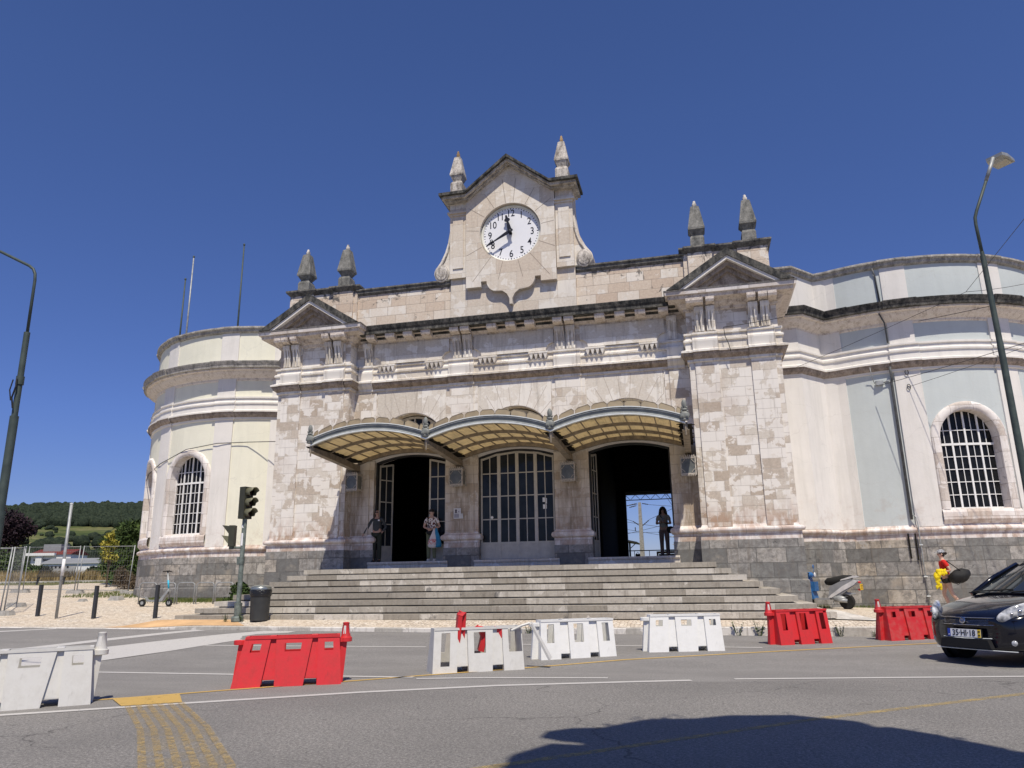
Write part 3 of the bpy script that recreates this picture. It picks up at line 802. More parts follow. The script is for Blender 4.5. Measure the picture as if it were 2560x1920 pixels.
# frieze: raised bay panels, drops, bars, consoles
mb = MB()
for c in BAY:
    q = 0.26; a, b = c - 1.38, c + 1.38
    pl = [(a, 8.98)] + [(a + q * sin(rad(t)), 8.98 - q + q * cos(rad(t))) for t in range(0, 91, 15)] + [(b - q + q - q * sin(rad(t)), 8.98 - q + q * cos(rad(t))) for t in range(90, -1, -15)] + [(b, 9.44), (a, 9.44)]
    mb.prism(pl, -0.09, 0.01)
    mb.box(c - .56, c + .56, -0.15, 0.0, 8.70, 8.80)
split_build(mb, 'frieze_panel', 'lime_trim', ST)
mb = MB()
for c in BAY:
    for d in (-.88, .88):
        x = c + d; mb = MB()
        mb.box(x - .33, x + .33, -.24, 0, 8.60, 8.66)
        for k in range(4):
            xx = x - .24 + .16 * k
            v = [(xx - .07, -.23, 8.60), (xx + .07, -.23, 8.60), (xx + .012, -.21, 8.42), (xx - .012, -.21, 8.42), (xx - .075, -.02, 8.60), (xx + .075, -.02, 8.60), (xx + .02, -.10, 8.40), (xx - .02, -.10, 8.40)]
            mb.add(v, [(0, 3, 2, 1), (0, 4, 7, 3), (1, 2, 6, 5), (3, 7, 6, 2)])
        mb.build('frieze_drop', 'lime_trim', ST)
def console(x0, x1, y):
    mb = MB()
    pr_ = [(0.02, 8.70), (0.10, 8.72), (0.09, 8.85), (0.10, 9.05), (0.15, 9.22), (0.22, 9.32), (0.24, 9.40), (0.24, 9.48), (0.0, 9.48)]
    mb.prism([(y - o_, z) for o_, z in pr_], x0, x1, 'x')
    mb.prism([(y - o_ - .012, z) for o_, z in pr_[1:-1]], x0 + .05, x0 + .11, 'x'); mb.prism([(y - o_ - .012, z) for o_, z in pr_[1:-1]], x1 - .11, x1 - .05, 'x')
    mb.build('console', 'lime_trim', ST)
for s in (1, -1):
    for a, b in ((1.45, 1.76), (1.83, 2.12), (5.12, 5.43)): console(min(a * s, b * s), max(a * s, b * s), 0)
    for a, b in ((6.0, 6.28), (6.36, 6.62), (7.62, 7.9), (7.98, 8.24)): console(min(a * s, b * s), max(a * s, b * s), -.6)
# main cornice
BEDM = [(0.0, 9.40), (0.05, 9.43), (0.07, 9.50), (0.14, 9.54), (0.20, 9.60), (0.22, 9.66), (0.30, 9.70)]
mb = MB(); mb.sweep(full, BEDM); mb.build('cornice_bed', 'trim_dirty', ST)
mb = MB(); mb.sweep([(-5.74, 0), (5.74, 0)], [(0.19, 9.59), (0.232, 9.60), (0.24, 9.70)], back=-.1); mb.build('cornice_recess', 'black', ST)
CM = [(0.26, 9.70), (0.58, 9.705), (0.58, 9.80), (0.62, 9.86), (0.66, 9.97), (0.66, 9.99), (0.0, 10.08)]
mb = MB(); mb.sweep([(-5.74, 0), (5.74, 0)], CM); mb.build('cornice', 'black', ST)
for sx in (1, -1):
    CP_ = [(0.24, 9.703), (0.50, 9.708), (0.52, 9.82)]
    mb = MB(); mb.sweep(PAV, CP_); mb.build('pavilion_cornice_bed', 'trim_dirty', ST, sx=sx)
    mb = MB(); mb.sweep(PAV, [(0.45, 9.822), (0.585, 9.826), (0.60, 9.93), (0.0, 9.97)]); mb.build('pavilion_cornice', 'white_course', ST, sx=sx, uvo=(0, .4))
    mb = MB(); mb.sweep(PAV, [(0.45, 9.934), (0.61, 9.936), (0.63, 9.975), (0.0, 10.09)]); mb.build('pavilion_cornice_top', 'grey', ST, sx=sx)
mb = MB()
def modillion(x, y, w=.165):
    mb.prism([(y - .2, 9.50), (y - .50, 9.55), (y - .53, 9.62), (y - .53, 9.71), (y - .1, 9.71)], x - w, x + w, 'x')
for c in BAY:
    for d in (-.66, 0, .66): modillion(c + d, 0)
for s in (1, -1):
    for x in (1.6, 1.98, 5.05): modillion(x * s, 0, .155)
    for x in (5.9, 6.16, 6.5, 7.72, 8.06, 8.34): modillion(x * s, -.55, .13)
split_build(mb, 'modillion', 'trim_dirty', ST)
# pediments
M['wfil'] = black_stone('white_stone_fillet', (0.76, 0.73, 0.69), (0.50, 0.46, 0.42), .25, .45)
for sx in (1, -1):
    P = empty('pediment'); P.parent = ST
    def chev(h0, h1, x0, x1, y0, y1, name, mat):
        # chevron band: outer apex height h0 with half width x0, inner h1, x1
        zb = 9.985; c = 7.11
        mb = MB(); mb.prism([(c - x0, zb), (c - x1, zb), (c, h1), (c + x1, zb), (c + x0, zb), (c, h0)], y0, y1)
        mb.build(name, mat, P, sx=sx)
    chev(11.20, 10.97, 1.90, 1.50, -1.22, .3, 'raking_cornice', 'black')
    chev(10.972, 10.85, 1.503, 1.32, -1.17, .3, 'raking_fillet', 'wfil')
    chev(10.852, 10.70, 1.323, 1.08, -1.02, .3, 'raking_moulding', 'cove')
    chev(10.702, 10.55, 1.083, .84, -.86, .3, 'raking_inner_moulding', 'cove')
    mb = MB(); mb.prism([(7.11 - .86, 9.985), (7.11 + .86, 9.985), (7.11, 10.56)], -.74, .3); mb.build('tympanum', 'cove', P, sx=sx)
    mb = MB()
    for k in (-1, 1):
        for f in (.35, .72):
            x = 7.11 + k * 1.62 * f; z = 9.985 + (1 - f) * 1.06
            mb.prism([(x - .009, z - .02), (x + .009, z - .02), (x + .045 * 1, z + .17), (x + .027, z + .17)], -1.228, -1.2)
    mb.build('joint', 'black', P, sx=sx)
# attic
mb = MB()
mb.box(-5.86, -2.2, 0.0, .5, 9.99, 11.45); mb.box(2.2, 5.86, 0.0, .5, 9.99, 11.45); split_build(mb, 'attic_wall', 'attic', ST)
mb = MB()
CA = [(0.0, 11.40), (0.04, 11.43), (0.08, 11.47), (0.09, 11.55), (0.13, 11.58), (0.13, 11.63), (-.5, 11.66)]
for a, b in ((-5.83, -2.23), (2.23, 5.83)): mb.sweep([(a, 0), (b, 0)], CA, back=.52)
split_build(mb, 'attic_cap', 'capdark', ST)
for sx in (1, -1):
    mb = MB(); mb.box(5.80, 8.44, -.08, 1.2, 9.99, 11.64)
    mb.box(5.95, 6.72, -.16, -.06, 9.99, 11.64); mb.box(7.52, 8.46, -.16, -.06, 9.99, 11.64)
    mb.build('attic_wall', 'attic', ST, sx=sx, uvo=(.4, .1))
    mb = MB()
    path = [(5.80, .6), (5.80, -.08), (5.95, -.08), (5.95, -.16), (6.72, -.16), (6.72, -.08), (7.52, -.08), (7.52, -.16), (8.46, -.16), (8.46, 1.2)]
    mb.sweep(path, [(0.0, 11.60), (0.03, 11.63), (0.10, 11.70), (0.13, 11.74), (0.13, 11.80), (-.1, 11.83)], back=.14)
    mb.box(5.86, 8.42, -.02, 1.2, 11.66, 11.825)
    mb.build('attic_cap', 'capdark', ST, sx=sx)
def obelisk(x, y, zs, mat, wb=.225, wf=.265, wt=.135):
    O = empty('obelisk'); O.parent = ST
    z0, z1, z2, z3, z4, z5, z6, z7 = zs   # base bottom, base top, bevel top, neck, flare, rim, body top, tip
    mb = MB(); mb.frus(x, y, z0, z1, wb, wb, wb, wb); mb.frus(x, y, z1, z2, wb, wb, wb * .82, wb * .82); mb.build('base', mat, O)
    mb = MB(); n = wb * .68
    mb.frus(x, y, z2, z3, n, n, n, n); mb.frus(x, y, z3, z4, n, n, wf * .95, wf * .95); mb.frus(x, y, z4, z5, wf, wf, wf * 1.03, wf * 1.03)
    mb.frus(x, y, z5, z6, wf, wf, wt, wt); mb.frus(x, y, z6, z6 + .03, wt, wt, wt * .7, wt * .7); mb.build('shaft', mat, O)
    mb = MB(); k = wt / .135; h = z7 - z6 - .03
    mb.lathe([(r_ * k, z6 + .03 + f * h) for r_, f in ((.06, 0), (.085, .12), (.07, .3), (.08, .45), (.055, .62), (.045, .75), (.05, .88), (.02, 1))], (x, y, 0), 10)
    mb.build('finial', 'obel' if mat != 'obel2' else 'ochre_stone', O, smooth=True)
M['ochre_stone'] = black_stone('ochre_stained_stone', (0.5, 0.36, 0.2), (0.2, 0.13, 0.07), .35, .65)
M['obel2'] = black_stone('pale_obelisk_stone', (0.60, 0.56, 0.51), (0.19, 0.17, 0.15), .36, .60)
M['obel1'] = black_stone('grey_obelisk_stone', (0.29, 0.285, 0.265), (0.085, 0.088, 0.085), .34, .66)
for x in (6.30, 7.93, -6.30, -7.93): obelisk(x, .02, (11.82, 12.10, 12.19, 12.24, 12.40, 12.47, 13.27, 13.53), 'obel1')
# ---- clock gable
GB = empty('clock_gable'); GB.parent = ST
side = [(2.22, 10.0), (2.22, 11.58), (2.36, 11.60)] + [(2.55 + .29 * cos(rad(t)), 11.90 + .32 * sin(rad(t))) for t in range(-80, 51, 13)] + [(2.60, 12.34), (2.44, 12.68), (2.33, 13.05), (2.26, 13.5), (2.23, 13.95), (2.23, 14.52)]
outl = side + [(1.52, 14.60), (0.0, 15.80), (-1.52, 14.60)] + [(-x, z) for x, z in side[::-1]]
mb = MB(); tess_plate(mb, outl, [], -.10, .55, back=True); mb.build('back_wall', 'gable', GB)
CZ, CC, CR = 13.10, 0.0, 1.10
hole = [(CC + CR * cos(2 * PI * k / 56), CZ + CR * sin(2 * PI * k / 56)) for k in range(56)]
front = [(-1.60, 11.15), (-1.06, 11.15), (-1.06, 11.34), (-.86, 11.34)] + [(-.86 + .36 * (1 - cos(rad(t))), 11.34 - .40 * sin(rad(t))) for t in range(15, 91, 15)] + [(-.30, 10.93), (-.14, 10.80), (-.05, 10.62), (-.05, 10.42)]
front = front + [(-x, z) for x, z in front[::-1]]
front = front + [(1.60, 14.5), (0.0, 15.70), (-1.60, 14.5)]
mb = MB(); tess_plate(mb, front, [hole], -.30, -.08); mb.build('front_panel', 'gable', GB, uvo=(.5, .2))
# fine radial joints cut round the clock, as thin dark lines of mortar
mb = MB()
for a in (8, 36, 60, 83, 97, 120, 144, 172, 205, 232, 256, 284, 308, 335):
    t = rad(a); d = Vector((cos(t), sin(t)))
    r1 = 1.13
    L = min(1.58 / max(.001, abs(d.x)), 3.0)
    if d.y > 0: L = min(L, (15.35 - CZ) / (d.y + .78 * abs(d.x)))
    else: L = min(L, 1.75 / abs(d.y) if abs(d.y) > .3 else 9)
    n = Vector((-d.y, d.x)) * .007
    pp = [Vector((0, CZ)) + d * r1 + n, Vector((0, CZ)) + d * r1 - n, Vector((0, CZ)) + d * L - n, Vector((0, CZ)) + d * L + n]
    mb.add([(q.x, -.3025, q.y) for q in pp], [(0, 1, 2, 3)])
mb.build('radial_joints', 'mortar', GB)
for s in (1, -1):
    mb = MB(); 
    mb.box(1.615, 2.22, -.22, -.09, 11.60, 13.98); mb.box(1.72, 2.10, -.26, -.21, 11.95, 13.80); mb.box(1.60, 2.24, -.26, -.09, 13.98, 14.12); mb.box(1.58, 2.30, -.32, -.09, 14.06, 14.13)
    mb.box(1.62, 2.22, -.22, -.09, 14.13, 14.50); mb.box(1.74, 2.08, -.25, -.21, 14.16, 14.46)
    mb.build('pilaster', 'gable', GB, sx=s)
    mb = MB()   # letter M cut in the block
    for k, (x0, z0, x1, z1) in enumerate(((1.80, 14.20, 1.80, 14.42), (1.80, 14.42, 1.91, 14.30), (1.91, 14.30, 2.02, 14.42), (2.02, 14.42, 2.02, 14.20))):
        mb.tube([(x0, -.255, z0), (x1, -.255, z1)], .012, 5)
    mb.build('letter', 'trim_dirty', GB, sx=s)
    mb = MB()   # volute rings
    for r_, h_ in ((.27, .015), (.215, .04), (.205, .025), (.12, .05), (.11, .03)):
        mb.lathe([(r_, -.10), (r_, -.10 - h_ - .02), (r_ * .93, -.10 - h_ - .035)], (2.55, 0, 11.90), 24, axis='y')
    mb.tube([(2.57, -.12, 12.20), (2.44, -.12, 12.40), (2.32, -.12, 12.72), (2.24, -.12, 13.1), (2.17, -.12, 13.6), (2.16, -.12, 13.9)], .03, 6)
    mb.v = [(x, y, 11.87 + (z - 11.90) * (1.22 if z < 12.21 and abs(x - 2.55) < .28 else 1)) if z < 12.18 else (x, y, z) for x, y, z in mb.v]
    mb.build('volute', 'obel2', GB, sx=s, auto=40)
    mb = MB(); mb.sweep([(2.22, -.10), (2.62, -.10)], [(0.02, 11.50), (.05, 11.58), (.0, 11.6)]); 
# gable cornice: level ears and rakes
def gc(y0, y1, lo, hi, ext, name, mat):
    ear0 = 1.50
    top = [(-2.50 - ext, 14.52 + hi), (-ear0, 14.52 + hi), (0, 15.72 + hi), (ear0, 14.52 + hi), (2.50 + ext, 14.52 + hi)]
    bot = [(2.50 + ext, 14.52 + lo), (ear0 + .04, 14.52 + lo), (0, 15.70 + lo), (-ear0 - .04, 14.52 + lo), (-2.50 - ext, 14.52 + lo)]
    mb = MB(); tess_plate(mb, bot[::-1][::1] + top[::-1], [], y0, y1, back=True); mb.build(name, mat, GB)
gc(-.46, .6, -.06, .0, -.18, 'cornice_bed', 'obel2')
gc(-.60, .6, .0, .10, -.08, 'cornice_fascia', 'obel2')
gc(-.72, .6, .10, .20, .0, 'cornice_top', 'black')
for x in (1.92, -1.92): obelisk(x, -.22, (14.71, 15.19, 15.27, 15.32, 15.52, 15.58, 16.30, 16.60), 'obel2', .225, .245, .115)

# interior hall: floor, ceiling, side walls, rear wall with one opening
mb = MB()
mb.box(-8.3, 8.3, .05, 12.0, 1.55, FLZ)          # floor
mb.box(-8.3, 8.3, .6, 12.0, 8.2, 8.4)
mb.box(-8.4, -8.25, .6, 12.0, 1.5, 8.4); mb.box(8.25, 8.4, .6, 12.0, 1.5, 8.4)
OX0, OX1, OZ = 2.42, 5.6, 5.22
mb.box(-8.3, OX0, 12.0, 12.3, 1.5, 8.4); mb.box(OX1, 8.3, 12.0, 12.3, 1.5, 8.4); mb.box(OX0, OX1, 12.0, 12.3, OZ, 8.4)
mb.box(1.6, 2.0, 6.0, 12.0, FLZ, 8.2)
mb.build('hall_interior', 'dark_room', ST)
mb = MB(); mb.box(-8.5, 8.5, .5, 12.4, 10.0, 10.25); mb.box(-8.45, 8.45, 12.3, 12.6, 8.4, 10.2); mb.box(8.4, 15.5, 12.6, 12.9, -.2, 11.2); mb.box(-15.5, -8.4, 12.6, 12.9, -.2, 11.2); mb.build('rear_roof', 'grey', ST)
# door bays
for bi, c in enumerate(BAY):
    # plastered transom over each door, segmental underside
    N = 20; seg = [(c - DH + 2 * DH * k / N, 5.26 + .22 * (1 - ((k - N / 2) / (N / 2)) ** 2)) for k in range(N + 1)]
    mb = MB(); mb.prism(seg + [(c + DH, 5.74), (c - DH, 5.74)], .025, .55); mb.build('transom', 'white', ST)
    # fanlight
    FLT = empty('fanlight'); FLT.parent = ST
    mb = MB(); mb.prism([(c - DH, 5.7)] + [(c - DH * cos(PI * k / 24), SPRM + DH * sin(PI * k / 24)) for k in range(25)] + [(c + DH, 5.7)], .42, .44); mb.build('pane', 'glass', FLT)
    mb = MB()
    for k in range(5):
        a, b = 12 + k * 5, 17 + k * 5
    for k in range(24):
        a, b = PI * k / 24, PI * (k + 1) / 24
        for r_ in (1.24,):
            mb.prism([(c - r_ * cos(a), SPRM + r_ * sin(a)), (c - (r_ - .07) * cos(a), SPRM + (r_ - .07) * sin(a)), (c - (r_ - .07) * cos(b), SPRM + (r_ - .07) * sin(b)), (c - r_ * cos(b), SPRM + r_ * sin(b))], .34, .42)
    for d in (-.6, -.3, 0, .3, .6): mb.box(c + d - .02, c + d + .02, .35, .42, 5.7, archz(c + d, c, 1.2, SPRM))
    mb.build('frame', 'frame', FLT)
    # dark iron frame in the opening
    mb = MB(); mb.box(c - DH, c - DH + .05, .12, .34, FLZ, 5.27); mb.box(c + DH - .05, c + DH, .12, .34, FLZ, 5.27)
    mb.prism([(x, z - .05) for x, z in seg] + [(x, z + .004) for x, z in seg[::-1]], .12, .34); mb.build('door_frame', 'iron', ST)
    mb = MB(); mb.sweep([(c - 1.38, -.13), (c + 1.38, -.13)], [(0, 1.60), (0, 1.85), (.04, 1.86), (.055, 1.90), (.04, 1.937), (-.2, 1.938)], back=.2); mb.build('threshold', 'lime_trim', ST)
M['refl_glass'] = glass('sky_reflecting_glass', (0.014, 0.017, 0.021), 0.05)
def leaf(name, w, zt0, zt1, loc, rz, parent, cols=2, label=None):
    """glazed door leaf, hinged at x=0, built in local space"""
    D = empty(name, loc, rz=rz); D.parent = parent
    if label: D['label'] = label
    zb = FLZ + .02; mb = MB()
    def zt(x): return lerp(zt0, zt1, x / w)
    zp = 2.47
    for a, b in ((0, .055), (w - .055, w)):
        mb.prism([(a, zb), (b, zb), (b, zt(b)), (a, zt(a))], 0, .05)
    mb.prism([(.055, zt(0) - .07), (w - .055, zt(w) - .07), (w - .055, zt(w)), (.055, zt(0))], .002, .048)
    mb.box(.055, w - .055, .003, .047, zb, zb + .07); mb.box(.055, w - .055, .004, .046, zp - .05, zp + .02)
    for k in range(1, 4):
        z = zp + .745 * k; mb.box(.055, w - .055, .005, .042, z - .016, z + .016)
    for k in range(1, cols):
        x = w * k / cols; mb.box(x - .014, x + .014, .0065, .0435, zp, zt(x) - .05)
    mb.build('frame', 'frame', D)
    mb = MB(); mb.box(.05, w - .05, .018, .036, zb + .05, zp - .04); mb.box(.14, w - .14, .008, .03, zb + .15, zp - .14); mb.build('kick_panel', 'frame', D)
    mb = MB(); mb.prism([(.05, zp), (w - .05, zp), (w - .05, zt(w) - .03), (.05, zt(0) - .03)], .022, .028); mb.build('pane', 'refl_glass', D)
    return D
W4 = (2 * DH - .1) / 4
for k in range(4):
    x0 = -DH + .05 + W4 * k
    f = lambda x: 5.20 + .22 * (1 - (x / DH) ** 2)
    leaf('door_leaf', W4, f(x0), f(x0 + W4), (x0, .16, 0), 0, ST)
leaf('door_leaf', W4, 5.2, 5.3, (BAY[0] - DH + .06, .3, 0), rad(62), ST)
leaf('door_leaf', W4, 5.32, 5.2, (BAY[0] + DH - .05 - W4, .2, 0), 0, ST)
leaf('door_leaf', W4, 5.2, 5.3, (BAY[2] - DH + .05, .3, 0), rad(80), ST)
# sticker and stop mark on the middle doors
mb = MB(); mb.lathe([(.045, .177), (.045, .179)], (-.86, 0, 3.28), 14, axis='y'); mb.build('sticker', 'wframe', ST)
mb = MB(); mb.box(.83, .91, .176, .18, 3.72, 3.86); mb.box(.93, .97, .176, .18, 3.66, 3.84); mb.box(.84, .96, .176, .18, 3.50, 3.64); mb.build('sticker', 'wframe', ST)

# ---------------------------------------------------------------- steps
M['step'] = stone('step_stone', 1.25, 3.0, [(0, (0.27, 0.245, 0.205)), (0.5, (0.38, 0.35, 0.30)), (1, (0.53, 0.495, 0.435))], (0.56, 0.525, 0.465), 0.68, grime=0.9, black=0.7, joint=(.12, .11, .09), mort=.005)
SR = empty('staircase', (0, -3, .35), 'broad flight of eight grimy pale stone steps leading up to the three doors', 'steps')
for k in range(8):
    hx, y, z = 8.5 - .353 * k, -4.985 + .353 * k, .50 + .17 * k
    mb = MB()
    yb = y + 1.3 if k < 7 else .05
    mb.box(-hx, hx, y, yb, z - .132, z)
    hx2 = hx - .10
    mb.box(-hx2, hx2, y + .10, yb - .02, z - (.2 if k else .45), z - .12)
    for s in (-1, 1):   # side returns
        if k < 7: mb.box(min(s * (hx - 1.3), s * hx), max(s * (hx - 1.3), s * hx), y + 1.3, -.5 if hx > 5.8 else 0, z - .125, z); mb.box(min(s * (hx - 1.3), s * hx2), max(s * (hx - 1.3), s * hx2), y + 1.3, -.5, z - (.2 if k else .45), z - .12)
    o = mb.build('step', 'step', SR, loc=(0, -3, .35), uvo=(1.7 * k + .4 * (k % 3), 0))
mb = MB(); mb.box(-7.6, 7.6, -4.4, .1, -.1, .45); mb.box(-6, 6, -2.1, .1, .45, 1.6); mb.build('core', 'step', SR, loc=(0, -3, .35))
# slab at the right end of the bottom step
mb = MB(); mb.add([(8.45, -5.0, .352), (9.35, -5.25, .33), (8.75, -4.9, .36), (9.2, -.2, .36), (8.45, -.2, .37)], [(0, 1, 3, 4)]); tag(mb.build('paving_slab', 'kerb'), kind='structure')
# ---------------------------------------------------------------- clock
def text_mesh(txt, size, name, mat, parent, loc, rot, thick=0.002, font=None, sx=1.0, bold=0.0):
    cu = bpy.data.curves.new(name, 'FONT'); cu.body = txt; cu.size = size; cu.extrude = thick; cu.align_x = 'CENTER'; cu.align_y = 'CENTER'; cu.offset = bold
    o = bpy.data.objects.new('tmp', cu); COL.objects.link(o)
    dg = bpy.context.evaluated_depsgraph_get()
    me = bpy.data.meshes.new_from_object(o.evaluated_get(dg))
    bpy.data.objects.remove(o)
    me.name = name; me.materials.clear(); me.materials.append(M[mat])
    ob = bpy.data.objects.new(name, me); COL.objects.link(ob)
    ob.parent = parent; ob.location = loc; ob.rotation_euler = rot; ob.scale = (sx, 1, 1)
    return ob
M['dial'] = plain('clock_dial_white', (0.80, 0.81, 0.84), 0.35, 0.5, var=0.015, scale=1.5)
M['ink'] = plain('clock_black', (0.012, 0.013, 0.02), 0.4, 0.4)
M['clock_rim'] = plain('clock_rim_cream', (0.70, 0.70, 0.63), 0.5, 0.4)
CK = empty('clock', (0, -.12, CZ), 'round white gable clock with black numerals and hands, set in the stone gable', 'clock')
def cbuild(mb, name, mat, **k): return mb.build(name, mat, CK, loc=(0, -.12, CZ), **k)
mb = MB(); mb.lathe([(0.0, -.121), (1.03, -.121), (1.03, -.10), (0, -.10)], (0, 0, CZ), 64, axis='y'); cbuild(mb, 'dial', 'dial')
mb = MB(); mb.lathe([(1.09, -.09), (1.09, -.15), (1.05, -.175), (1.01, -.16), (1.0, -.1215), (1.02, -.10)], (0, 0, CZ), 64, axis='y'); cbuild(mb, 'rim', 'clock_rim', auto=50)
for h in range(1, 13):
    a = rad(90 - 30 * h)
    text_mesh(str(h), 0.37, 'numeral', 'ink', CK, (0.765 * cos(a), -.0035, 0.775 * sin(a)), (rad(90), 0, 0), sx=0.80, bold=0.003)
mb = MB()
for k in range(60):
    a = 2 * PI * k / 60; big = k % 5 == 0
    r1, r2, w = (.925, .985, .016) if big else (.945, .98, .013)
    d = Vector((sin(a), cos(a))); n = Vector((d.y, -d.x)) * w
    p = [d * r1 + n, d * r1 - n, d * r2 - n, d * r2 + n]
    mb.add([(q.x, -.1235, CZ + q.y) for q in p], [(0, 1, 2, 3)])
cbuild(mb, 'minute_marks', 'ink')
def hand(name, ang, prof, y, rings=()):
    mb = MB(); a = rad(ang); d = Vector((sin(a), cos(a))); n = Vector((d.y, -d.x))
    L = [d * r_ + n * w for r_, w in prof] + [d * r_ - n * w for r_, w in prof[::-1]]
    mb.prism([(q.x, CZ + q.y) for q in L], y - .008, y + .008)
    for (r_, o_, rr) in rings:
        c = d * r_ + n * o_
        k = 12
        for i in range(k):
            t0, t1 = 2 * PI * i / k, 2 * PI * (i + 1) / k
            mb.prism([(c.x + q * cos(t), CZ + c.y + q * sin(t)) for t, q in ((t0, rr), (t1, rr), (t1, rr * .55), (t0, rr * .55))], y - .008, y + .008)
    cbuild(mb, name, 'ink')
hand('hour_hand', 347.5, [(-.10, .045), (0, .06), (.12, .075), (.30, .055), (.42, .035), (.46, .10), (.52, .10), (.56, .05), (.68, .03)], -.25)
hand('minute_hand', 241, [(-.12, .04), (0, .05), (.15, .06), (.35, .045), (.66, .022), (.72, .05), (.80, .05), (.98, .01)], -.33, [(.72, .06, .055), (.72, -.06, .055)])
mb = MB(); mb.lathe([(.05, -.12), (.05, -.36), (.03, -.37)], (0, 0, CZ), 16, axis='y'); cbuild(mb, 'arbor', 'ink')

# ---------------------------------------------------------------- glass canopy
g = NT('amber_canopy_glass', 0.35, 0.4)
p = g.pos()
st = g.noise(g.sc(p, 26, 1.2, 2), 1.0, 6, 0.7)
cc = g.mix(g.ramp(st, [(0.50, 0.0), (0.75, 0.75)]), (0.70, 0.61, 0.43), (0.30, 0.23, 0.15))
cc = g.mix(g.ramp(g.noise(p, 2.2, 5), [(0.5, 0.0), (0.72, 0.5)]), cc, (0.42, 0.38, 0.27))
g.put(g.b.inputs['Base Color'], cc)
tr = g.nd('BsdfTranslucent', {'Color': cc}); mx = g.nd('MixShader', {0: 0.62, 1: g.b.outputs[0], 2: tr.outputs[0]})
g.t.links.new(mx.outputs[0], g.t.nodes['Material Output'].inputs['Surface']); M['amber'] = g.m
M['amber_edge'] = plain('amber_edge_glass', (0.255, 0.205, 0.135), 0.55, 0.25, var=0.18, scale=3)
M['gutter'] = plain('grey_green_zinc', (0.20, 0.21, 0.195), 0.5, 0.4, var=0.15)
M['lip'] = plain('pale_zinc_lip', (0.66, 0.69, 0.68), 0.4, 0.5, var=0.1)
M['rib'] = plain('brown_grey_steel_rib', (0.27, 0.23, 0.18), 0.75, 0.2, var=0.25)
M['soot'] = plain('black_soot', (0.02, 0.018, 0.015), .95, .1)
CAN = empty('glass_canopy', (0, -3.4, 5.3), 'three-arched amber glass entrance canopy with grey zinc fascia over the doors', 'canopy')
CL_ = (0, -3.4, 5.3)
def cb(mb, name, mat, **k): return mb.build(name, mat, CAN, loc=CL_, **k)
BW = 3.67
def zc(x, c): t = (x - c) / (BW / 2); return 5.285 + 0.36 * (1 - t * t)
def band(c, y0, y1, d0, d1, name, mat, n=22, x0=None, x1=None):
    xa, xb = c - BW / 2, c + BW / 2
    xs_ = [lerp(xa, xb, i / n) for i in range(n + 1)]
    mb = MB(); mb.prism([(x, zc(x, c) + d0) for x in xs_] + [(x, zc(x, c) + d1) for x in xs_[::-1]], y0, y1)
    return cb(mb, name, mat)
BC = [-BW, 0, BW]
for c in BC:
    band(c, -3.47, -3.42, .03, .20, 'fascia', 'gutter')
    band(c, -3.53, -3.40, .20, .225, 'fascia_lip', 'lip'); band(c, -3.50, -3.46, .165, .178, 'fascia_line', 'lip')
    band(c, -3.51, -3.40, -.005, .032, 'fascia_lip', 'lip'); band(c, -3.485, -3.46, .05, .06, 'fascia_line', 'lip')
    for y in (-2.36, -1.22): band(c, y - .035, y + .035, -.09, -.005, 'arched_rib', 'rib')
    band(c, -.16, -.004, -.12, .012, 'arched_rib', 'rib')
    n = 9
    for i in range(n):
        xa, xb = lerp(c - BW / 2, c + BW / 2, (i + .03) / n), lerp(c - BW / 2, c + BW / 2, (i + .97) / n)
        for ya, yb in ((-3.40, -2.37), (-2.35, -1.23), (-1.21, -.006)):
            mb = MB(); mb.add([(xa, ya, zc(xa, c) + .015), (xb, ya, zc(xb, c) + .015), (xb, yb, zc(xb, c) + .015), (xa, yb, zc(xa, c) + .015),
                               (xa, ya, zc(xa, c) + .025), (xb, ya, zc(xb, c) + .025), (xb, yb, zc(xb, c) + .025), (xa, yb, zc(xa, c) + .025)],
                              [(0, 3, 2, 1), (4, 5, 6, 7), (0, 1, 5, 4), (2, 3, 7, 6), (1, 2, 6, 5), (0, 4, 7, 3)])
            cb(mb, 'roof_pane', 'amber')
        if i:
            x = lerp(c - BW / 2, c + BW / 2, i / n); mb = MB(); mb.box(x - .012, x + .012, -3.4, -.1, zc(x, c) - .012, zc(x, c) + .03); cb(mb, 'glazing_bar', 'rib')
    # upright scalloped panes along the front edge
    m = 9
    for i in range(m):
        t0, t1 = (i + .04 - .5) / (m - 1), (i + .96 - .5) / (m - 1)
        t0, t1 = max(.02, t0), min(.98, t1)
        xa, xb = c - BW / 2 + BW * t0, c - BW / 2 + BW * t1
        if xb - xa < .08: continue
        w = xb - xa; k = min(.07, w * .25); za, zb = zc(xa, c) + .21, zc(xb, c) + .21
        h = .205; cl = -.5 if i == 0 else (.5 if i == m - 1 else 0)
        P_ = [(xa, za), (xb, zb), (xb, zb + h - .07), (xb - k, zb + h), (xa + k, za + h), (xa, za + h - .07)]
        mb = MB()
        v = []
        for dy in (0, .014):
            for x, z in P_:
                up = z - (lerp(za, zb, (x - xa) / w)); v.append((x, -3.47 + dy + up * .35, z))
        mb.add(v, [tuple(range(6)), tuple(range(11, 5, -1))] + [(q, (q + 1) % 6, (q + 1) % 6 + 6, q + 6) for q in range(6)])
        cb(mb, 'edge_pane', 'amber_edge')
        mb = MB(); loop = [(x, -3.475 + .35 * (z - lerp(za, zb, (x - xa) / w)), z) for x, z in P_]; mb.tube([loop[1], loop[2], loop[3], loop[4], loop[5], loop[0]], .008, 5); cb(mb, 'edge_frame', 'rib')
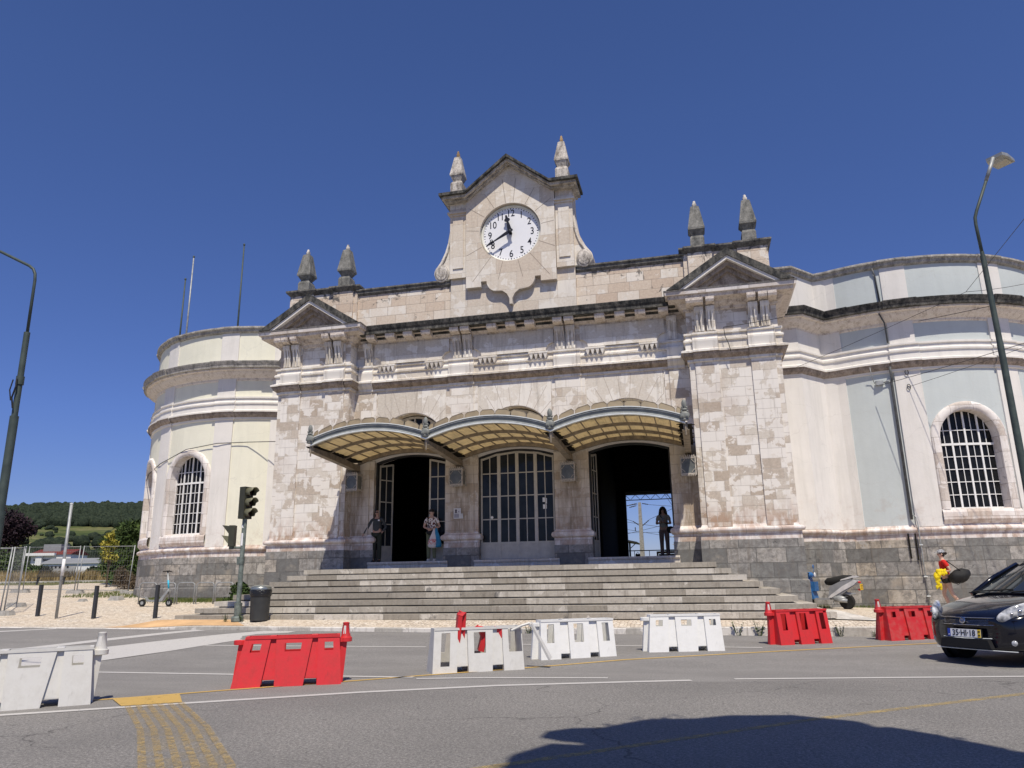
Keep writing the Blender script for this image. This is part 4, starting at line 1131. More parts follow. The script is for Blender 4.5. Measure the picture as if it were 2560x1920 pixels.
for x in (-1.5 * BW, -.5 * BW, .5 * BW, 1.5 * BW):
    mb = MB(); w = .055
    mb.add([(x + a, y, z) for y, zl, zh in ((-3.42, 5.13, 5.33), (-.05, 4.95, 5.15)) for z in (zl, zh) for a in (-w, w)], [(0, 1, 3, 2), (4, 6, 7, 5), (0, 4, 5, 1), (2, 3, 7, 6), (0, 2, 6, 4), (1, 5, 7, 3)])
    mb.add([(x + a, y, z) for y, zl, zh in ((-3.42, 5.12, 5.135), (-.05, 4.94, 4.955)) for z in (zl, zh) for a in (-w - .04, w + .04)], [(0, 1, 3, 2), (4, 6, 7, 5), (0, 4, 5, 1), (2, 3, 7, 6), (0, 2, 6, 4), (1, 5, 7, 3)])
    mb.tube([(x, -3.44, 5.28), (x, -3.44, 4.98)], .022, 8)
    cb(mb, 'bracket', 'rib')
    mb = MB(); mb.box(x - .17, x + .17, -3.38, -.1, 5.262, 5.29)
    for k in range(26):
        yy = -3.35 + .12 * k + random.uniform(-.04, .04); q = random.uniform(.03, .10); s_ = random.choice((-1, 1))
        mb.frus(x + s_ * .15, yy, 5.285, 5.30, q, .05, q * .6, .03)
    cb(mb, 'valley_gutter', 'soot')
    mb = MB(); y = -3.52
    mb.ell((x, y, 5.50), (.135, .05, .115), 16, 8); mb.ell((x, y + .01, 5.39), (.115, .05, .045), 16, 6); mb.ell((x, y, 5.655), (.085, .045, .045), 14, 6)
    for s_ in (-1, 1):
        mb.lathe([(.05, y - .02), (.05, y - .055), (.03, y - .06)], (x + s_ * .06, 0, 5.47), 12, axis='y'); mb.lathe([(.025, y - .05), (.02, y - .075)], (x + s_ * .06, 0, 5.47), 10, axis='y')
        mb.ell((x + s_ * .075, y, 5.60), (.035, .035, .035), 8, 6); mb.ell((x + s_ * .06, y, 5.71), (.035, .035, .03), 8, 6)
    mb.ell((x, y, 5.80), (.072, .045, .135), 12, 8); mb.ell((x, y - .03, 5.79), (.03, .035, .10), 8, 6)
    cb(mb, 'finial', 'gutter', auto=60)

# ---------------------------------------------------------------- wall lanterns
M['lan_frame'] = plain('flaking_cream_iron', (0.46, 0.42, 0.37), 0.7, 0.3, var=0.35, scale=30)
M['lan_glass'] = plain('dusty_grey_lantern_glass', (0.13, 0.14, 0.135), 0.3, 0.5, var=0.3, scale=4)
def lantern(x, y, label):
    L = empty('lantern', (x, y, 4.3), label, 'lantern', 'square wall lanterns under the canopy brackets')
    lo = (x, y, 4.3); w = .215
    mb = MB()
    mb.box(x - w, x + w, y - .2, y + .2, 4.78, 4.83); mb.box(x - w, x + w, y - .2, y + .2, 4.30, 4.345)
    for sx in (-1, 1):
        for sy in (-1, 1): mb.box(x + sx * w - .02, x + sx * w + .02, y + sy * .2 - .02, y + sy * .2 + .02, 4.28, 4.85)
    for k in range(7):
        xx = x - w + .03 + (2 * w - .06) * k / 6
        mb.frus(xx, y - .2, 4.83, 4.90, .026, .012, .008, .006); mb.frus(xx, y - .2, 4.24, 4.30, .008, .006, .026, .012)
    for sx in (-1, 1):
        for (z0, z1) in ((4.36, 4.47), (4.76, 4.65)):
            mb.tube([(x + sx * (w - .02), y - .205, z1), (x + sx * (w - .07), y - .208, lerp(z0, z1, .6)), (x + sx * (w - .12), y - .205, z0)], .010, 5)
    mb.build('frame', 'lan_frame', L, loc=lo)
    mb = MB(); mb.box(x - w + .01, x + w - .01, y - .19, y + .19, 4.33, 4.79); mb.build('pane', 'lan_glass', L, loc=lo)
    mb = MB(); mb.frus(x, y, 4.83, 4.93, .18, .16, .05, .05); mb.tube([(x, y, 4.92), (x, y, 5.02)], .03, 6); mb.tube([(x, y, 4.86), (x, .0, 4.95)], .018, 6); mb.build('hood', 'rib', L, loc=lo)
for x, t in ((-5.56, 'square flaking lantern on the wall left of the left doorway, under the canopy end'), (-1.88, 'square grey-glazed lantern on the pier between the left doorway and the middle doors'),
             (1.79, 'square grey-glazed lantern on the pier between the middle doors and the right doorway'), (5.48, 'square lantern half in sunlight at the right end of the canopy')):
    lantern(x, -.32, t)
mb = MB(); pz = -.105
mb.box(-2.08, -1.83, pz, pz + .004, 3.26, 3.60); o = mb.build('poster', plain('paper_white', (.62, .62, .64), .8, .2, var=.04))
tag(o, 'small white notice with a portrait stuck on the pier beside the middle doors', 'poster')
M['print_grey'] = plain('printed_grey', (.33, .33, .38), .8, .2, var=.1)
mb = MB(); mb.box(-2.06, -1.90, pz - .002, pz, 3.29, 3.42); mb.box(-1.93, -1.885, pz - .002, pz, 3.46, 3.51); mb.build('print', 'print_grey', o)
mb = MB(); mb.ell((-2.0, pz - .001, 3.515), (.035, .001, .05), 12, 8); mb.box(-2.04, -1.96, pz - .0022, pz, 3.44, 3.47); mb.build('portrait', plain('printed_dark', (.10, .09, .12), .8, .2), o)
mb = MB(); mb.box(-1.83, -1.76, pz, pz + .003, 3.26, 3.42); mb.build('slip', plain('paper_slip', (.66, .66, .66), .8, .2), o)

# ---------------------------------------------------------------- plastic road barriers
def plastic(name, c, dirt=(0.3, 0.28, 0.25), amt=0.5):
    g = NT(name, 0.42, 0.45); p = g.obj()
    n = g.noise(p, 7, 8, 0.7); s_ = g.noise(g.sc(p, 22, 22, 5), 1.0, 6, 0.7)
    a = g.mix(g.ramp(n, [(0.45, 0.0), (0.75, amt)]), c, dirt)
    a = g.mix(g.ramp(s_, [(0.60, 0.0), (0.72, amt * .8)]), a, tuple(x * .7 for x in dirt))
    g.put(g.b.inputs['Roughness'], g.ramp(n, [(0.3, .35), (.7, .7)])); g.bump(n, .12, .02)
    return g.col(a)
M['pl_white'] = plastic('white_barrier_plastic', (0.61, 0.60, 0.565), (.38, .36, .32), .38)
M['pl_white2'] = plastic('fresh_white_plastic', (0.74, 0.74, 0.72), (.42, .42, .40), .28)
M['pl_red'] = plastic('red_barrier_plastic', (0.62, 0.03, 0.035), (.30, .03, .03), .5)
M['pl_red2'] = plastic('dusty_red_barrier_plastic', (0.55, 0.025, 0.03), (.42, .16, .14), .55)
g = NT('reflective_strip', .3, .5); M['reflect'] = g.col((.62, .60, .56))
def barrier(loc, rz, mat, label, holes='small', L=1.38, H=.62, sl=1.0, lugl=True, lugr=True, cone=None, tray=True, skip=()):
    B = empty('road_barrier', loc, label, 'barrier', 'plastic water-filled road barriers', rz=rz)
    db, dt = .215, .125
    bt = [(0, .245, .10, .32), (.245, .38, .32, .375), (.38, .635, .375, .71), (.635, .77, .71, .765), (.77, 1, .765, .97)]
    bt = [(b0, b1, lerp(b0, t0, sl), lerp(b1, t1, sl)) for b0, b1, t0, t1 in bt]; e0, e1_ = .10 * sl, 1 - .03 * sl
    hz = (.43, .535) if holes == 'small' else (.26, .555)
    zs = [0, .095, hz[0], hz[1], H]
    mb = MB()
    def pt(f0, f1, z, side, ins):
        t = z / H; return ((lerp(f0, f1, t)) * L, side * (-(lerp(db, dt, t)) + ins), z)
    for side in (1, -1):
        for ci, (b0, b1, t0, t1) in enumerate(bt):
            fl = ci in (1, 3); ins = .035 if fl else 0.0
            cols_ = [0, 1] if fl else [0, .30, .70, 1] if ci != 2 else [0, .26, .74, 1]
            for k in range(len(cols_) - 1):
                fa, fb = cols_[k], cols_[k + 1]
                for r_ in range(4):
                    if fl and r_ == 0: continue
                    if not fl and k == 1 and r_ == 2: continue
                    if (side, ci, k, r_) in skip: continue
                    za, zb_ = zs[r_], zs[r_ + 1]
                    ua0, ua1 = lerp(b0, b1, fa), lerp(t0, t1, fa); ub0, ub1 = lerp(b0, b1, fb), lerp(t0, t1, fb)
                    q = [pt(ua0, ua1, za, side, ins), pt(ub0, ub1, za, side, ins), pt(ub0, ub1, zb_, side, ins), pt(ua0, ua1, zb_, side, ins)]
                    mb.add(q, [(0, 1, 2, 3)])
            if fl:   # returns of the flute and roof of the forklift slot
                for q0, q1 in ((b0, t0), (b1, t1)):
                    mb.add([pt(q0, q1, .0, side, 0), pt(q0, q1, H, side, 0), pt(q0, q1, H, side, ins), pt(q0, q1, .0, side, ins + .04)], [(0, 1, 2, 3)])
                t = .095 / H
                a_, b_ = lerp(b0, t0, t) * L, lerp(b1, t1, t) * L; y_ = -lerp(db, dt, t) + ins
                if side == 1: mb.add([(a_, y_, .095), (b_, y_, .095), (b_, -y_, .095), (a_, -y_, .095)], [(0, 1, 2, 3)])
            elif True:   # hole lining
                pass
    for (f0, f1) in ((0, e0), (1, e1_)):
        mb.add([(f0 * L, -db, 0), (f0 * L, db, 0), (f1 * L, dt, H), (f1 * L, -dt, H)], [(0, 1, 2, 3)])
    sh = mb.build('shell', mat, B)
    m_ = sh.modifiers.new('s', 'SOLIDIFY'); m_.thickness = .012; m_.offset = -1
    mb = MB(); x0, x1 = e0 * L, e1_ * L; r_ = dt + .012
    for (xa, xb, ya, yb) in ((x0 - .01, x1 + .01, -r_, -r_ + .035), (x0 - .01, x1 + .01, r_ - .035, r_), (x0 - .01, x0 + .03, -r_ + .035, r_ - .035), (x1 - .03, x1 + .01, -r_ + .035, r_ - .035)):
        mb.box(xa, xb, ya, yb, H - .028, H + .004)
    if tray:
        for f in (.345, .735): mb.box(f * L - .04, f * L + .04, -r_ + .01, r_ - .01, H - .03, H + .007)
    mb.build('rim', mat, B)
    for on, s_, xe in ((lugl, -1, e0 * L), (lugr, 1, e1_ * L)):
        if not on: continue
        mb = MB(); cx = xe + s_ * .085
        mb.lathe([(.075, H - .10), (.085, H - .095), (.085, H - .045), (.075, H - .04)], (cx, 0, 0), 16)
        mb.box(min(xe, cx), max(xe, cx), -.07, .07, H - .097, H - .043)
        xb = xe - (.10 * L if s_ < 0 else -.03 * L) * 1.0
        mb.prism([(xe - s_ * .03, 0), (xb + s_ * .02, 0), (cx + s_ * .02, H - .10), (xe - s_ * .03, H - .10)][::1 if s_ > 0 else 1], -.035, .035)
        mb.build('coupling_lug', mat, B, auto=40)
        if cone == s_:
            mb = MB(); mb.lathe([(.07, H - .04), (.062, H - .02), (.042, H + .13), (.045, H + .135), (.045, H + .15), (.03, H + .155)], (cx, 0, 0), 16)
            c_ = mb.build('coupling_cap', mat, B, auto=40)
            mb = MB()
            for a in (-110, -20, 70, 160):
                v = []
                for da in (-18, 18):
                    for z, rr in ((H + .005, .0605), (H + .11, .0475)):
                        v.append((cx + rr * cos(rad(a + da)), rr * sin(rad(a + da)), z))
                mb.add(v, [(0, 2, 3, 1)])
            mb.build('reflector', 'reflect', c_)
    return B
def bpos(x0, y0, x1, y1):
    a = math.atan2(y1 - y0, x1 - x0); n = Vector((-sin(a), cos(a))) * .215
    return (x0 + n.x, y0 + n.y, road_z(x0, y0)), a, math.dist((x0, y0), (x1, y1))
def place(x0, y0, x1, y1, *a, L=None, **k):
    loc, rz, l = bpos(x0, y0, x1, y1); return barrier(loc, rz, *a, L=L or l, **k)
dx, dy = math.cos(rad(28.5)), math.sin(rad(28.5))
place(-1.257 - 1.40 * .755, -15.947 - 1.40 * .655, -1.257, -15.947, 'pl_white', 'scuffed white plastic barrier cut off by the left edge, nearest the camera', holes='small', cone=1)
place(-.357, -14.572, .877, -13.955, 'pl_red', 'glossy red barrier near the litter bin, with a reflector cap on its right end', holes='small', cone=1)
place(1.759, -12.80, 2.95, -12.08, 'pl_white', 'wrecked white plastic barrier filled with red scraps', holes='big', sl=.3, tray=False, lugr=False, lugl=False,
      skip=((1, 4, 2, 3), (1, 4, 1, 3), (1, 4, 2, 2), (1, 0, 1, 1), (-1, 4, 1, 3)))
place(2.978, -10.919, 4.131, -10.245, 'pl_white2', 'white plastic barrier with tall slots, second from the wrecked one', holes='big', sl=.25, L=1.34, lugr=False)
place(4.651, -9.678, 5.924, -9.296, 'pl_white2', 'white plastic barrier with small square holes, left of the first far red one', holes='small', sl=.55, L=1.34, lugr=False)
place(6.98, -8.28, 7.95, -7.72, 'pl_red', 'dark red barrier with a torn panel before the right end of the steps', holes='big', sl=.1, L=1.12, lugr=False, cone=-1, skip=((1, 4, 2, 3),))
place(9.10, -7.20, 10.1, -6.62, 'pl_red2', 'dusty red plastic barrier beside the black car', holes='small', sl=.35, L=1.2, cone=-1, lugr=False)
# scraps of red barrier thrown into the broken one, and its torn rail
def scrap(pts, w, loc, rz, label, mat='pl_red'):
    mb = MB(); n = len(pts)
    for i in range(n - 1):
        (x0, z0), (x1, z1) = pts[i], pts[i + 1]
        mb.add([(x0, -w, z0), (x1, -w, z1), (x1, w, z1), (x0, w, z0)], [(0, 1, 2, 3)])
        mb.add([(x0, -w, z0), (x1, -w, z1), (x1 + .05, -w - .03, z1 - .02), (x0 + .05, -w - .03, z0 - .02)], [(0, 1, 2, 3)])
    o = mb.build('barrier_scrap', mat); o.location = loc; o.rotation_euler = (rad(8), rad(-12), rz)
    m_ = o.modifiers.new('s', 'SOLIDIFY'); m_.thickness = .02
    return tag(o, label, 'plastic scrap', 'red scraps in the wrecked barrier')
scrap([(-.06, -.20), (.0, .05), (.10, .40), (.16, .44), (.12, .28), (.02, -.12)], .07, (1.98, -12.42, .40), rad(30), 'long bent red plastic scrap sticking up out of the wrecked white barrier')
scrap([(-.14, .26), (-.04, .30), (-.02, .12), (-.10, -.06)], .06, (2.36, -12.18, .36), rad(25), 'dark red hooked plastic scrap in the middle of the wrecked white barrier')
scrap([(.10, .22), (.0, -.12), (-.12, -.16)], .07, (2.48, -12.13, .38), rad(35), 'flat red plastic scrap leaning in the right slot of the wrecked white barrier')
mb = MB(); mb.add([(0, 0, .66), (.02, .05, .67), (.33, .10, .14), (.30, .05, .12), (0, -.05, .64), (.28, 0, .11)], [(0, 1, 2, 3), (0, 3, 5, 4)])
mb.tube([(-.28, -.02, .56), (-.12, -.03, .63), (.0, .0, .66)], .022, 6)
o = mb.build('torn_rail', 'pl_white'); o.location = (3.02, -12.0, 0.0); o.rotation_euler = (0, 0, rad(20)); m_ = o.modifiers.new('s', 'SOLIDIFY'); m_.thickness = .03
tag(o, 'torn white plastic rail leaning off the right end of the wrecked barrier', 'plastic scrap')

# ---------------------------------------------------------------- street furniture
M['green_pole'] = plain('dark_green_pole_paint', (0.055, 0.075, 0.068), 0.55, 0.4, var=0.2)
M['galv'] = plain('galvanised_steel', (0.33, 0.345, 0.35), 0.5, 0.4, metal=0.3, var=0.2)
M['anth'] = plain('anthracite_bollard', (0.035, 0.038, 0.045), 0.6, 0.4)
M['concrete'] = plain('concrete_grey', (0.33, 0.32, 0.30), 0.9, 0.2, var=0.2, scale=9)
def pz(x, y): return plaza_z(x, y)
# bollards
for i, (x, y, lb) in enumerate(((-14.56, -3.48, 'dark square bollard on the cobbles left of the bare metal post'), (-12.10, -3.91, 'dark square bollard between the bare metal post and the blue-stemmed kick scooter'), (-10.08, -3.78, 'dark square bollard in front of the bicycle hoops, nearest the steps'))):
    z = pz(x, y); B = empty('bollard', (x, y, z), lb, 'bollard', 'dark bollards along the plaza edge')
    mb = MB(); mb.box(x - .045, x + .045, y - .045, y + .045, z - .05, z + .93); mb.build('post', 'anth', B, loc=(x, y, z))
    mb = MB(); mb.box(x - .047, x + .047, y - .047, y + .047, z + .934, z + .95); mb.box(x - .04, x + .04, y - .04, y + .04, z + .93, z + .934); mb.build('cap', 'anth', B, loc=(x, y, z))
x, y = -13.36, -3.99; z = pz(x, y)
Pp = empty('metal_post', (x, y, z), 'tall bare galvanised post standing alone on the cobbles', 'post')
mb = MB(); mb.tube([(x, y, z - .05), (x + .02, y, z + 3.42)], .045, 12); mb.build('tube', 'galv', Pp, loc=(x, y, z), smooth=True)
mb = MB(); mb.lathe([(.05, z + 3.41), (.05, z + 3.45), (.02, z + 3.46)], (x + .02, y, 0), 12); mb.build('cap', 'lip', Pp, loc=(x, y, z))
mb = MB(); mb.tube([(x + .012, y, z + 1.25), (x + .015, y, z + 1.75)], .0465, 12); mb.build('sticker', 'wframe', Pp, loc=(x, y, z), smooth=True)
# bicycle hoops
ks = [(-14.3, .62), (-13.55, .68), (-12.8, .74), (-12.05, .80), (-11.3, .84)]
for i, (x, y) in enumerate(ks):
    z = pz(x, y)
    nm = ['leftmost', 'second from the left', 'middle', 'second from the right', 'rightmost'][i]
    mb = MB(); w = .66
    pts = [(x, y, z - .05), (x, y, z + .62)] + [(x + .12 - .12 * cos(rad(a)), y, z + .62 + .12 * sin(rad(a))) for a in (30, 60, 90)] + [(x + w - .12 + .12 * sin(rad(a)), y + .06, z + .62 + .12 * cos(rad(a))) for a in (0, 30, 60, 90)] + [(x + w, y + .06, z - .05)]
    mb.tube(pts, .024, 8)
    tag(mb.build('bicycle_hoop', 'galv', smooth=True, loc=(x, y, z)), 'grey steel bicycle hoop by the round wing, %s of the five' % nm, 'bike rack', 'bicycle hoops beside the round wing')
# litter bin
bx, by = -5.73, -5.28; bz = pz(bx, by)
BN = empty('litter_bin', (bx, by, bz), 'black litter bin with a silver domed lid and bin liner beside the traffic light', 'litter bin')
M['bin'] = plain('charcoal_bin_plastic', (0.04, 0.042, 0.042), 0.5, 0.4)
M['lid'] = plain('grey_metal_lid', (0.34, 0.36, 0.33), 0.28, 0.5, metal=0.7)
g = NT('bin_bag', .25, .5); g.bump(g.noise(g.obj(), 22, 4, .6, .5), .8, .03); M['bag'] = g.col((.012, .012, .013))
lo = (bx, by, bz)
mb = MB(); mb.lathe([(.20, bz), (.235, bz + .015), (.24, bz + .05), (.258, bz + .70), (.262, bz + .72)], (bx, by, 0), 28); mb.build('body', 'bin', BN, loc=lo, auto=40)
mb = MB()
R_ = [(.268, bz + .62), (.28, bz + .66), (.275, bz + .70), (.285, bz + .76), (.27, bz + .80), (.255, bz + .82)]
mb.lathe(R_, (bx, by, 0), 28); mb.build('bin_liner', 'bag', BN, loc=lo, auto=60)
mb = MB(); mb.lathe([(.26, bz + .79), (.272, bz + .80), (.272, bz + .835), (.25, bz + .87), (.18, bz + .90), (.08, bz + .912), (.01, bz + .915)], (bx, by, 0), 28); mb.build('lid', 'lid', BN, loc=lo, auto=40)
# traffic light
tx, ty = -6.33, -5.35; tz = pz(tx, ty)
TL = empty('traffic_light', (tx, ty, tz), 'traffic light pole with three hooded lamps facing right and a red pedestrian signal', 'traffic light')
lo = (tx, ty, tz)
M['tl_body'] = plain('olive_black_signal_housing', (0.045, 0.045, 0.03), 0.5, 0.4)
M['tl_hood'] = plain('olive_signal_visor', (0.16, 0.155, 0.095), 0.5, 0.4)
M['tl_pole'] = plain('grey_green_signal_pole', (0.16, 0.19, 0.17), 0.55, 0.4, var=0.35, scale=9)
mb = MB(); mb.lathe([(.16, tz), (.16, tz + .10), (.13, tz + .13)], (tx, ty, 0), 16); mb.tube([(tx, ty, tz + .1), (tx, ty, tz + .42)], .095, 14); mb.tube([(tx, ty, tz + .4), (tx + .01, ty, tz + 2.72)], .062, 14)
mb.tube([(tx, ty, tz + .42), (tx, ty, tz + .47)], .10, 14); mb.tube([(tx, ty, tz + 1.45), (tx, ty, tz + 1.62)], .072, 12); mb.box(tx - .12, tx - .05, ty - .04, ty + .04, tz + 1.45, tz + 1.66)
mb.build('pole', 'tl_pole', TL, loc=lo, auto=40)
mb = MB(); mb.tube([(tx, ty, tz + 1.95), (tx, ty, tz + 2.28)], .064, 14, cap=False); mb.tube([(tx, ty, tz + 2.42), (tx, ty, tz + 2.5)], .064, 14, cap=False); mb.build('sticker', 'wframe', TL, loc=lo, smooth=True)
yaw_s = rad(-14)
SG = empty('signal_head', (tx, ty, tz + 2.66), rz=yaw_s); SG.parent = TL; SG.location = (0, 0, 2.66)
mb = MB(); mb.box(-.10, .10, -.15, .15, 0, .86); mb.build('housing', 'tl_body', SG)
M['lens_dark'] = plain('dark_signal_lens', (.03, .012, .010), .3, .5)
for k in range(3):
    zz = .15 + .28 * k
    mb = MB(); v = []; N = 14
    for i in range(N + 1):
        a = rad(-40 + 260 * i / N)
        for xx in (.09, .22, .35):
            if xx == .35 and (a < 0.1 or a > PI - .1): xx = .25
            v.append((xx, .132 * cos(a), zz + .132 * sin(a)))
    mb.add(v, [(i * 3 + j, (i + 1) * 3 + j, (i + 1) * 3 + j + 1, i * 3 + j + 1) for i in range(N) for j in range(2)])
    o = mb.build('visor', 'tl_hood', SG, smooth=True); m_ = o.modifiers.new('s', 'SOLIDIFY'); m_.thickness = .006
    mb = MB(); mb.lathe([(.11, .10), (.10, .125), (.01, .13)], (0, 0, zz), 16, axis='x'); mb.build('lens', 'lens_dark', SG, smooth=True)
PG = empty('pedestrian_signal', (0, 0, 0)); PG.parent = TL; PG.location = (-.33, -.03, 1.93); PG.rotation_euler = (0, 0, rad(200))
mb = MB(); mb.box(-.09, .06, -.13, .13, 0, .56); mb.build('housing', 'tl_body', PG)
g = NT('red_figure_lens', .4, .4); g.put(g.b.inputs['Emission Color'], (0.8, .05, .04)); g.b.inputs['Emission Strength'].default_value = .25; M['redfig'] = g.col((.35, .02, .02))
for k in (0, 1):
    zz = .05 + .27 * k
    mb = MB(); mb.add([(.06, -.12, zz + .22), (.06, .12, zz + .22), (.24, .12, zz + .24), (.24, -.12, zz + .24), (.06, -.12, zz + .02), (.06, .12, zz + .02)], [(0, 1, 2, 3), (0, 3, 4), (1, 5, 2)])
    o = mb.build('visor', 'tl_body' if k else 'tl_hood', PG); m_ = o.modifiers.new('s', 'SOLIDIFY'); m_.thickness = .006
    mb = MB(); mb.box(.058, .062, -.10, .10, zz, zz + .21); mb.build('lens', 'lens_dark', PG)
mb = MB(); mb.ell((.065, 0, .48), (.004, .018, .02), 8, 6); mb.box(.063, .067, -.03, .03, .40, .46); mb.box(.063, .067, -.028, -.006, .33, .40); mb.box(.063, .067, .006, .028, .33, .40); mb.build('figure', 'redfig', PG)
mb = MB(); mb.tube([(tx, ty, tz + 1.90), (tx - .33, ty - .02, tz + 1.90)], .035, 10); mb.tube([(tx - .33, ty - .03, tz + 1.86), (tx - .33, ty - .03, tz + 1.96)], .06, 10); mb.build('arm', 'tl_pole', TL, loc=lo, smooth=True)
# street lamps
lz = pz(12.44, -5.7)
LR = empty('street_lamp', (12.44, -5.7, lz), 'tall dark green street lamp with a bent arm in front of the blue wing', 'street lamp')
lo = (12.44, -5.7, lz); Y_ = -5.7
mb = MB(); mb.tube([(12.44, Y_, lz - .1), (12.44, Y_, 2.6), (12.44, Y_, 6.2)], [.085, .078, .068], 18); mb.tube([(12.44, Y_, 6.18), (12.42, Y_, 8.32)], [.062, .056], 16); mb.tube([(12.42, Y_, 8.30), (12.42, Y_, 8.42)], [.045, .042], 12)
mb.build('pole', 'green_pole', LR, loc=lo, auto=50)
mb = MB(); mb.tube([(12.42, Y_, 8.3), (12.40, Y_, 9.1), (12.41, Y_, 9.28), (12.47, Y_, 9.45), (12.80, Y_, 10.22)], [.036, .036, .036, .036, .034], 10); mb.build('arm', 'green_pole', LR, loc=lo, smooth=True)
mb = MB(); mb.tube([(12.78, Y_, 10.18), (13.02, Y_, 10.74)], .042, 10); mb.build('arm_sleeve', 'galv', LR, loc=lo, smooth=True)
Hd = empty('lamp_head'); Hd.parent = LR; Hd.location = (.60, 0, 10.72 - lz); Hd.rotation_euler = (rad(4), rad(-4), rad(-40)); Hd.scale = (1.35, 1.35, 1.35)
mb = MB(); mb.prism([(-.13, 0), (-.16, .16), (-.14, .52), (.14, .52), (.16, .16), (.13, 0)], .0, .06, 'z'); mb.frus(0, .1, -.03, .0, .05, .08, .10, .12); mb.build('housing', 'galv', Hd)
mb = MB(); mb.prism([(-.11, .18), (-.11, .47), (.11, .47), (.11, .18)], -.012, .0, 'z'); mb.build('lens', plain('lamp_lens', (.36, .34, .28), .3, .5), Hd)
LL = empty('street_lamp', (-3.42, -15.5, 0), 'thick dark green lamp post at the left edge with its arm reaching out of frame', 'street lamp')
lo = (-3.42, -15.5, 0); X = -3.43
mb = MB(); mb.tube([(X, -15.5, -.1), (X, -15.5, 2.3)], .064, 18); mb.tube([(X - .005, -15.5, 2.28), (X - .01, -15.5, 3.60)], .055, 18); mb.tube([(X - .01, -15.5, 3.58), (X - .015, -15.5, 4.82)], .040, 16)
mb.tube([(X - .01, -15.5, 4.05), (X - .01, -15.5, 4.17)], .052, 16); mb.build('pole', 'green_pole', LL, loc=lo, auto=50)
mb = MB(); mb.tube([(X - .012, -15.5, 4.8), (X - .02, -15.5, 5.62), (X - .035, -15.5, 5.72), (X - .08, -15.5, 5.80), (X - .16, -15.5, 5.86), (X - .72, -15.5, 6.15), (X - 1.5, -15.5, 6.5)], .021, 12); mb.build('arm', 'green_pole', LL, loc=lo, smooth=True)
mb = MB(); mb.prism([(-.13, 0), (-.16, .16), (-.14, .52), (.14, .52), (.16, .16), (.13, 0)], .0, .06, 'z'); o = mb.build('lamp_head', 'galv', LL); o.location = (-1.5, 0, 6.52); o.rotation_euler = (0, 0, rad(90))
mb = MB(); mb.tube([(X, -15.56, 4.12), (X + .02, -15.58, 4.0), (X - .02, -15.58, 3.85), (X + .01, -15.57, 3.7)], .012, 5); mb.tube([(X - .02, -15.6, 4.1), (X - .03, -15.62, 3.95), (X + .0, -15.61, 3.8)], .009, 5); mb.build('loose_cable', 'rubber', LL, loc=lo)
# flagpoles on the left round roof
for i, (x, y, z1, lb) in enumerate(((-18.1, 6.2, 15.95, 'short green roof pole, leftmost on the yellow round wing'), (-17.67, 6.1, 17.05, 'rusty taller roof pole beside the leftmost one'), (-14.82, 6.0, 17.3, 'green roof pole standing alone, nearest the pediment'))):
    FP = empty('roof_pole', (x, y, 11.0), lb, 'pole', 'poles on the yellow round wing')
    mb = MB(); mb.tube([(x, y, 10.9), (x, y, z1)], [.05, .032], 8); mb.build('shaft', ['green_pole', 'galv', 'green_pole'][i], FP, loc=(x, y, 11.0), smooth=True)
    mb = MB(); mb.ell((x, y, z1), (.055, .055, .07), 8, 6); mb.build('ball', 'green_pole', FP, loc=(x, y, 11.0))
# overhead wires (sagging) and wall cables
def wire(a, b, sag, r_, label, n=14, cat='cable'):
    pts = [(lerp(a[0], b[0], i / n), lerp(a[1], b[1], i / n), lerp(a[2], b[2], i / n) - sag * 4 * (i / n) * (1 - i / n)) for i in range(n + 1)]
    mb = MB(); mb.tube(pts, r_, 5); o = mb.build('overhead_wire', 'iron', smooth=True); return tag(o, label, cat, 'wires in front of the blue wing')
def dr(th, z, off=.07): p = dpt(th, off); return (p[0], p[1], z)
h1 = dr(-6, 7.2)
wire(h1, (22.0, -10.0, 9.2), .35, .007, 'thin wire rising from the lower wall ring out of frame on the right')
KN = (12.54, -4.0, 8.07)
wire((8.835, -.66, 7.33), KN, .03, .006, 'thin wire from the right pavilion corner up to the knot by the lamp')
wire(KN, (11.68, -11.0, 7.45), 0, .006, 'steep wire running from the knot up into the sky at the right edge')
wire(KN, (17.0, -3.0, 9.3), .25, .006, 'thin wire running right along the black cornice')
wire((13.0, 1.6, 9.15), (21.0, -7.0, 8.6), .2, .010, 'thick cable leaving the cornice down to the right')
wire(dr(-14, 7.3, .3), (16.5, -4.5, 7.35), .06, .009, 'dark cable with a clamp crossing the string cornice')
mb = MB(); mb.tube([(8.60, -.80, 8.9), (8.1, -.80, 8.84), (7.2, -.80, 8.77), (6.85, -.80, 8.75), (6.87, -.80, 8.45)], .012, 5); mb.tube([(6.87, -.80, 8.45), (6.95, -.84, 8.2), (7.0, -.82, 7.95)], .012, 5)
tag(mb.build('wall_cable', 'iron', smooth=True), 'loose black cable looped across the right pavilion frieze', 'cable')
mb = MB()
pts = [dr(55, 5.75, .10), dr(40, 5.9, .10), dr(27, 6.20, .10), dr(20, 6.35, .08), dr(10, 6.62, .14), dr(-4, 6.78, .12), dr(-16, 6.80, .1), (-1, 0, 0)][:-1]
pts = pts + [(9.7, 2.55, 6.72), (8.52, 2.1, 6.75)]
mb.tube(pts, .016, 5); o = mb.build('wall_cable', 'iron', smooth=True, sx=-1); tag(o, 'sagging grey cable strung across the yellow round wing', 'cable')
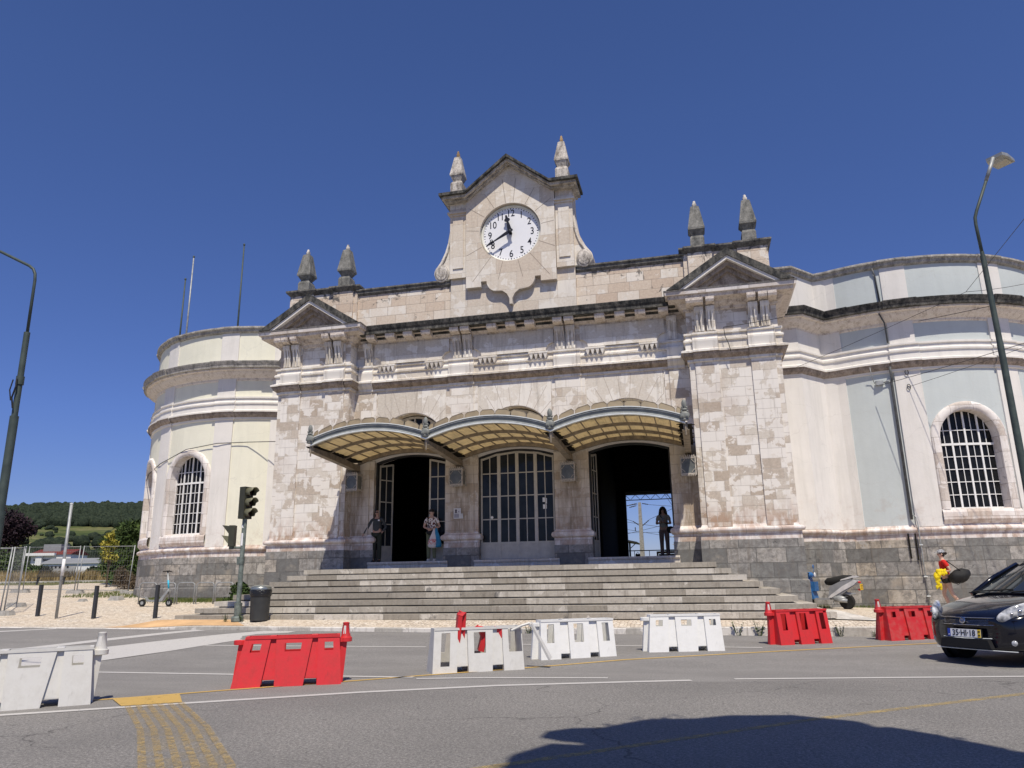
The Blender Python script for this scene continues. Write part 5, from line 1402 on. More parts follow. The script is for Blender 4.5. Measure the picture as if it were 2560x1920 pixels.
# drainpipe and conduit on the right wing
M['pipegrey'] = plain('dark_grey_pipe', (.10, .105, .11), .6, .3, var=.3)
DP = empty('drainpipe', dr(-11, .3, .1), 'grey drainpipe running down the blue wing from the cornice', 'pipe')
mb = MB()
mb.tube([dr(-11.6, 11.45, .10), dr(-11.0, 11.2, .05), dr(-10.6, 10.1, .06)], .03, 8); mb.tube([dr(-11.5, 9.7, .44), dr(-10.2, 9.45, .12), dr(-10.1, 8.75, .12)], .025, 8)
mb.tube([dr(-10.6, 7.9, .24), dr(-10.3, 7.5, .10), dr(-10.6, 7.42, .09), dr(-10.6, 2.95, .09)], .042, 10)
mb.build('pipe', 'pipegrey', DP, loc=DP.location, smooth=True)
mb = MB(); mb.tube([dr(-12.2, 2.52, .10), dr(-12.2, 1.75, .10)], .025, 8); mb.tube([dr(-10.3, 2.52, .10), dr(-10.3, 1.7, .10)], .022, 8); mb.build('damp_slot', 'soot', DP, loc=DP.location)
CD = empty('conduit', dr(-9.2, .3, .15), 'thin white steel conduit rising from the pavement up the grey plinth', 'pipe')
mb = MB(); mb.tube([dr(-10.4, 3.10, .10), dr(-9.4, 3.02, .13), dr(-9.2, 2.8, .17), dr(-9.2, 1.9, .15), dr(-9.2, .22, .15)], .018, 8); mb.build('pipe', 'galv', CD, loc=CD.location, smooth=True)
mb = MB()
for z in (2.15, .62, 1.2): mb.box(dr(-9.2, z, .15)[0] - .05, dr(-9.2, z, .15)[0] + .05, dr(-9.2, z, .15)[1] - .04, dr(-9.2, z, .15)[1] + .04, z, z + .03)
mb.build('clip', 'lip', CD, loc=CD.location)
JB = empty('junction_box', dr(-14, 7.45, .06), 'small grey junction box with cable stub under the string cornice', 'box')
mb = MB(); q = dr(-14, 7.45, .06); mb.box(q[0] - .13, q[0] + .10, q[1] - .06, q[1] + .04, 7.36, 7.50); mb.build('case', 'galv', JB, loc=q)
mb = MB(); mb.tube([dr(-12.9, 7.42, .09), dr(-11.2, 7.48, .10), dr(-10.7, 7.38, .09)], .02, 6); mb.tube([dr(-15.5, 7.42, .08), dr(-16, 7.6, .1), dr(-16.2, 7.95, .25)], .012, 6); mb.build('cable', 'galv', JB, loc=q, smooth=True)
for z, lb in ((7.69, 'upper iron wall ring on the white pilaster of the blue wing'), (7.20, 'lower iron wall ring holding a wire on the blue wing')):
    mb = MB(); q = dr(-5.9, z, .07); mb.tube([(q[0] + .05 * cos(2 * PI * k / 12), q[1] - .02, q[2] + .085 * sin(2 * PI * k / 12)) for k in range(13)], .012, 5); tag(mb.build('wall_ring', 'iron', smooth=True), lb, 'ring')
# ---------------------------------------------------------------- people
def skin_obj(name, nodes, edges, mat, parent, sub=2, root=0):
    """nodes: {key: (pos, rx, ry)}; one continuous skinned surface"""
    keys = list(nodes); idx = {k: i for i, k in enumerate(keys)}
    me = bpy.data.meshes.new(name); me.from_pydata([nodes[k][0] for k in keys], [(idx[a], idx[b]) for a, b in edges], [])
    bm = bmesh.new(); bm.from_mesh(me); ly = bm.verts.layers.skin.verify(); bm.verts.ensure_lookup_table()
    for k in keys:
        v = bm.verts[idx[k]]; n = nodes[k]; v[ly].radius = (n[1], n[2] if len(n) > 2 else n[1]); v[ly].use_root = (idx[k] == root)
    bm.to_mesh(me); bm.free()
    o = bpy.data.objects.new(name, me); COL.objects.link(o); o.parent = parent
    o.modifiers.new('skin', 'SKIN').use_smooth_shade = True
    s = o.modifiers.new('sub', 'SUBSURF'); s.levels = s.render_levels = sub
    dg = bpy.context.evaluated_depsgraph_get(); m2 = bpy.data.meshes.new_from_object(o.evaluated_get(dg))
    o.modifiers.clear(); o.data = m2; m2.materials.clear(); m2.materials.append(M[mat])
    for p in m2.polygons: p.use_smooth = True
    return o
def skinmat(n, c): M[n] = plain(n, c, .55, .35, var=.08)
skinmat('skin_light', (.52, .33, .25)); skinmat('skin_tan', (.42, .25, .18)); skinmat('hair_dark', (.018, .013, .011)); skinmat('hair_grey', (.36, .33, .30))
M['shades'] = plain('black_sunglasses', (.01, .01, .01), .15, .6)
def person(loc, rz, label, sc, arms, legs, skinm, top, bottom, shoe, sleeve, hair, head=(0, 0), lean=0.0, group=None, girth=1.0, glasses=False, longhair=False, shorts=False):
    P = empty('person', loc, label, 'person', group, rz=rz); P.scale = (sc, sc, sc)
    hx, hy = head   # head yaw, pitch
    W = girth
    N = {'pel': ((0, 0, .97), .12 * W, .095 * W), 'bel': ((0, -lean * .3, 1.08), .13 * W, .10 * W), 'che': ((0, -lean * .7, 1.30), .145 * W, .10 * W), 'sho': ((0, -lean, 1.41), .085, .07),
         'nk': ((0, -lean - .005, 1.49), .048, .05), 'hd1': ((0, -lean - .02, 1.575), .062, .072), 'hd2': ((0, -lean - .015, 1.655), .068, .078), 'hd3': ((0, -lean - .008, 1.70), .045, .055)}
    E = [('pel', 'bel'), ('bel', 'che'), ('che', 'sho'), ('sho', 'nk'), ('nk', 'hd1'), ('hd1', 'hd2'), ('hd2', 'hd3')]
    for s, nm in ((-1, 'r'), (1, 'l')):
        el, wr = arms[nm]; el, wr = Vector(el), Vector(wr)
        sh = Vector((s * .165 * (.9 + .1 * W), -lean, 1.405))
        d = (wr - el).normalized(); hand = wr + d * .075
        N['s' + nm] = (sh, .052, .052); N['e' + nm] = (el, .038 * W, .038 * W); N['w' + nm] = (wr, .024, .027); N['h' + nm] = (hand, .036, .018)
        E += [('sho', 's' + nm), ('s' + nm, 'e' + nm), ('e' + nm, 'w' + nm), ('w' + nm, 'h' + nm)]
        side = d.cross(Vector((0, 1, 0.2))).normalized()
        if side.length < .1: side = Vector((1, 0, 0))
        cur = side.cross(d).normalized() * .5
        for k, (o_, L) in enumerate(((-.030, .055), (-.010, .068), (.010, .064), (.029, .048))):
            b = hand + side * o_ + d * .02; m_ = b + (d + cur * .25) * L * .55; t = m_ + (d + cur * 1.1).normalized() * L * .5
            N['f%s%d' % (nm, k)] = (b, .010, .010); N['g%s%d' % (nm, k)] = (m_, .009, .009); N['i%s%d' % (nm, k)] = (t, .0075, .0075)
            E += [('h' + nm, 'f%s%d' % (nm, k)), ('f%s%d' % (nm, k), 'g%s%d' % (nm, k)), ('g%s%d' % (nm, k), 'i%s%d' % (nm, k))]
        b = wr + d * .03 + side * -.032; t = b + (d * .6 - side * .6 + cur * .5) * .06
        N['t' + nm] = (b, .012, .012); N['u' + nm] = (t, .009, .009); E += [('w' + nm, 't' + nm), ('t' + nm, 'u' + nm)]
        hp, kn, an = (Vector(q) for q in legs[nm])
        N['p' + nm] = (hp, .085 * W, .085 * W); N['k' + nm] = (kn, .055 * W, .055 * W); N['c' + nm] = (kn.lerp(an, .35) + Vector((0, .015, 0)), .052 * W, .052 * W); N['a' + nm] = (an, .034, .036); N['o' + nm] = (an + Vector((0, -.13, -.045)), .034, .022)
        E += [('pel', 'p' + nm), ('p' + nm, 'k' + nm), ('k' + nm, 'c' + nm), ('c' + nm, 'a' + nm), ('a' + nm, 'o' + nm)]
    skin_obj('body', N, E, skinm, P)
    g_ = .018
    T = {}; TE = []
    for k in ('pel', 'bel', 'che', 'sho'): T[k] = (N[k][0], N[k][1] + g_, N[k][2] + g_)
    T['pel'] = ((0, 0, .95), .128 * W + .005, .105 * W); T['nk'] = ((0, -lean - .003, 1.455), .066, .062)
    TE = [('pel', 'bel'), ('bel', 'che'), ('che', 'sho'), ('sho', 'nk')]
    for nm in 'rl':
        s0, e0 = Vector(N['s' + nm][0]), Vector(N['e' + nm][0]); w0 = Vector(N['w' + nm][0])
        T['s' + nm] = (s0, .068, .066); TE.append(('sho', 's' + nm))
        if sleeve == 'long':
            T['e' + nm] = (e0, .053, .053); T['w' + nm] = (e0.lerp(w0, .92), .037, .037); TE += [('s' + nm, 'e' + nm), ('e' + nm, 'w' + nm)]
        else:
            T['e' + nm] = (s0.lerp(e0, .62), .062, .062); TE.append(('s' + nm, 'e' + nm))
    skin_obj('shirt', T, TE, top, P)
    B = {'pel': ((0, 0, .98), .122 * W, .098 * W)}; BE = []
    for nm in 'rl':
        hp, kn, an = (Vector(q) for q in legs[nm])
        B['p' + nm] = (hp, .100 * W, .098 * W); BE.append(('pel', 'p' + nm))
        if shorts:
            B['k' + nm] = (hp.lerp(kn, .35), .095, .095); BE.append(('p' + nm, 'k' + nm))
        else:
            B['k' + nm] = (kn, .070 * W, .070 * W); B['a' + nm] = (an + Vector((0, 0, -.01)), .056, .060); BE += [('p' + nm, 'k' + nm), ('k' + nm, 'a' + nm)]
        mb = MB(); a_ = an + Vector((0, -.055, -.045)); mb.ell(a_, (.045, .135, .045), 12, 8); mb.ell(an + Vector((0, .01, -.01)), (.045, .055, .055), 10, 6)
        mb.box(a_.x - .042, a_.x + .042, a_.y - .12, a_.y + .12, a_.z - .05, a_.z - .03); mb.build('shoe', shoe, P, smooth=True)
    skin_obj('trousers' if not shorts else 'shorts', B, BE, bottom, P)
    H = empty('head_features'); H.parent = P; H.location = (0, -lean - .015, 1.61); H.rotation_euler = (hy, 0, hx)
    mb = MB(); mb.ell((0, -.082, -.005), (.012, .020, .024), 8, 6); mb.ell((0, -.068, -.045), (.025, .012, .008), 8, 6)
    for s in (-1, 1): mb.ell((s * .074, .005, 0), (.012, .022, .032), 8, 6)
    mb.build('face', skinm, H, smooth=True)
    mb = MB()
    if glasses:
        for s in (-1, 1): mb.ell((s * .030, -.078, .022), (.029, .012, .019), 10, 6); mb.tube([(s * .055, -.07, .026), (s * .078, -.01, .026)], .004, 4)
        mb.tube([(-.01, -.086, .026), (.01, -.086, .026)], .004, 4); mb.build('sunglasses', 'shades', H, smooth=True)
    else:
        for s in (-1, 1): mb.ell((s * .028, -.078, .020), (.011, .006, .006), 8, 6); mb.ell((s * .028, -.078, .036), (.016, .006, .003), 8, 4)
        mb.build('eyes', 'hair_dark', H, smooth=True)
    if hair:
        mb = MB()
        if hair == 'hair_grey':
            mb.ell((0, .028, .035), (.080, .066, .060), 14, 8)
            for s in (-1, 1): mb.ell((s * .066, .01, .015), (.018, .045, .045), 8, 6)
        else:
            mb.ell((0, .018, .048), (.088, .088, .075), 16, 10); mb.ell((0, .045, .0), (.078, .060, .080), 14, 8); mb.ell((0, -.045, .085), (.06, .04, .03), 10, 6)
            if longhair:
                for s in (-1, 1):
                    mb.tube([(s * .045, .0, .09), (s * .088, -.01, .02), (s * .105, -.025, -.10), (s * .115, -.045, -.22), (s * .10, -.06, -.32)], [.03, .035, .045, .045, .015], 8)
                mb.ell((0, .06, -.12), (.10, .045, .20), 12, 8)
        mb.build('hair', hair, H, smooth=True)
    return P, H
M['polo'] = plain('grey_green_shirt', (.060, .066, .068), .8, .2, var=.15); M['trou_dark'] = plain('dark_green_trousers', (.040, .044, .034), .85, .2)
M['trou_khaki'] = plain('khaki_trousers', (.16, .17, .10), .85, .2); M['shoe_dark'] = plain('dark_shoes', (.02, .02, .02), .6, .3); M['shoe_white'] = plain('white_shoes', (.68, .68, .66), .6, .3)
M['tee_pale'] = plain('pale_tee_shirt', (.40, .39, .35), .85, .2); M['trou_rose'] = plain('dusty_rose_trousers', (.22, .165, .15), .85, .2)
M['tee_red'] = plain('red_tee_shirt', (.60, .025, .02), .8, .2); M['cloth_yellow'] = plain('yellow_cloth', (.78, .60, .02), .8, .2, var=.2); M['bag_black'] = plain('black_bag_fabric', (.015, .015, .016), .7, .3, var=.3)
g = NT('dark_patterned_blouse', .85, .2); c = g.ramp(g.noise(g.obj(), 16, 3, .5, .8), [(.47, (.10, .03, .035)), (.50, (.74, .68, .64))]); M['blouse'] = g.col(c)
STAND = {'r': ((-.085, 0, .90), (-.095, -.01, .50), (-.10, .01, .08)), 'l': ((.085, 0, .90), (.095, -.01, .50), (.10, .01, .08))}
P, H = person((-4.80, .02, FLZ + .005), rad(4), 'elderly man in dark shirt and sunglasses resting one hand on the left door jamb', 1.0, {'r': ((-.32, -.02, 1.15), (-.46, -.04, .90)), 'l': ((.30, .04, 1.15), (.19, -.02, .98))}, STAND, 'skin_tan', 'polo', 'trou_dark', 'shoe_dark', 'long', 'hair_grey', glasses=True, girth=1.1)
mb = MB(); mb.box(.07, .13, -.153, -.148, 1.34, 1.385); mb.build('badge', 'wframe', P)
P, H = person((-2.86, -.02, FLZ + .005), rad(10), 'woman in a dark-patterned white blouse and khaki trousers standing in the left doorway', .97, {'r': ((-.27, .02, 1.13), (-.10, -.19, 1.06)), 'l': ((.27, .02, 1.13), (.06, -.19, 1.05))}, STAND, 'skin_light', 'blouse', 'trou_khaki', 'shoe_white', 'short', 'hair_dark', head=(rad(38), 0), glasses=True, girth=1.14)
mb = MB(); mb.tube([(-.10, -.13, 1.45), (-.06, -.165, 1.25), (-.02, -.16, 1.02)], .014, 5); mb.ell((.0, -.17, .93), (.13, .05, .10), 12, 8); tag(mb.build('handbag', 'bag_black', smooth=True), 'small black crossbody bag at the blouse-wearing woman\'s waist', 'bag')
bpy.data.objects['handbag'].location = (-2.86, -.02, FLZ)
def carrier(loc, mat, label, k):
    mb = MB(); n = 14; prof = [(.02, .62), (.035, .56), (.07, .46), (.11, .34), (.145, .2), (.15, .08), (.12, .01), (.02, 0)]
    vs = []
    for i, (r_, z) in enumerate(prof):
        for j in range(n):
            a = 2 * PI * j / n; q = r_ * (1 + .12 * sin(3 * a + k + i)); vs.append((q * cos(a), q * .55 * sin(a), z))
    mb.add(vs, [(i * n + j, i * n + (j + 1) % n, (i + 1) * n + (j + 1) % n, (i + 1) * n + j) for i in range(len(prof) - 1) for j in range(n)])
    o = mb.build('carrier_bag', mat, smooth=True); o.location = loc; o.rotation_euler = (0, rad(4 * (-1) ** k), rad(20)); return tag(o, label, 'bag')
g = NT('white_bag_red_print', .4, .4); p = g.obj(); z = g.nd('SeparateXYZ', {0: p}).outputs[2]; f = g.mth('MULTIPLY', g.ramp(z, [(.10, 0), (.12, 1), (.26, 1), (.30, 0)]), g.ramp(g.noise(p, 24, 2), [(.46, 0), (.52, 1)]))
M['bag_w'] = g.col(g.mix(f, (.66, .60, .57), (.55, .10, .07)))
M['bag_b'] = plain('blue_plastic_bag', (.02, .20, .36), .35, .4, var=.2)
carrier((-2.74, -.26, 2.34), 'bag_w', 'white carrier bag with red print hanging from the woman\'s arm', 0)
carrier((-2.60, -.20, 2.36), 'bag_b', 'blue plastic bag hanging from the woman\'s arm beside the white one', 1)
P, H = person((4.50, 2.6, FLZ + .005), rad(0), 'backlit long-haired woman in a pale tee looking at her phone in the right doorway', .99, {'r': ((-.24, -.02, 1.14), (-.05, -.22, 1.20)), 'l': ((.24, -.02, 1.14), (.05, -.22, 1.18))}, STAND, 'skin_light', 'tee_pale', 'trou_rose', 'shoe_dark', 'short', 'hair_dark', head=(0, rad(18)), longhair=True, girth=1.06)
mb = MB(); mb.box(-.035, .035, -.30, -.285, 1.19, 1.33); mb.build('phone', 'shades', P)
mb = MB(); mb.ell((.22, -.06, .93), (.15, .07, .12), 12, 8); mb.tube([(-.12, -.11, 1.44), (.05, -.15, 1.2), (.16, -.11, 1.0)], .012, 5); o = mb.build('handbag', 'bag_black', smooth=True); o.location = (4.5, 2.6, FLZ); tag(o, 'black bag on the hip of the backlit long-haired woman', 'bag')
wz = pz(12.42, .9)
WALK = {'r': ((-.08, 0, .90), (-.09, -.10, .50), (-.09, .02, .09)), 'l': ((.08, 0, .90), (.09, .06, .52), (.09, .28, .14))}
P, H = person((12.45, .9, wz), rad(-90), 'woman in a red tee and floral cap walking left along the grey plinth', 1.0, {'r': ((-.24, .06, 1.15), (-.14, -.16, 1.06)), 'l': ((.25, .07, 1.15), (.16, -.17, 1.10))}, WALK, 'skin_light', 'tee_red', 'bag_black', 'shoe_white', 'short', 'hair_dark', lean=.04, shorts=True)
g = NT('floral_cap', .8, .2); M['cap'] = g.col(g.ramp(g.noise(g.obj(), 60, 2, .5), [(.46, (.02, .02, .03)), (.52, (.60, .62, .66))]))
mb = MB(); mb.ell((0, .01, .07), (.094, .10, .072), 16, 8); mb.prism([(-.065, -.07), (.065, -.07), (.05, -.175), (0, -.19), (-.05, -.175)], .055, .063, 'z'); mb.build('cap', 'cap', H, smooth=True)
mb = MB(); mb.ell((0, .125, .03), (.04, .045, .045), 10, 8); mb.build('hair_bun', 'hair_dark', H, smooth=True)
mb = MB(); mb.ell((0, 0, 0), (.30, .17, .19), 22, 14)
BR = Matrix.Rotation(rad(-20), 3, 'Y'); BO = Vector((12.74, .66, wz + 1.0))
mb.v = [tuple(BR @ (Vector(v) * (1 + .16 * mnoise.noise(Vector(v) * 7))) + BO) for v in mb.v]
o = mb.build('duffel_bag', 'bag_black', smooth=True); tag(o, 'big black duffel bag slung behind the woman in the red tee', 'bag')
mb = MB(); mb.tube([(12.46, .72, wz + 1.43), (12.58, .60, wz + 1.30), (12.74, .55, wz + 1.14)], .014, 5); mb.tube([(12.50, .60, wz + .90), (12.62, .52, wz + .76), (12.74, .56, wz + .84)], .010, 5); mb.build('strap', 'bag_black', o, smooth=True)
mb = MB()
for q, (a, b_, c_, r_) in enumerate(((.04, -.02, .02, .085), (.11, -.02, .04, .08), (.18, -.03, .05, .06), (-.01, .0, -.05, .085), (-.03, .0, -.13, .075), (-.02, .0, -.20, .065), (-.03, 0, -.27, .06), (.01, .02, -.33, .06), (.03, .02, -.39, .05), (-.06, 0, -.37, .05))):
    n0 = len(mb.v); mb.ell((a, b_, c_), (r_, r_ * .6, r_ * 1.2), 14, 10)
    mb.v[n0:] = [tuple(Vector(v) + (Vector(v) - Vector((a, b_, c_))) * .7 * mnoise.noise(Vector(v) * 16)) for v in mb.v[n0:]]
o = mb.build('folded_cloth', 'cloth_yellow', smooth=True); o.location = (12.18, .66, wz + 1.08); tag(o, 'yellow jacket draped over the forearm of the woman in the red tee', 'clothing')

# ---------------------------------------------------------------- car
g = NT('black_blue_car_paint', .14, .35); g.b.inputs['Coat Weight'].default_value = .6; g.b.inputs['Coat Roughness'].default_value = .03; M['carpaint'] = g.col(g.ramp(g.noise(g.obj(), 3, 6, .7), [(.35, (.002, .0025, .007)), (.7, (.005, .0055, .011))]))
M['chrome'] = plain('chrome', (.62, .62, .64), .15, .5, metal=1.0, var=.03)
g = NT('headlight_lens', .06, .6); g.b.inputs['Coat Weight'].default_value = 1; M['headlight'] = g.col(g.ramp(g.noise(g.obj(), 9, 4, .5, .4), [(.36, (.12, .13, .14)), (.5, (.38, .39, .40)), (.62, (.66, .67, .68))]))
g = NT('car_glass', .03, .7); M['carglass'] = g.col((.020, .024, .026))
M['trimblack'] = plain('black_trim', (.012, .012, .013), .6, .3)
CAR = empty('parked_car', (9.35, -10.95, 0), 'glossy black hatchback cut off by the right edge, number plate facing the camera', 'car', rz=rad(216.5))
secs = [(.0, .40, .26, .60, .665), (-.035, .58, .235, .63, .70), (-.12, .70, .21, .68, .755), (-.26, .775, .20, .735, .815), (-.45, .82, .20, .80, .88), (-.82, .843, .21, .88, .955), (-1.15, .845, .20, .925, 1.005), (-1.5, .845, .20, .95, 1.02),
        (-2.3, .845, .20, .96, 1.02), (-3.1, .845, .20, .98, 1.02), (-3.6, .82, .22, .99, 1.02), (-3.92, .74, .28, .95, .98), (-4.02, .62, .36, .85, .90)]
def sect(x, hw, zb, zs, zt):
    zm = (zb + zs) * .5
    return [(0, zb), (hw * .80, zb), (hw * .95, zb + .05), (hw * .985, zb + .16), (hw, zm), (hw * .995, zs - .10), (hw * .965, zs - .03), (hw * .88, zs + .015), (hw * .60, lerp(zs, zt, .72)), (hw * .3, zt - .006), (0, zt)]
mb = MB(); rows = []
for s_ in secs:
    h = sect(*s_); ring = [(s_[0] + (.05 * (1 - (y / max(.01, s_[1])) ** 2) if s_[0] > -.2 else 0), y, z) for y, z in h] + [(s_[0] + (.05 * (1 - (y / max(.01, s_[1])) ** 2) if s_[0] > -.2 else 0), -y, z) for y, z in h[-2:0:-1]]
    rows.append(ring)
k = len(rows[0]); mb.add([p for r_ in rows for p in r_], [(i * k + j, (i + 1) * k + j, (i + 1) * k + (j + 1) % k, i * k + (j + 1) % k) for i in range(len(rows) - 1) for j in range(k)] + [tuple(range(k)), tuple(range(len(rows) * k - 1, (len(rows) - 1) * k - 1, -1))])
body = mb.build('body', 'carpaint', CAR, smooth=True)
m_ = body.modifiers.new('sub', 'SUBSURF'); m_.levels = m_.render_levels = 2
# greenhouse
def gh(t, n=8):   # rings from belt to roof: x front, x rear, half width, z
    xf, xr, hw, z = t; pts = []
    for i in range(n + 1): a = -1 + 2 * i / n; pts.append((xf - .22 * abs(a) ** 2.2 * (1 if xf > -1.9 else .7), a * hw, z + (.03 * (1 - a * a) if z > 1.3 else 0)))
    for i in range(1, 6): pts.append((lerp(pts[n][0], xr + .1, i / 6), hw * (1.02 if 1 < i < 5 else 1.0), z))
    for i in range(n + 1): a = 1 - 2 * i / n; pts.append((xr + .12 * abs(a) ** 2, a * hw * .96, z + (.03 * (1 - a * a) if z > 1.3 else 0)))
    for i in range(1, 6): pts.append((lerp(xr + .1, pts[0][0], i / 6), -hw * (1.02 if 1 < i < 5 else 1.0), z))
    return pts
r1_, r2_ = gh((-1.02, -3.85, .745, .985)), gh((-2.02, -3.5, .575, 1.415))
k = len(r1_)
mb = MB(); mb.add(r1_ + r2_, [(i, (i + 1) % k, (i + 1) % k + k, i + k) for i in range(k)]); mb.build('windows', 'carglass', CAR, smooth=True)
mb = MB(); r3_ = [(p[0] * .995 - .01, p[1] * .9, p[2] + .05) for p in r2_]; cen = sum((Vector(p) for p in r3_), Vector()) / k + Vector((0, 0, .02))
mb.add(r2_ + r3_ + [cen], [(i, (i + 1) % k, (i + 1) % k + k, i + k) for i in range(k)] + [(k + i, k + (i + 1) % k, 2 * k) for i in range(k)]); mb.build('roof', 'carpaint', CAR, smooth=True)
for s in (-1, 1):
    mb = MB()
    for i0 in ((0, 8) if s < 0 else (8, 0))[:1]:
        j = 0 if s < 0 else 8
        a, b = Vector(r1_[j]), Vector(r2_[j]); mb.tube([a + Vector((.01, 0, -.02)), a.lerp(b, .5) + Vector((.02, 0, .03)), b + Vector((0, 0, .02))], [.04, .035, .03], 8)
    a, b = Vector((-2.35, s * .755, .98)), Vector((-2.4, s * .59, 1.42)); mb.build('front_pillar', 'carpaint', CAR, smooth=True); mb = MB(); mb.tube([a, b], .035, 6); mb.build('middle_pillar', 'carpaint', CAR, smooth=True)
for s in (-1, 1):
    for xw in (-.80, -3.31):
        W = empty('wheel'); W.parent = CAR; W.location = (xw, s * .75, .30)
        mb = MB(); mb.lathe([(.20, -.09), (.285, -.095), (.30, -.07), (.30, .07), (.285, .095), (.20, .09)], (0, 0, 0), 28, axis='y'); mb.build('tyre', 'rubber', W, auto=40)
        mb = MB(); mb.lathe([(.20, -.07), (.20, .07)], (0, 0, 0), 24, axis='y')
        for q in range(6): a = q * PI / 3; mb.tube([(0, s * .085, 0), (.19 * cos(a), s * .075, .19 * sin(a))], .025, 5)
        mb.build('rim', 'lip', W)
        mb = MB(); mb.lathe([(.335, s * .02), (.335, s * .098), (.36, s * .10), (.36, s * .02)], (xw, s * .75, .30), 28, axis='y'); mb.build('wheel_arch', 'trimblack', CAR)
for s in (-1, 1):
    d = (Vector((-.62, s * .81, .875)) - Vector((-.03, s * .47, .665))); L = d.length; d.normalize()
    up = Vector((.35, 0, .9)); e2 = (up - d * up.dot(d)).normalized(); e3 = d.cross(e2)
    rot = Matrix((d, e2, e3)).transposed()
    mb = MB(); mb.ell(Vector((-.245, s * .655, .755)), (L * .47, .105, .05), 22, 14, rot=rot)
    h = mb.build('headlight', 'headlight', CAR, smooth=True)
    mb = MB()
    for t, q in ((-.40, .018), (.0, .03), (.45, .025)):
        c_ = Vector((-.245, s * .655, .755)) + d * (L * .40 * t) + Vector((.045, s * .04, .015)); mb.ell(c_, (q, q, q * .9), 10, 8)
    mb.build('reflector', 'chrome', h, smooth=True)
    mb = MB(); mb.ell((-.10, s * .60, .345), (.04, .055, .05), 14, 10); mb.build('fog_lamp', 'headlight', CAR, smooth=True)
    if s < 0: continue
    mb = MB(); mb.ell((-1.35, s * .93, 1.0), (.09, .10, .07), 14, 8); mb.tube([(-1.3, s * .80, .97), (-1.33, s * .9, .98)], .02, 6); mb.build('wing_mirror', 'carpaint', CAR, smooth=True)
def nose(y, off=0): return .060 - .085 * (abs(y) / .42) ** 2.4 + off
mb = MB(); n = 16
for i in range(n):
    ya, yb = lerp(-.47, .47, i / n), lerp(-.47, .47, (i + 1) / n)
    mb.add([(nose(ya, .004), ya, .575), (nose(yb, .004), yb, .575), (nose(yb, -.012), yb, .668), (nose(ya, -.012), ya, .668)], [(0, 1, 2, 3)])
G_ = mb.build('grille', 'trimblack', CAR)
mb = MB(); lp = [(nose(lerp(-.47, .47, i / n), .010), lerp(-.47, .47, i / n), .572) for i in range(n + 1)] + [(nose(lerp(.47, -.47, i / n), -.006), lerp(.47, -.47, i / n), .672) for i in range(n + 1)]
mb.tube(lp + [lp[0]], .0055, 5); mb.build('chrome_frame', 'chrome', G_)
mb = MB()
for z in (.595, .612, .63, .65): mb.tube([(nose(lerp(-.35, .35, i / n), .006 - (z - .575) * .17), lerp(-.35, .35, i / n), z) for i in range(n + 1)], .0032, 4)
mb.build('bars', 'chrome', G_)
EM = empty('emblem'); EM.parent = CAR; EM.location = (.072, 0, .632); EM.rotation_euler = (0, rad(-10), 0)
mb = MB(); mb.lathe([(.046, -.01), (.046, .004), (.036, .008), (.036, .002), (.01, .002)], (0, 0, 0), 20, axis='x'); mb.build('ring', 'chrome', EM, smooth=False)
mb = MB(); mb.lathe([(.035, 0), (.035, .004), (.01, .005)], (0, 0, 0), 18, axis='x'); mb.build('badge', plain('badge_grey', (.16, .15, .17), .3, .5), EM)
text_mesh('FIAT', .030, 'lettering', 'chrome', EM, (.007, 0, 0), (rad(90), 0, rad(90)), sx=.8)
PL = empty('number_plate'); PL.parent = CAR; PL.location = (.078, 0, .455); PL.rotation_euler = (0, rad(-6), 0)
mb = MB(); mb.box(-.02, .0, -.27, .27, -.062, .062); mb.build('holder', 'trimblack', PL)
mb = MB(); mb.box(.0, .004, -.26, .26, -.055, .055); mb.build('plate', plain('plate_white', (.74, .74, .74), .4, .4, var=.03), PL)
mb = MB(); mb.box(.004, .006, -.26, -.215, -.055, .055); mb.build('eu_band', plain('plate_blue', (.02, .05, .35), .4, .4), PL)
mb = MB(); mb.box(.004, .006, .212, .26, -.055, .055); mb.build('date_band', plain('plate_yellow', (.80, .55, .03), .4, .4), PL)
text_mesh('35\u00b7HI\u00b718', .118, 'lettering', 'ink', PL, (.006, -.003, -.001), (rad(90), 0, rad(90)), sx=.88, bold=.001)
text_mesh('P', .035, 'lettering', 'wframe', PL, (.008, -.237, -.035), (rad(90), 0, rad(90)))
text_mesh('08', .034, 'lettering', 'ink', PL, (.008, .236, .025), (rad(90), 0, rad(90))); text_mesh('03', .034, 'lettering', 'ink', PL, (.008, .236, -.025), (rad(90), 0, rad(90)))
mb = MB(); mb.prism([(-.40, .255), (.40, .255), (.36, .375), (-.36, .375)], nose(.36, .02), nose(.36, .10), 'x'); mb.build('air_intake', 'trimblack', CAR)
mb = MB(); mb.tube([(nose(y, .03), y, .385 + .02 * abs(y)) for y in [lerp(-.38, .38, i / 12) for i in range(13)]], .006, 5); mb.tube([(nose(y * .5, .012), y, .235) for y in [lerp(-.5, .72, i / 12) for i in range(13)]], .006, 5); mb.build('trim_strip', 'lip', CAR)
for y0, y1 in ((-.55, .02), (.08, .60)):
    mb = MB(); mb.tube([(-.98, y0, 1.01), (-1.06, (y0 + y1) / 2, 1.03), (-1.12, y1, 1.045)], .012, 5); mb.build('wiper', 'rubber', CAR)
mb = MB(); mb.box(-1.10, -.98, -.62, .62, .985, 1.0); mb.build('scuttle', 'trimblack', CAR)
for s in (-1, 1):
    mb = MB(); mb.ell((-2.05, s * .36, 1.12), (.12, .24, .30), 12, 8); mb.ell((-2.08, s * .36, 1.36), (.06, .13, .09), 10, 6); mb.build('seat', 'trimblack', CAR, smooth=True)

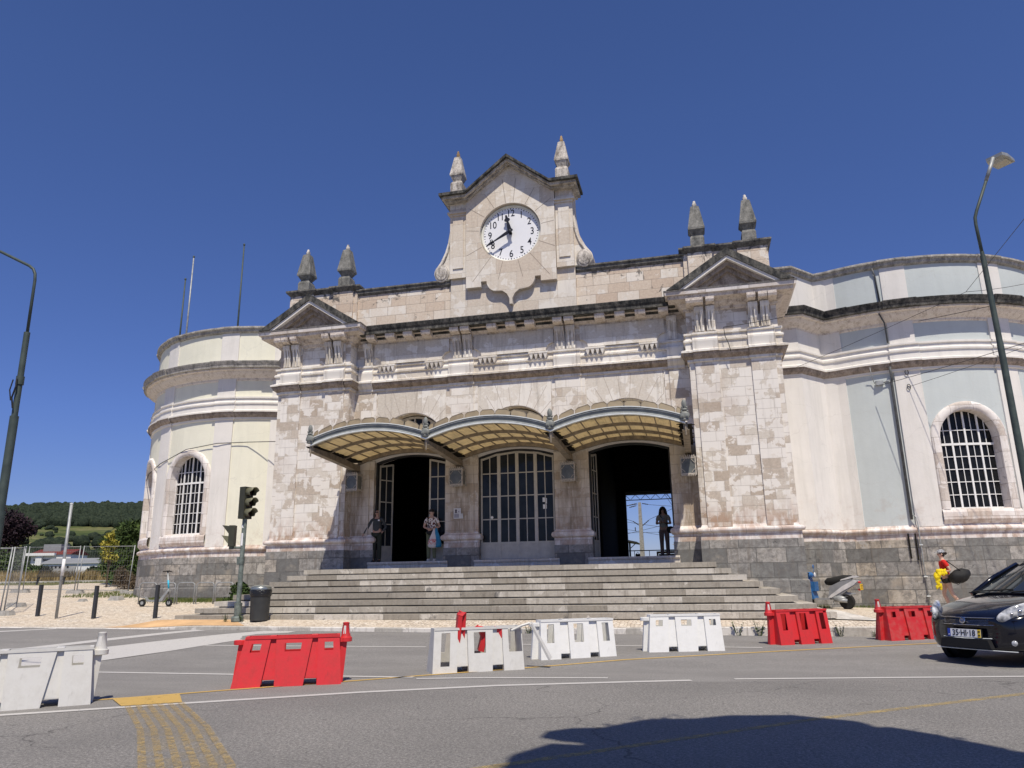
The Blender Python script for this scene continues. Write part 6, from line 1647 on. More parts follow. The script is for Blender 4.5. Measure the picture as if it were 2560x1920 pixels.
# ---------------------------------------------------------------- motor scooter
sx0, sy0 = 9.76, 1.15; sz = pz(sx0, sy0)
SCO = empty('motor_scooter', (sx0, sy0, sz), 'white and blue motor scooter with a yellow number plate parked against the plinth', 'scooter', rz=rad(150))
M['sc_blue'] = plain('blue_scooter_plastic', (.03, .13, .34), .3, .5); M['sc_white'] = plain('white_scooter_plastic', (.62, .62, .63), .3, .5); M['sc_silver'] = plain('silver_scooter_plastic', (.26, .27, .29), .35, .5)
# local x forward, rear axle at origin
for xw, nm in ((0, 'rear'), (1.22, 'front')):
    W = empty('wheel'); W.parent = SCO; W.location = (xw, 0, .22)
    mb = MB(); mb.lathe([(.13, -.045), (.20, -.055), (.225, -.03), (.225, .03), (.20, .055), (.13, .045)], (0, 0, 0), 24, axis='y'); mb.build('tyre', 'rubber', W, auto=40)
    mb = MB(); mb.lathe([(.135, -.03), (.135, .03)], (0, 0, 0), 20, axis='y'); [mb.tube([(0, 0, 0), (.13 * cos(a), 0, .13 * sin(a))], .018, 5) for a in (.3, 2.4, 4.5)]; mb.build('rim', 'galv', W)
mb = MB(); mb.prism([(-.36, .80), (-.20, .86), (.10, .80), (.42, .66), (.50, .34), (.36, .30), (.10, .42), (-.14, .58), (-.34, .70)], -.12, .12); mb.build('rear_cowl', 'sc_silver', SCO)
mb = MB()
for s in (-1, 1): mb.prism([(-.40, .80), (-.30, .84), (.05, .66), (.40, .42), (.50, .33), (.40, .33), (.0, .55), (-.30, .70)], s * .125 - .012, s * .125 + .012)
for s in (-1, 1): mb.prism([(-.40, .93), (-.30, .96), (.06, .86), (.10, .82), (-.12, .86)], s * .10 - .02, s * .10 + .02)
mb.build('side_panel', 'sc_white', SCO)
mb = MB(); mb.tube([(-.22, 0, .92), (.0, 0, .88), (.25, 0, .82), (.50, 0, .79), (.58, 0, .76)], [.06, .11, .12, .11, .06], 12); o = mb.build('seat', 'rubber', SCO, smooth=True)
mb = MB(); mb.box(.45, .95, -.14, .14, .27, .32); mb.build('footboard', 'sc_silver', SCO)
mb = MB(); mb.prism([(.90, .30), (1.0, .28), (1.12, .88), (1.05, .92), (.98, .60)], -.19, .19); mb.ell((1.20, 0, .46), (.22, .09, .13), 14, 8); mb.tube([(1.22, 0, .24), (1.06, 0, .92)], .035, 8); mb.ell((1.03, 0, 1.0), (.10, .15, .09), 14, 8); mb.box(.86, .98, -.14, .14, .52, .80); mb.build('front_shield', 'sc_blue', SCO)
mb = MB(); mb.tube([(1.0, -.33, 1.03), (1.02, -.1, 1.05), (1.02, .1, 1.05), (1.0, .33, 1.03)], .018, 8); mb.build('handlebar', 'rubber', SCO)
for s in (-1, 1):
    mb = MB(); mb.tube([(1.0, s * .22, 1.05), (1.02, s * .27, 1.2)], .008, 5); mb.ell((1.02, s * .28, 1.25), (.015, .055, .065), 10, 8); mb.build('mirror', 'sc_blue', SCO, smooth=True)
mb = MB(); mb.ell((.93, -.12, 1.0), (.03, .06, .08), 10, 6); mb.build('lamp_cover', 'sc_white', SCO, smooth=True)
mb = MB(); mb.box(-.47, -.455, -.10, .10, .55, .72); o = mb.build('number_plate', plain('yellow_plate', (.75, .47, .02), .5, .4), SCO); o.rotation_euler = (0, 0, 0)
text_mesh('ZL 36', .06, 'lettering', 'ink', o, (-.472, 0, .67), (rad(90), 0, rad(-90))); text_mesh('82', .06, 'lettering', 'ink', o, (-.472, 0, .60), (rad(90), 0, rad(-90)))
mb = MB(); mb.ell((-.42, 0, .77), (.04, .08, .035), 10, 6); mb.ell((-.40, 0, .56), (.05, .03, .03), 8, 6); mb.build('tail_lamp', plain('red_tail_lamp', (.5, .02, .02), .3, .5), SCO, smooth=True)
mb = MB(); mb.tube([(-.05, .13, .24), (.30, .14, .27)], .06, 10); mb.ell((.18, .10, .30), (.20, .10, .10), 12, 8); mb.tube([(.35, .1, .25), (.40, .18, .02)], .012, 5); mb.prism([(-.30, .45), (.05, .50), (.25, .30), (-.05, .36)], -.05, .05); mb.build('engine', 'galv', SCO, smooth=True)
# ---------------------------------------------------------------- kick scooter
kx, ky = -13.42, -.25; kz = pz(kx, ky)
KS = empty('kick_scooter', (kx, ky, kz), 'rental kick scooter with a blue-labelled stem standing on the cobbles by the hoops', 'scooter', rz=rad(4))
M['ks_blue'] = plain('turquoise_label', (.03, .42, .62), .4, .4)
for xw in (0, 1.02):
    W = empty('wheel'); W.parent = KS; W.location = (xw, 0, .125)
    mb = MB(); mb.lathe([(.06, -.03), (.11, -.035), (.125, -.02), (.125, .02), (.11, .035), (.06, .03)], (0, 0, 0), 20, axis='y'); mb.build('tyre', 'rubber', W, auto=40)
    mb = MB(); mb.lathe([(.06, -.032), (.06, .032), (.02, .035)], (0, 0, 0), 14, axis='y'); mb.build('hub', 'galv', W)
mb = MB(); mb.prism([(.02, .30), (.12, .31), (.20, .17), (.70, .15), (.80, .20), (.98, .48), (1.0, .50), (.96, .56), (.74, .30), (.66, .22), (.20, .23), (.10, .33), (.02, .33)], -.075, .075); mb.build('deck', 'galv', KS)
mb = MB(); mb.tube([(1.02, 0, .16), (.97, 0, .50), (.86, 0, 1.17)], .027, 10); mb.build('stem', 'galv', KS, smooth=True)
mb = MB(); mb.tube([(.955, 0, .60), (.91, 0, .88)], .031, 10); mb.build('label', 'ks_blue', KS, smooth=True)
mb = MB(); mb.tube([(.85, -.25, 1.17), (.87, 0, 1.19), (.85, .25, 1.17)], .017, 8); mb.box(.82, .90, -.05, .05, 1.17, 1.21); mb.prism([(.03, .25), (-.13, .18), (-.13, .16), (.03, .22)], -.04, .04); mb.build('handlebar', 'rubber', KS)
mb = MB(); mb.tube([(1.02, -.04, .13), (1.04, -.05, .30), (.98, -.02, .5)], .01, 5); mb.build('lock_cable', 'rubber', KS)
# ---------------------------------------------------------------- things seen through the right doorway
PZ = 1.85
mb = MB(); mb.box(-9, 12, 12.3, 20, 1.2, PZ); tag(mb.build('platform', 'concrete'), kind='structure')
mb = MB(); mb.box(-6, 12, 12.35, 13.05, 5.19, 5.4); o = mb.build('platform_canopy', 'dark_room')
tag(o, 'dark platform canopy edged by a lattice girder behind the right doorway', 'canopy')
mb = MB(); mb.tube([(-2, 13, 4.93), (9, 13, 4.93)], .022, 6); mb.tube([(-2, 13, 5.18), (9, 13, 5.18)], .022, 6)
x = -2.0
while x < 9: mb.tube([(x, 13, 5.18), (x + .24, 13, 4.93), (x + .48, 13, 5.18)], .014, 4); x += .48
mb.build('lattice_girder', 'iron', o)
mb = MB(); mb.tube([(-2, 13.2, 2.56), (9, 13.2, 2.56)], .025, 6)
for x in (2.6, 3.3, 5.2): mb.tube([(x, 13.2, PZ), (x, 13.2, 2.56)], .015, 5)
tag(mb.build('railing', 'iron'), 'low dark platform railing seen through the right doorway', 'railing')
MS = empty('catenary_mast', (2.19, 24, 1.6), 'pale concrete catenary mast with insulators, seen through the right doorway', 'mast')
lo = (2.19, 24, 1.6)
mb = MB(); mb.add([(2.19 + a, 24 + b, z) for z, w in ((1.0, .16), (5.85, .085)) for a, b in ((-w, -w), (w, -w), (w, w), (-w, w))], [(0, 1, 5, 4), (1, 2, 6, 5), (2, 3, 7, 6), (3, 0, 4, 7), (4, 5, 6, 7)])
mb.build('post', 'concrete', MS, loc=lo)
def insul(a, b, nm='insulator'):
    a, b = Vector(a), Vector(b); mb = MB(); n = 9; pts = [a.lerp(b, i / n) for i in range(n + 1)]
    mb.tube(pts, [.015, .04, .018, .045, .018, .045, .018, .04, .02, .015], 6); mb.build(nm, 'iron', MS, loc=lo)
insul((1.4, 23.9, 5.66), (2.05, 23.9, 5.80)); insul((1.55, 23.9, 5.56), (2.0, 23.9, 5.66)); insul((2.35, 23.9, 5.78), (2.75, 23.9, 5.70)); insul((1.72, 23.9, 4.72), (2.1, 23.9, 4.45)); insul((2.3, 23.9, 4.42), (2.75, 23.9, 4.78)); insul((1.85, 23.9, 4.35), (1.85, 23.9, 4.1))
WLB = ['topmost wire left of the mast head behind the right doorway', 'topmost wire right of the mast head behind the right doorway', 'wire slanting down to the mast from the upper left behind the right doorway', 'wire slanting up from the mast to the right behind the right doorway', 'low slanting wire behind the mast in the right doorway, upper of the falling pair', 'lowest slanting wire behind the mast in the right doorway', 'level far wire crossing behind the backlit woman', 'left of two short steep wires at the top right of the doorway view', 'right of two short steep wires at the top right of the doorway view', 'far wire rising to the right behind the backlit woman']
def cw(a, b, lb, r_=.012, sag=.05):
    o = wire(a, b, sag, r_, lb); o['group'] = 'catenary wires behind the right doorway'
for (a, b), LBW in zip((((-3, 24, 5.5), (2.05, 24, 5.74)), ((2.75, 24, 5.70), (9, 24, 5.2)), ((-3, 24, 6.6), (1.7, 24, 4.72)), ((2.75, 24, 4.8), (9, 24, 7.6)), ((-3, 26, 5.6), (9, 28, 3.6)), ((-3, 26, 5.2), (9, 29, 3.0)), ((-3, 30, 4.4), (9, 30, 4.4)), ((3.4, 24, 7.0), (4.3, 24, 5.4)), ((3.6, 24, 7.0), (4.35, 24, 5.5)), ((-3, 28, 3.4), (9, 28, 5.9))), WLB): cw(a, b, LBW)
mb = MB(); mb.prism([(-.6, 3.95), (1.25, 3.60), (1.92, 3.45), (1.88, 3.38), (1.2, 3.5), (-.6, 3.7)], 23.5, 26.5); o = mb.build('shelter_roof', 'iron'); tag(o, 'dark platform shelter roof with bracket, left of the catenary mast', 'shelter')
mb = MB(); mb.tube([(1.45, 24, 1.8), (1.45, 24, 3.5)], .06, 6); mb.tube([(1.45, 24, 3.05), (1.85, 24, 3.40)], .025, 5); mb.build('bracket', 'iron', o)
for x, h, ml in ((3.0, 4.0, 'leftmost small distant railway mast, right of the concrete mast'), (3.9, 3.6, 'middle small distant railway mast behind the backlit woman'), (4.6, 3.9, 'rightmost small distant railway mast beside the door edge')):
    mb = MB(); mb.tube([(x, 40, 1.5), (x, 40, h + 1.4)], .06, 6); mb.tube([(x - .6, 40, h + .9), (x + .6, 40, h + 1.0)], .03, 5); mb.tube([(x - .4, 40, h + .3), (x + .3, 40, h + .3)], .03, 5); tag(mb.build('distant_mast', 'galv'), ml, 'mast', 'distant masts beyond the platform')
M['orange'] = plain('orange_machine_paint', (.75, .30, .03), .5, .4)
mb = MB(); mb.box(3.58, 3.66, 14.2, 14.3, PZ, 2.52); mb.box(4.45, 4.58, 14.2, 14.3, PZ, 2.52); mb.box(3.58, 4.58, 14.2, 14.3, 2.44, 2.54); o = mb.build('ticket_machine', 'orange')
tag(o, 'orange framed machine on the platform behind the backlit woman', 'machine')
mb = MB(); mb.box(3.68, 4.43, 14.22, 14.4, PZ, 2.42); mb.build('panel', 'shades', o); mb = MB(); mb.box(3.95, 4.6, 14.3, 14.6, 2.56, 2.62); mb.build('top', 'lip', o)
mb = MB(); mb.frus(2.72, 13.6, PZ, 2.42, .16, .12, .10, .10); mb.tube([(2.64, 13.6, 2.42), (2.72, 13.6, 2.5), (2.80, 13.6, 2.42)], .012, 5); tag(mb.build('luggage', 'bag_black'), 'small dark bag standing on the platform by the railing', 'bag')

# ---------------------------------------------------------------- vegetation helpers
def leafmat(name, a, b, c):
    g = NT(name, .75, .25); p = g.pos()
    q = g.ramp(g.noise(p, 1.6, 5, .7), [(.35, a), (.5, b), (.68, c)])
    q = g.mix(.5, q, g.ramp(g.noise(p, 24, 2, .6), [(.3, .2), (.7, .8)]), 'OVERLAY')
    g.b.inputs['Subsurface Weight'].default_value = 0.0
    return g.col(q)
M['leaf'] = leafmat('green_foliage', (.025, .042, .012), (.05, .085, .022), (.10, .14, .035))
M['leaf_y'] = leafmat('yellow_green_foliage', (.10, .12, .025), (.26, .26, .045), (.50, .42, .08))
M['leaf_p'] = leafmat('dark_purple_foliage', (.010, .006, .010), (.022, .012, .018), (.045, .022, .028))
M['leaf_d'] = leafmat('dark_wood_foliage', (.018, .030, .012), (.032, .052, .020), (.055, .078, .032))
g = NT('distant_wood', .95, .1); p = g.pos(); q = g.noise(p, .55, 8, .8); g.bump(q, 1.0, 1.2); M['wood_far'] = g.col(g.ramp(q, [(.36, (.012, .018, .014)), (.5, (.030, .043, .028)), (.64, (.060, .075, .046))]))
M['dry'] = leafmat('dry_grass', (.16, .12, .05), (.32, .24, .11), (.48, .37, .20))
M['grass'] = leafmat('green_grass', (.05, .08, .02), (.10, .13, .035), (.20, .20, .07))
M['dead'] = leafmat('dead_branches', (.06, .045, .03), (.12, .09, .06), (.20, .15, .10))
M['bark'] = plain('bark', (.09, .07, .05), .9, .1, var=.4)
def rvec():
    while True:
        v = Vector((random.uniform(-1, 1), random.uniform(-1, 1), random.uniform(-1, 1)))
        if .05 < v.length < 1: return v.normalized()
def crown(mb, blobs, n, size, narrow=.5):
    tot = sum(b[3] ** 2 for b in blobs)
    for (x, y, z, r_, fl) in blobs:
        for _ in range(int(n * r_ * r_ / tot)):
            d = rvec(); q = r_ * (random.random() ** .4) * (1 + .22 * mnoise.noise(d * 2.5 + Vector((x, y, z))))
            c = Vector((x + d.x * q, y + d.y * q, z + d.z * q * fl)); t = (rvec() + d * .6).normalized(); s = t.cross(rvec()).normalized()
            L = size * random.uniform(.6, 1.3); w = L * narrow * .5
            mb.add([c - s * w, c + t * L * .5 - s * w * .2, c + s * w, c - t * L * .4], [(0, 1, 2, 3)])
def tree(base, blobs, n, size, mat, label, trunk=.15, cat='tree', group=None, narrow=.5, name='tree'):
    T = empty(name, base, label, cat, group)
    mb = MB(); crown(mb, blobs, n, size, narrow); mb.build('crown', mat, T, loc=base)
    mb = MB(); b = Vector(base); cz = sum((Vector(q[:3]) for q in blobs), Vector()) / len(blobs)
    mid = Vector((b.x * .7 + cz.x * .3, b.y * .7 + cz.y * .3, b.z * .55 + cz.z * .45))
    mb.tube([b - Vector((0, 0, .3)), mid, cz], [trunk, trunk * .75, trunk * .35], 8)
    for q in blobs[:5]: mb.tube([mid, mid.lerp(Vector(q[:3]), .6) + Vector((0, 0, .1)), Vector(q[:3])], [trunk * .5, trunk * .3, trunk * .1], 6)
    mb.build('trunk', 'bark', T, loc=base); return T
# ---------------------------------------------------------------- rising ground and hill on the left
HX, HY = -0.2262, 0.941
def dep(x, y): return HX * (x - 5.64) + HY * (y + 23.8)
def terr(x, y):
    d = dep(x, y); b = plaza_z(max(x, -60), min(y, 24)) if d < 41.5 else 1.5
    if d < 41.5: return min(b, 1.5) - .06
    z = 1.46 + (min(d, 250) - 41.5) * .0165
    if d > 250: z += (min(d, 600) - 250) / 350 * 44
    if d > 600: z += (min(d, 700) - 600) / 100 * 21
    if d > 700: z += (min(d, 1200) - 700) * .008
    az_ = math.degrees(math.atan2(x - 5.64, y + 23.8)); z = 1.5 + (z - 1.5) * sstep(-20, -34, az_) if az_ > -34 else z
    nz = sstep(-20, -34, az_) * mnoise.noise(Vector((x * .006, y * .006, 0))) * min(1, max(0, (d - 250) / 250)) * 6
    return z + nz + sstep(-20, -34, az_) * (mnoise.noise(Vector((x * .03, y * .03, 5))) * 1.2 if d > 260 else 0)
g = NT('hill_meadow', .95, .1); p = g.pos()
c = g.ramp(g.noise(g.sc(p, 1, 1, 2.5), .022, 9, .68), [(.34, (.035, .055, .018)), (.46, (.085, .105, .035)), (.56, (.15, .15, .065)), (.68, (.24, .21, .11))])
c = g.mix(g.ramp(g.noise(p, .12, 7, .75), [(.5, 0), (.62, .7)]), c, (.035, .055, .02)); M['hill'] = g.col(c)
g = NT('plaza_earth', .95, .1); p = g.pos(); M['earth'] = g.col(g.ramp(g.noise(g.sc(p, 1, 1, 0), .6, 8, .7), [(.38, (.30, .22, .14)), (.5, (.42, .33, .23)), (.62, (.22, .20, .09))]))
mb = MB(); na, S_ = 90, [30, 33, 36, 38.5, 41, 44, 48, 55, 65, 80, 110, 150, 200, 240, 260, 290, 320, 360, 400, 440, 480, 520, 560, 600, 630, 660, 700, 760, 850, 1000, 1200]
vs = []
for i in range(na + 1):
    az = rad(lerp(-100, 40, i / na)); dx, dy = sin(az), cos(az)
    for s_ in S_:
        x, y = 5.64 + dx * s_ * 1.1, -23.8 + dy * s_ * 1.1; vs.append((x, y, terr(x, y)))
k = len(S_); mb.add(vs, [(i * k + j, (i + 1) * k + j, (i + 1) * k + j + 1, i * k + j + 1) for i in range(na) for j in range(k - 1)])
tag(mb.build('hill', 'hill', smooth=True), kind='structure')
def polar(px_az, d):   # azimuth in degrees left of +y, depth along the view axis
    t = math.tan(rad(px_az)); # x = 5.64 - t*(y+23.8)
    L = d / (HX * -t + HY); return 5.64 - t * L, -23.8 + L
# woodland along the ridge: one countless mass
def blobmesh(mb, c, r_, fl=1.0, seed=0):
    n, k = 6, 9; vs = []
    for i in range(n + 1):
        t = PI * i / n
        for j in range(k):
            a = 2 * PI * j / k; d = Vector((sin(t) * cos(a), sin(t) * sin(a), cos(t)))
            q = r_ * (1 + .38 * mnoise.noise(d * 1.7 + Vector((seed, c[0] * .1, c[1] * .1)))); vs.append((c[0] + d.x * q, c[1] + d.y * q, c[2] + d.z * q * fl))
    mb.add(vs, [(i * k + j, (i + 1) * k + j, (i + 1) * k + (j + 1) % k, i * k + (j + 1) % k) for i in range(n) for j in range(k)])
mb = MB()
for i in range(3200):
    az = random.uniform(37.5, 57); d = random.uniform(600, 720); x, y = polar(az, d); r_ = random.uniform(2.0, 4.6)
    blobmesh(mb, (x, y, terr(x, y) + r_ * .7), r_, random.uniform(.9, 1.4), i)
tag(mb.build('woodland', 'wood_far', smooth=True), 'dark green woodland along the top of the hill on the left', 'woodland', kind='stuff')
mb = MB()
for i in range(520):
    az = random.uniform(38, 58); d = random.choice((random.uniform(255, 600), random.uniform(265, 430))); x, y = polar(az, d); r_ = random.uniform(1.0, 4.2) * (1.2 if d < 400 else 1)
    if mnoise.noise(Vector((x * .02, y * .02, 3))) > -.05: blobmesh(mb, (x, y, terr(x, y) + r_ * .5), r_, .8, i)
tag(mb.build('hillside_scrub', 'wood_far', smooth=True), 'scattered dark scrub over the hillside meadow', 'shrubs', kind='stuff')
# low white buildings at the foot of the hill
M['bwall'] = plain('white_shed_wall', (.74, .74, .73), .8, .2, var=.05, scale=.2); M['broof'] = plain('grey_shed_roof', (.24, .25, .26), .7, .3, var=.08, scale=.1); M['broofr'] = plain('dark_red_roof', (.15, .035, .03), .8, .2)
def shed(cx, cy, z, L, D, H, rz, name, label, roofm, win):
    B = empty(name, (cx, cy, z), label, 'building', rz=rz)
    mb = MB(); mb.box(-L / 2, L / 2, 0, D, -3, H); mb.build('wall', 'bwall', B)
    mb = MB(); mb.prism([(-.4, H), (D + .4, H), (D + .2, H + .25), (D * .5, H + 1.5), (-.2, H + .25)], -L / 2 - .3, L / 2 + .3, 'x'); mb.build('roof', roofm, B)
    for (a, b, z0, z1) in win: mb = MB(); mb.box(a, b, -.06, .02, z0, z1); mb.build('window', 'shades', B)
    return B
az = rad(46); rzb = rad(46)
shed(-147.5, 139.5, 4.6, 16.5, 9, 2.4, rad(14), 'long_shed', 'long low white shed with a grey roof at the foot of the hill', 'broof', [(-7 + 1.0 * k, -6.5 + 1.0 * k, 1.3, 1.9) for k in range(6)])
B = shed(-163, 147.5, 6.6, 10.5, 8, 3.2, rad(14), 'white_building', 'white two-level building with a dark red roof left of the long shed', 'broofr', [(-4.5, 4.5, 1.55, 2.0)])
mb = MB(); mb.box(-6.2, 1.5, -1.2, .0, 2.9, 3.6); mb.box(-3.6, -2.0, -.8, .0, -3, 3); mb.build('balcony', 'bwall', B)
mb = MB(); mb.box(-3.5, 1.2, 2, 6, 4.0, 6.0); mb.build('rooftop_block', 'broof', B)
for i, (x, y, r_, lb) in enumerate(((-62.6, 44.4, 1.15, 'round dark bush in front of the white sheds, behind the bench'), (-56.9, 45.7, .95, 'round green bush before the right end of the long shed'))):
    z = terr(x, y); tree((x, y, z), [(x, y, z + r_ * .55, r_, .75), (x + r_ * .6, y, z + r_ * .35, r_ * .6, .8), (x - r_ * .6, y, z + r_ * .4, r_ * .6, .8)], 1500, .5, 'leaf_d', lb, .1, 'bush', name='bush')
x, y = -43.8, 21.8; z = terr(x, y)
tree((x, y, z), [(x, y, 5.7, 1.7, .8), (x + 1.2, y + .2, 5.4, 1.15, .8), (x - 1.4, y, 5.3, 1.3, .8), (x + .4, y, 4.7, 1.3, .7), (x + 1.9, y + .5, 5.35, .5, .8)], 6500, .26, 'leaf_p', 'dark purple-leaved tree at the left edge before the hill', .13)
x, y = -38.6, 18.0; z = terr(x, y)
tree((x, y, z), [(x, y, 2.6, 1.1, .9), (x - 1.4, y, 2.9, 1.1, .9), (x + .8, y + .3, 2.2, .8, .9)], 3000, .22, 'leaf', 'green bush under the dark purple tree', .08, 'bush', name='bush')
x, y = -23.9, 11.6; z = terr(x, y)
tree((x, y, z), [(x - .3, y, 3.9, .9, 1.0), (x + .9, y + .2, 4.3, .8, 1), (x - 1.2, y, 3.3, .85, 1), (x - 1.1, y, 2.5, .8, 1), (x + .1, y - .1, 2.7, 1.0, 1), (x + 1.4, y + .3, 3.4, .9, 1.2), (x - .4, y, 2.0, .9, .9), (x + 1.0, y, 2.1, .9, .9)], 8000, .40, 'leaf', 'dark green palm-like evergreen beside the yellow round wing', .16, narrow=.22)
x, y = -23.35, 9.3; z = terr(x, y)
tree((x, y, z), [(x - .1, y, 3.75, .22, 1.3), (x + .2, y, 3.35, .25, .9), (x - .3, y, 3.3, .26, 1), (x - .15, y, 2.85, .32, 1.2), (x + .25, y, 2.7, .2, 1)], 1000, .17, 'leaf_y', 'yellow-leaved shrub in front of the dark evergreen', .05, 'shrub', name='shrub')
x, y = -21.2, 8.0; z = terr(x, y)
tree((x, y, z), [(x, y, 1.55, .5, .9), (x + .5, y, 1.4, .4, .9), (x - .3, y, 1.9, .3, 1)], 1500, .26, 'dead', 'brown dead brush at the foot of the evergreen', .05, 'shrub', narrow=.12, name='shrub')
x, y = -9.25, -.85; z = pz(x, y)
tree((x, y, z), [(x, y, z + .62, .34, 1), (x + .28, y, z + .50, .26, 1), (x - .38, y, z + .30, .24, .8), (x - .1, y, z + .25, .3, .8)], 900, .14, 'leaf', 'leafy green plant growing between the steps and the hoops', .02, 'plant', narrow=.8, name='plant')
# grasses: countless blades, one object per kind
def blades(pts, h, w, mb, lean=.35):
    for x, y, z in pts:
        a = random.uniform(0, 2 * PI); hh = h * random.uniform(.5, 1.2); dx, dy = cos(a), sin(a); lx, ly = random.uniform(-lean, lean) * hh, random.uniform(-lean, lean) * hh
        mb.add([(x - dx * w, y - dy * w, z), (x + dx * w, y + dy * w, z), (x + lx, y + ly, z + hh)], [(0, 1, 2)])
mb = MB(); pts = []
for _ in range(9000):
    t = random.random(); x = lerp(-41, -27.5, t) + random.uniform(-.5, .5); y = lerp(14.6, 20.2, t) + random.uniform(-1.2, 1.6); pts.append((x, y, terr(x, y)))
blades(pts, .75, .03, mb); tag(mb.build('dry_grass', 'dry'), 'tall dry straw-coloured grass behind the bench', 'grass', kind='stuff')
mb = MB(); pts = []
for _ in range(7000):
    x = random.uniform(-15.2, -9.6); th = math.degrees(math.asin(max(-1, min(1, (-x - CX) / (RD + .1))))); yw = CYD - (RD + .1) * cos(rad(th)); y = yw - abs(random.gauss(0, .45)) - .02; pts.append((x, y, pz(x, y)))
for _ in range(2500): x = random.uniform(-20.5, -15); y = random.uniform(3.2, 6.5); pts.append((x, y, pz(x, y)))
for _ in range(3500): t = random.random(); x = lerp(-38, -24, t); y = lerp(12.2, 15.4, t) + random.uniform(-.6, .6); pts.append((x, y, terr(x, y) + .04))
for _ in range(900): x = random.uniform(9.0, 15); pts.append((x, (2.05 if x < 9.4 else 3.0 if x < 10.5 else CYD - 5.7 * cos(math.asin((x - CX) / 5.9))) - .12 - abs(random.gauss(0, .08)), pz(x, 2.0)))
blades(pts, .11, .012, mb); tag(mb.build('green_grass', 'grass'), 'short green grass at the foot of the round wings', 'grass', kind='stuff')
def weed(x, y, z, h, lb):
    mb = MB()
    for _ in range(7):
        a = random.uniform(0, 2 * PI); t = Vector((x + cos(a) * h * .4, y + sin(a) * h * .2, z + h * random.uniform(.6, 1.1))); b = Vector((x + cos(a) * .03, y, z)); mb.tube([b, b.lerp(t, .5) + Vector((0, 0, .02)), t], [.005, .004, .002], 4)
        for q in range(8):
            c = b.lerp(t, random.uniform(.25, 1)); d = rvec() * h * .16; s = d.cross(Vector((0, 0, 1))) * .35; mb.add([c - s, c + d, c + s], [(0, 1, 2)])
    tag(mb.build('weed', 'leaf'), lb, 'weed', 'weeds growing at the kerb')
for x, y, h, lb in ((6.30, -6.18, .30, 'feathery weed at the kerb between the white and the dark red barriers, left one'), (6.74, -6.18, .33, 'feathery weed at the kerb just left of the dark red barrier'), (8.35, -6.17, .24, 'weed at the kerb just right of the dark red barrier'),
                    (9.0, -6.16, .14, 'tiny weed tuft at the kerb before the dusty red barrier'), (3.15, -6.18, .28, 'weed at the kerb behind the tall-slotted white barrier'), (1.7, -6.18, .22, 'weed at the kerb behind the wrecked barrier')):
    weed(x, y, road_z(x, -6.2), h, lb)
weed(-6.62, -5.45, pz(-6.6, -5.45), .24, 'weed at the left foot of the traffic light'); weed(-6.12, -5.45, pz(-6.1, -5.4), .22, 'weed between the traffic light and the litter bin'); weed(12.6, -.2, pz(12.6, .2), .4, 'dark weed by the conduit behind the car')
# ---------------------------------------------------------------- bench and site fencing on the left
bx, by = -28.7, 11.5; bz = terr(bx, by) + .04
BE = empty('park_bench', (bx, by, bz), 'dark metal park bench with a slatted curved back behind the site fence', 'bench', rz=rad(14))
mb = MB()
for k in range(7): mb.box(-.95, .95, -.45 + .07 * k, -.41 + .07 * k, .40, .43)
mb.build('seat', 'iron', BE); mb = MB()
for k in range(9): mb.box(-.88, .98, .05 + .02 * k, .07 + .02 * k, .46 + .055 * k, .49 + .055 * k)
mb.tube([(-.95, .05, .44), (-.85, .22, .96), (1.0, .22, .98), (1.0, .05, .44)], .02, 6); mb.build('backrest', 'iron', BE)
for x in (-.7, .7): mb = MB(); mb.prism([(-.4, 0), (-.3, 0), (-.15, .40), (-.3, .40)], x - .03, x + .03, 'x'); mb.build('leg', 'iron', BE)
def fence_panel(a, b, label, lean=0.0, h=2.0):
    (x0, y0), (x1, y1) = a, b; z0, z1 = max(pz(x0, y0), .2), max(pz(x1, y1), .2)
    if dep(x0, y0) > 41: z0 = terr(x0, y0)
    F = empty('site_fence_panel', (x0, y0, z0), label, 'fence', 'wire mesh site fence panels'); lo = (x0, y0, z0)
    d = Vector((x1 - x0, y1 - y0, z1 - z0)); L = d.length; n = Vector((-d.y, d.x, 0)).normalized() * lean
    P0, P1 = Vector((x0, y0, z0 + .08)), Vector((x1, y1, z1 + .08)); up = Vector((0, 0, h)) + n
    mb = MB(); mb.tube([P0, P0 + up], .021, 8); mb.tube([P1, P1 + up], .021, 8); mb.tube([P0 + up * .98, P1 + up * .98], .012, 6); mb.tube([P0 + up * .04, P1 + up * .04], .018, 6); mb.build('frame', 'galv', F, loc=lo, smooth=True)
    mb = MB(); k = int(L / .14)
    for i in range(1, k): q = P0.lerp(P1, i / k); mb.tube([q + up * .04, q + up * .98], .0018, 3, cap=False)
    for j in range(1, 9): mb.tube([P0 + up * (.04 + .94 * j / 9), P1 + up * (.04 + .94 * j / 9)], .0018, 3, cap=False)
    mb.build('wire_mesh', 'galv', F, loc=lo)
    for P_ in (P0, P1): mb = MB(); mb.frus(P_.x, P_.y, P_.z - .10, P_.z + .06, .36, .13, .30, .10); mb.build('foot', 'concrete', F, loc=lo)
fence_panel((-24.75, 5.75), (-21.6, 5.4), 'wire mesh fence panel left of the two at the back of the plaza', .05); fence_panel((-21.45, 5.38), (-18.5, 5.05), 'wire mesh fence panel ending beside the round wing', .12)
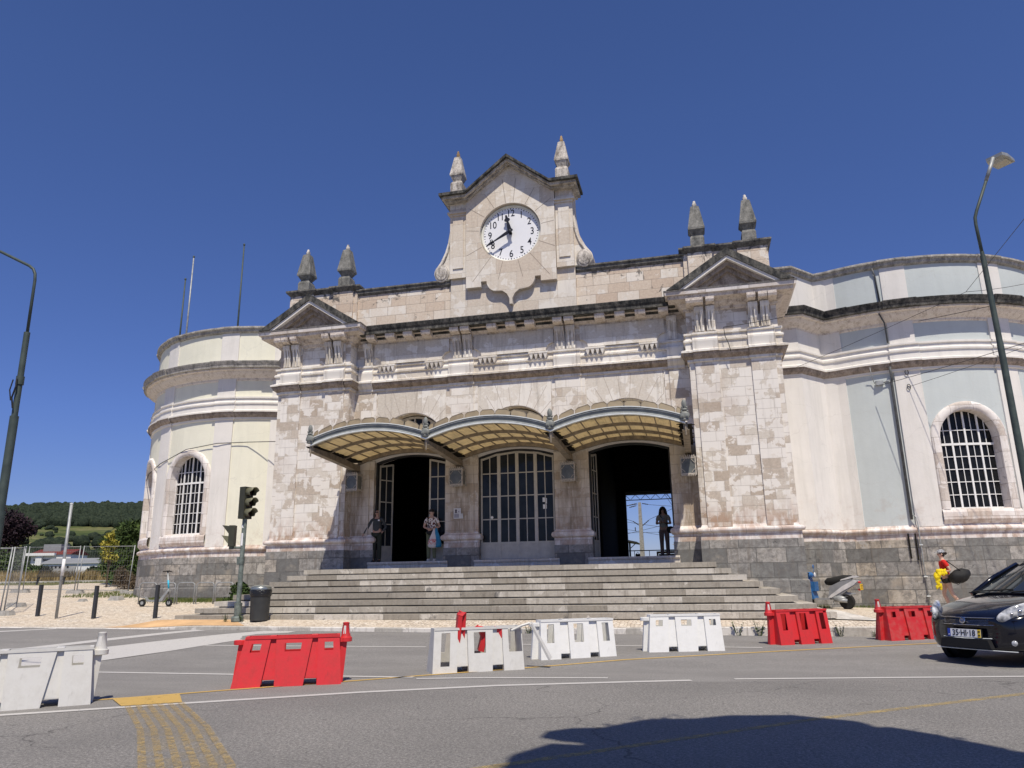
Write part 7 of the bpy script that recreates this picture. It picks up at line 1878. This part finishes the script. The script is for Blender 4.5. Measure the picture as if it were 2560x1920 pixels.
fence_panel((-28.0, 4.5), (-24.95, 5.7), 'wire mesh fence panel running back from the twin posts', .02)
fence_panel((-19.2, -4.3), (-16.15, -3.35), 'wire mesh fence panel leaning at the left edge of the picture', .18, 2.05)
fence_panel((-16.05, -3.30), (-18.4, -.6), 'wire mesh fence panel turning back from the leaning one', -.05, 2.05)
mb = MB(); zf = terr(-28, 14.5); vs = []
for i in range(13):
    x = lerp(-39, -24.5, i / 12); y = lerp(11.9, 15.2, i / 12); z = terr(x, y) + .05; vs += [(x, y, z), (x, y, z + .12), (x, y + .25, z + .12), (x, y + .25, z)]
mb.add(vs, [(i * 4 + j, (i + 1) * 4 + j, (i + 1) * 4 + j + 1, i * 4 + j + 1) for i in range(12) for j in range(3)]); tag(mb.build('garden_edging', 'kerb'), kind='structure')
for x, y, r_, lb in ((-16.6, 2.2, .26, 'pale broken concrete block lying by the fence foot at the round wing'), (-17.6, 1.6, .16, 'small white stone on the cobbles near the fence foot')):
    mb = MB(); mb.frus(x, y, pz(x, y) - .02, pz(x, y) + r_ * .6, r_, r_ * .7, r_ * .7, r_ * .5); o = mb.build('rubble', 'concrete'); tag(o, lb, 'rubble'); 
# added unseen light blocker behind the camera, tree-shaped blobs following the road shadow's outline
H_ = 7.4; ox, oy = .41 / 1.8 * H_, -H_ / 1.8
bl = [(5.95, -17.55, 1.35), (5.55, -16.95, 1.05), (6.35, -16.75, 1.0), (6.36, -15.95, .38), (4.62, -16.95, .33), (4.85, -18.2, .75), (7.0, -16.85, .75), (7.45, -17.9, .95), (6.6, -19, 1.4), (5.2, -19.3, 1.2), (8.2, -19.0, 1.2)]
bl = [(x + ox, y + oy, H_ + .2 * (i % 3), r_, .55) for i, (x, y, r_) in enumerate(bl)]
T = tree((7.9, -22.4, 0), bl, 7000, .11, 'leaf', 'unseen tree-shaped shadow blocker behind the viewpoint, added to cast the shadow at the bottom', .2)
mb = MB()
for i, b_ in enumerate(bl): blobmesh(mb, b_[:3], b_[3] * .99, .5, i)
mb.build('inner_light_blocker', 'leaf_d', T, loc=(7.9, -22.4, 0))
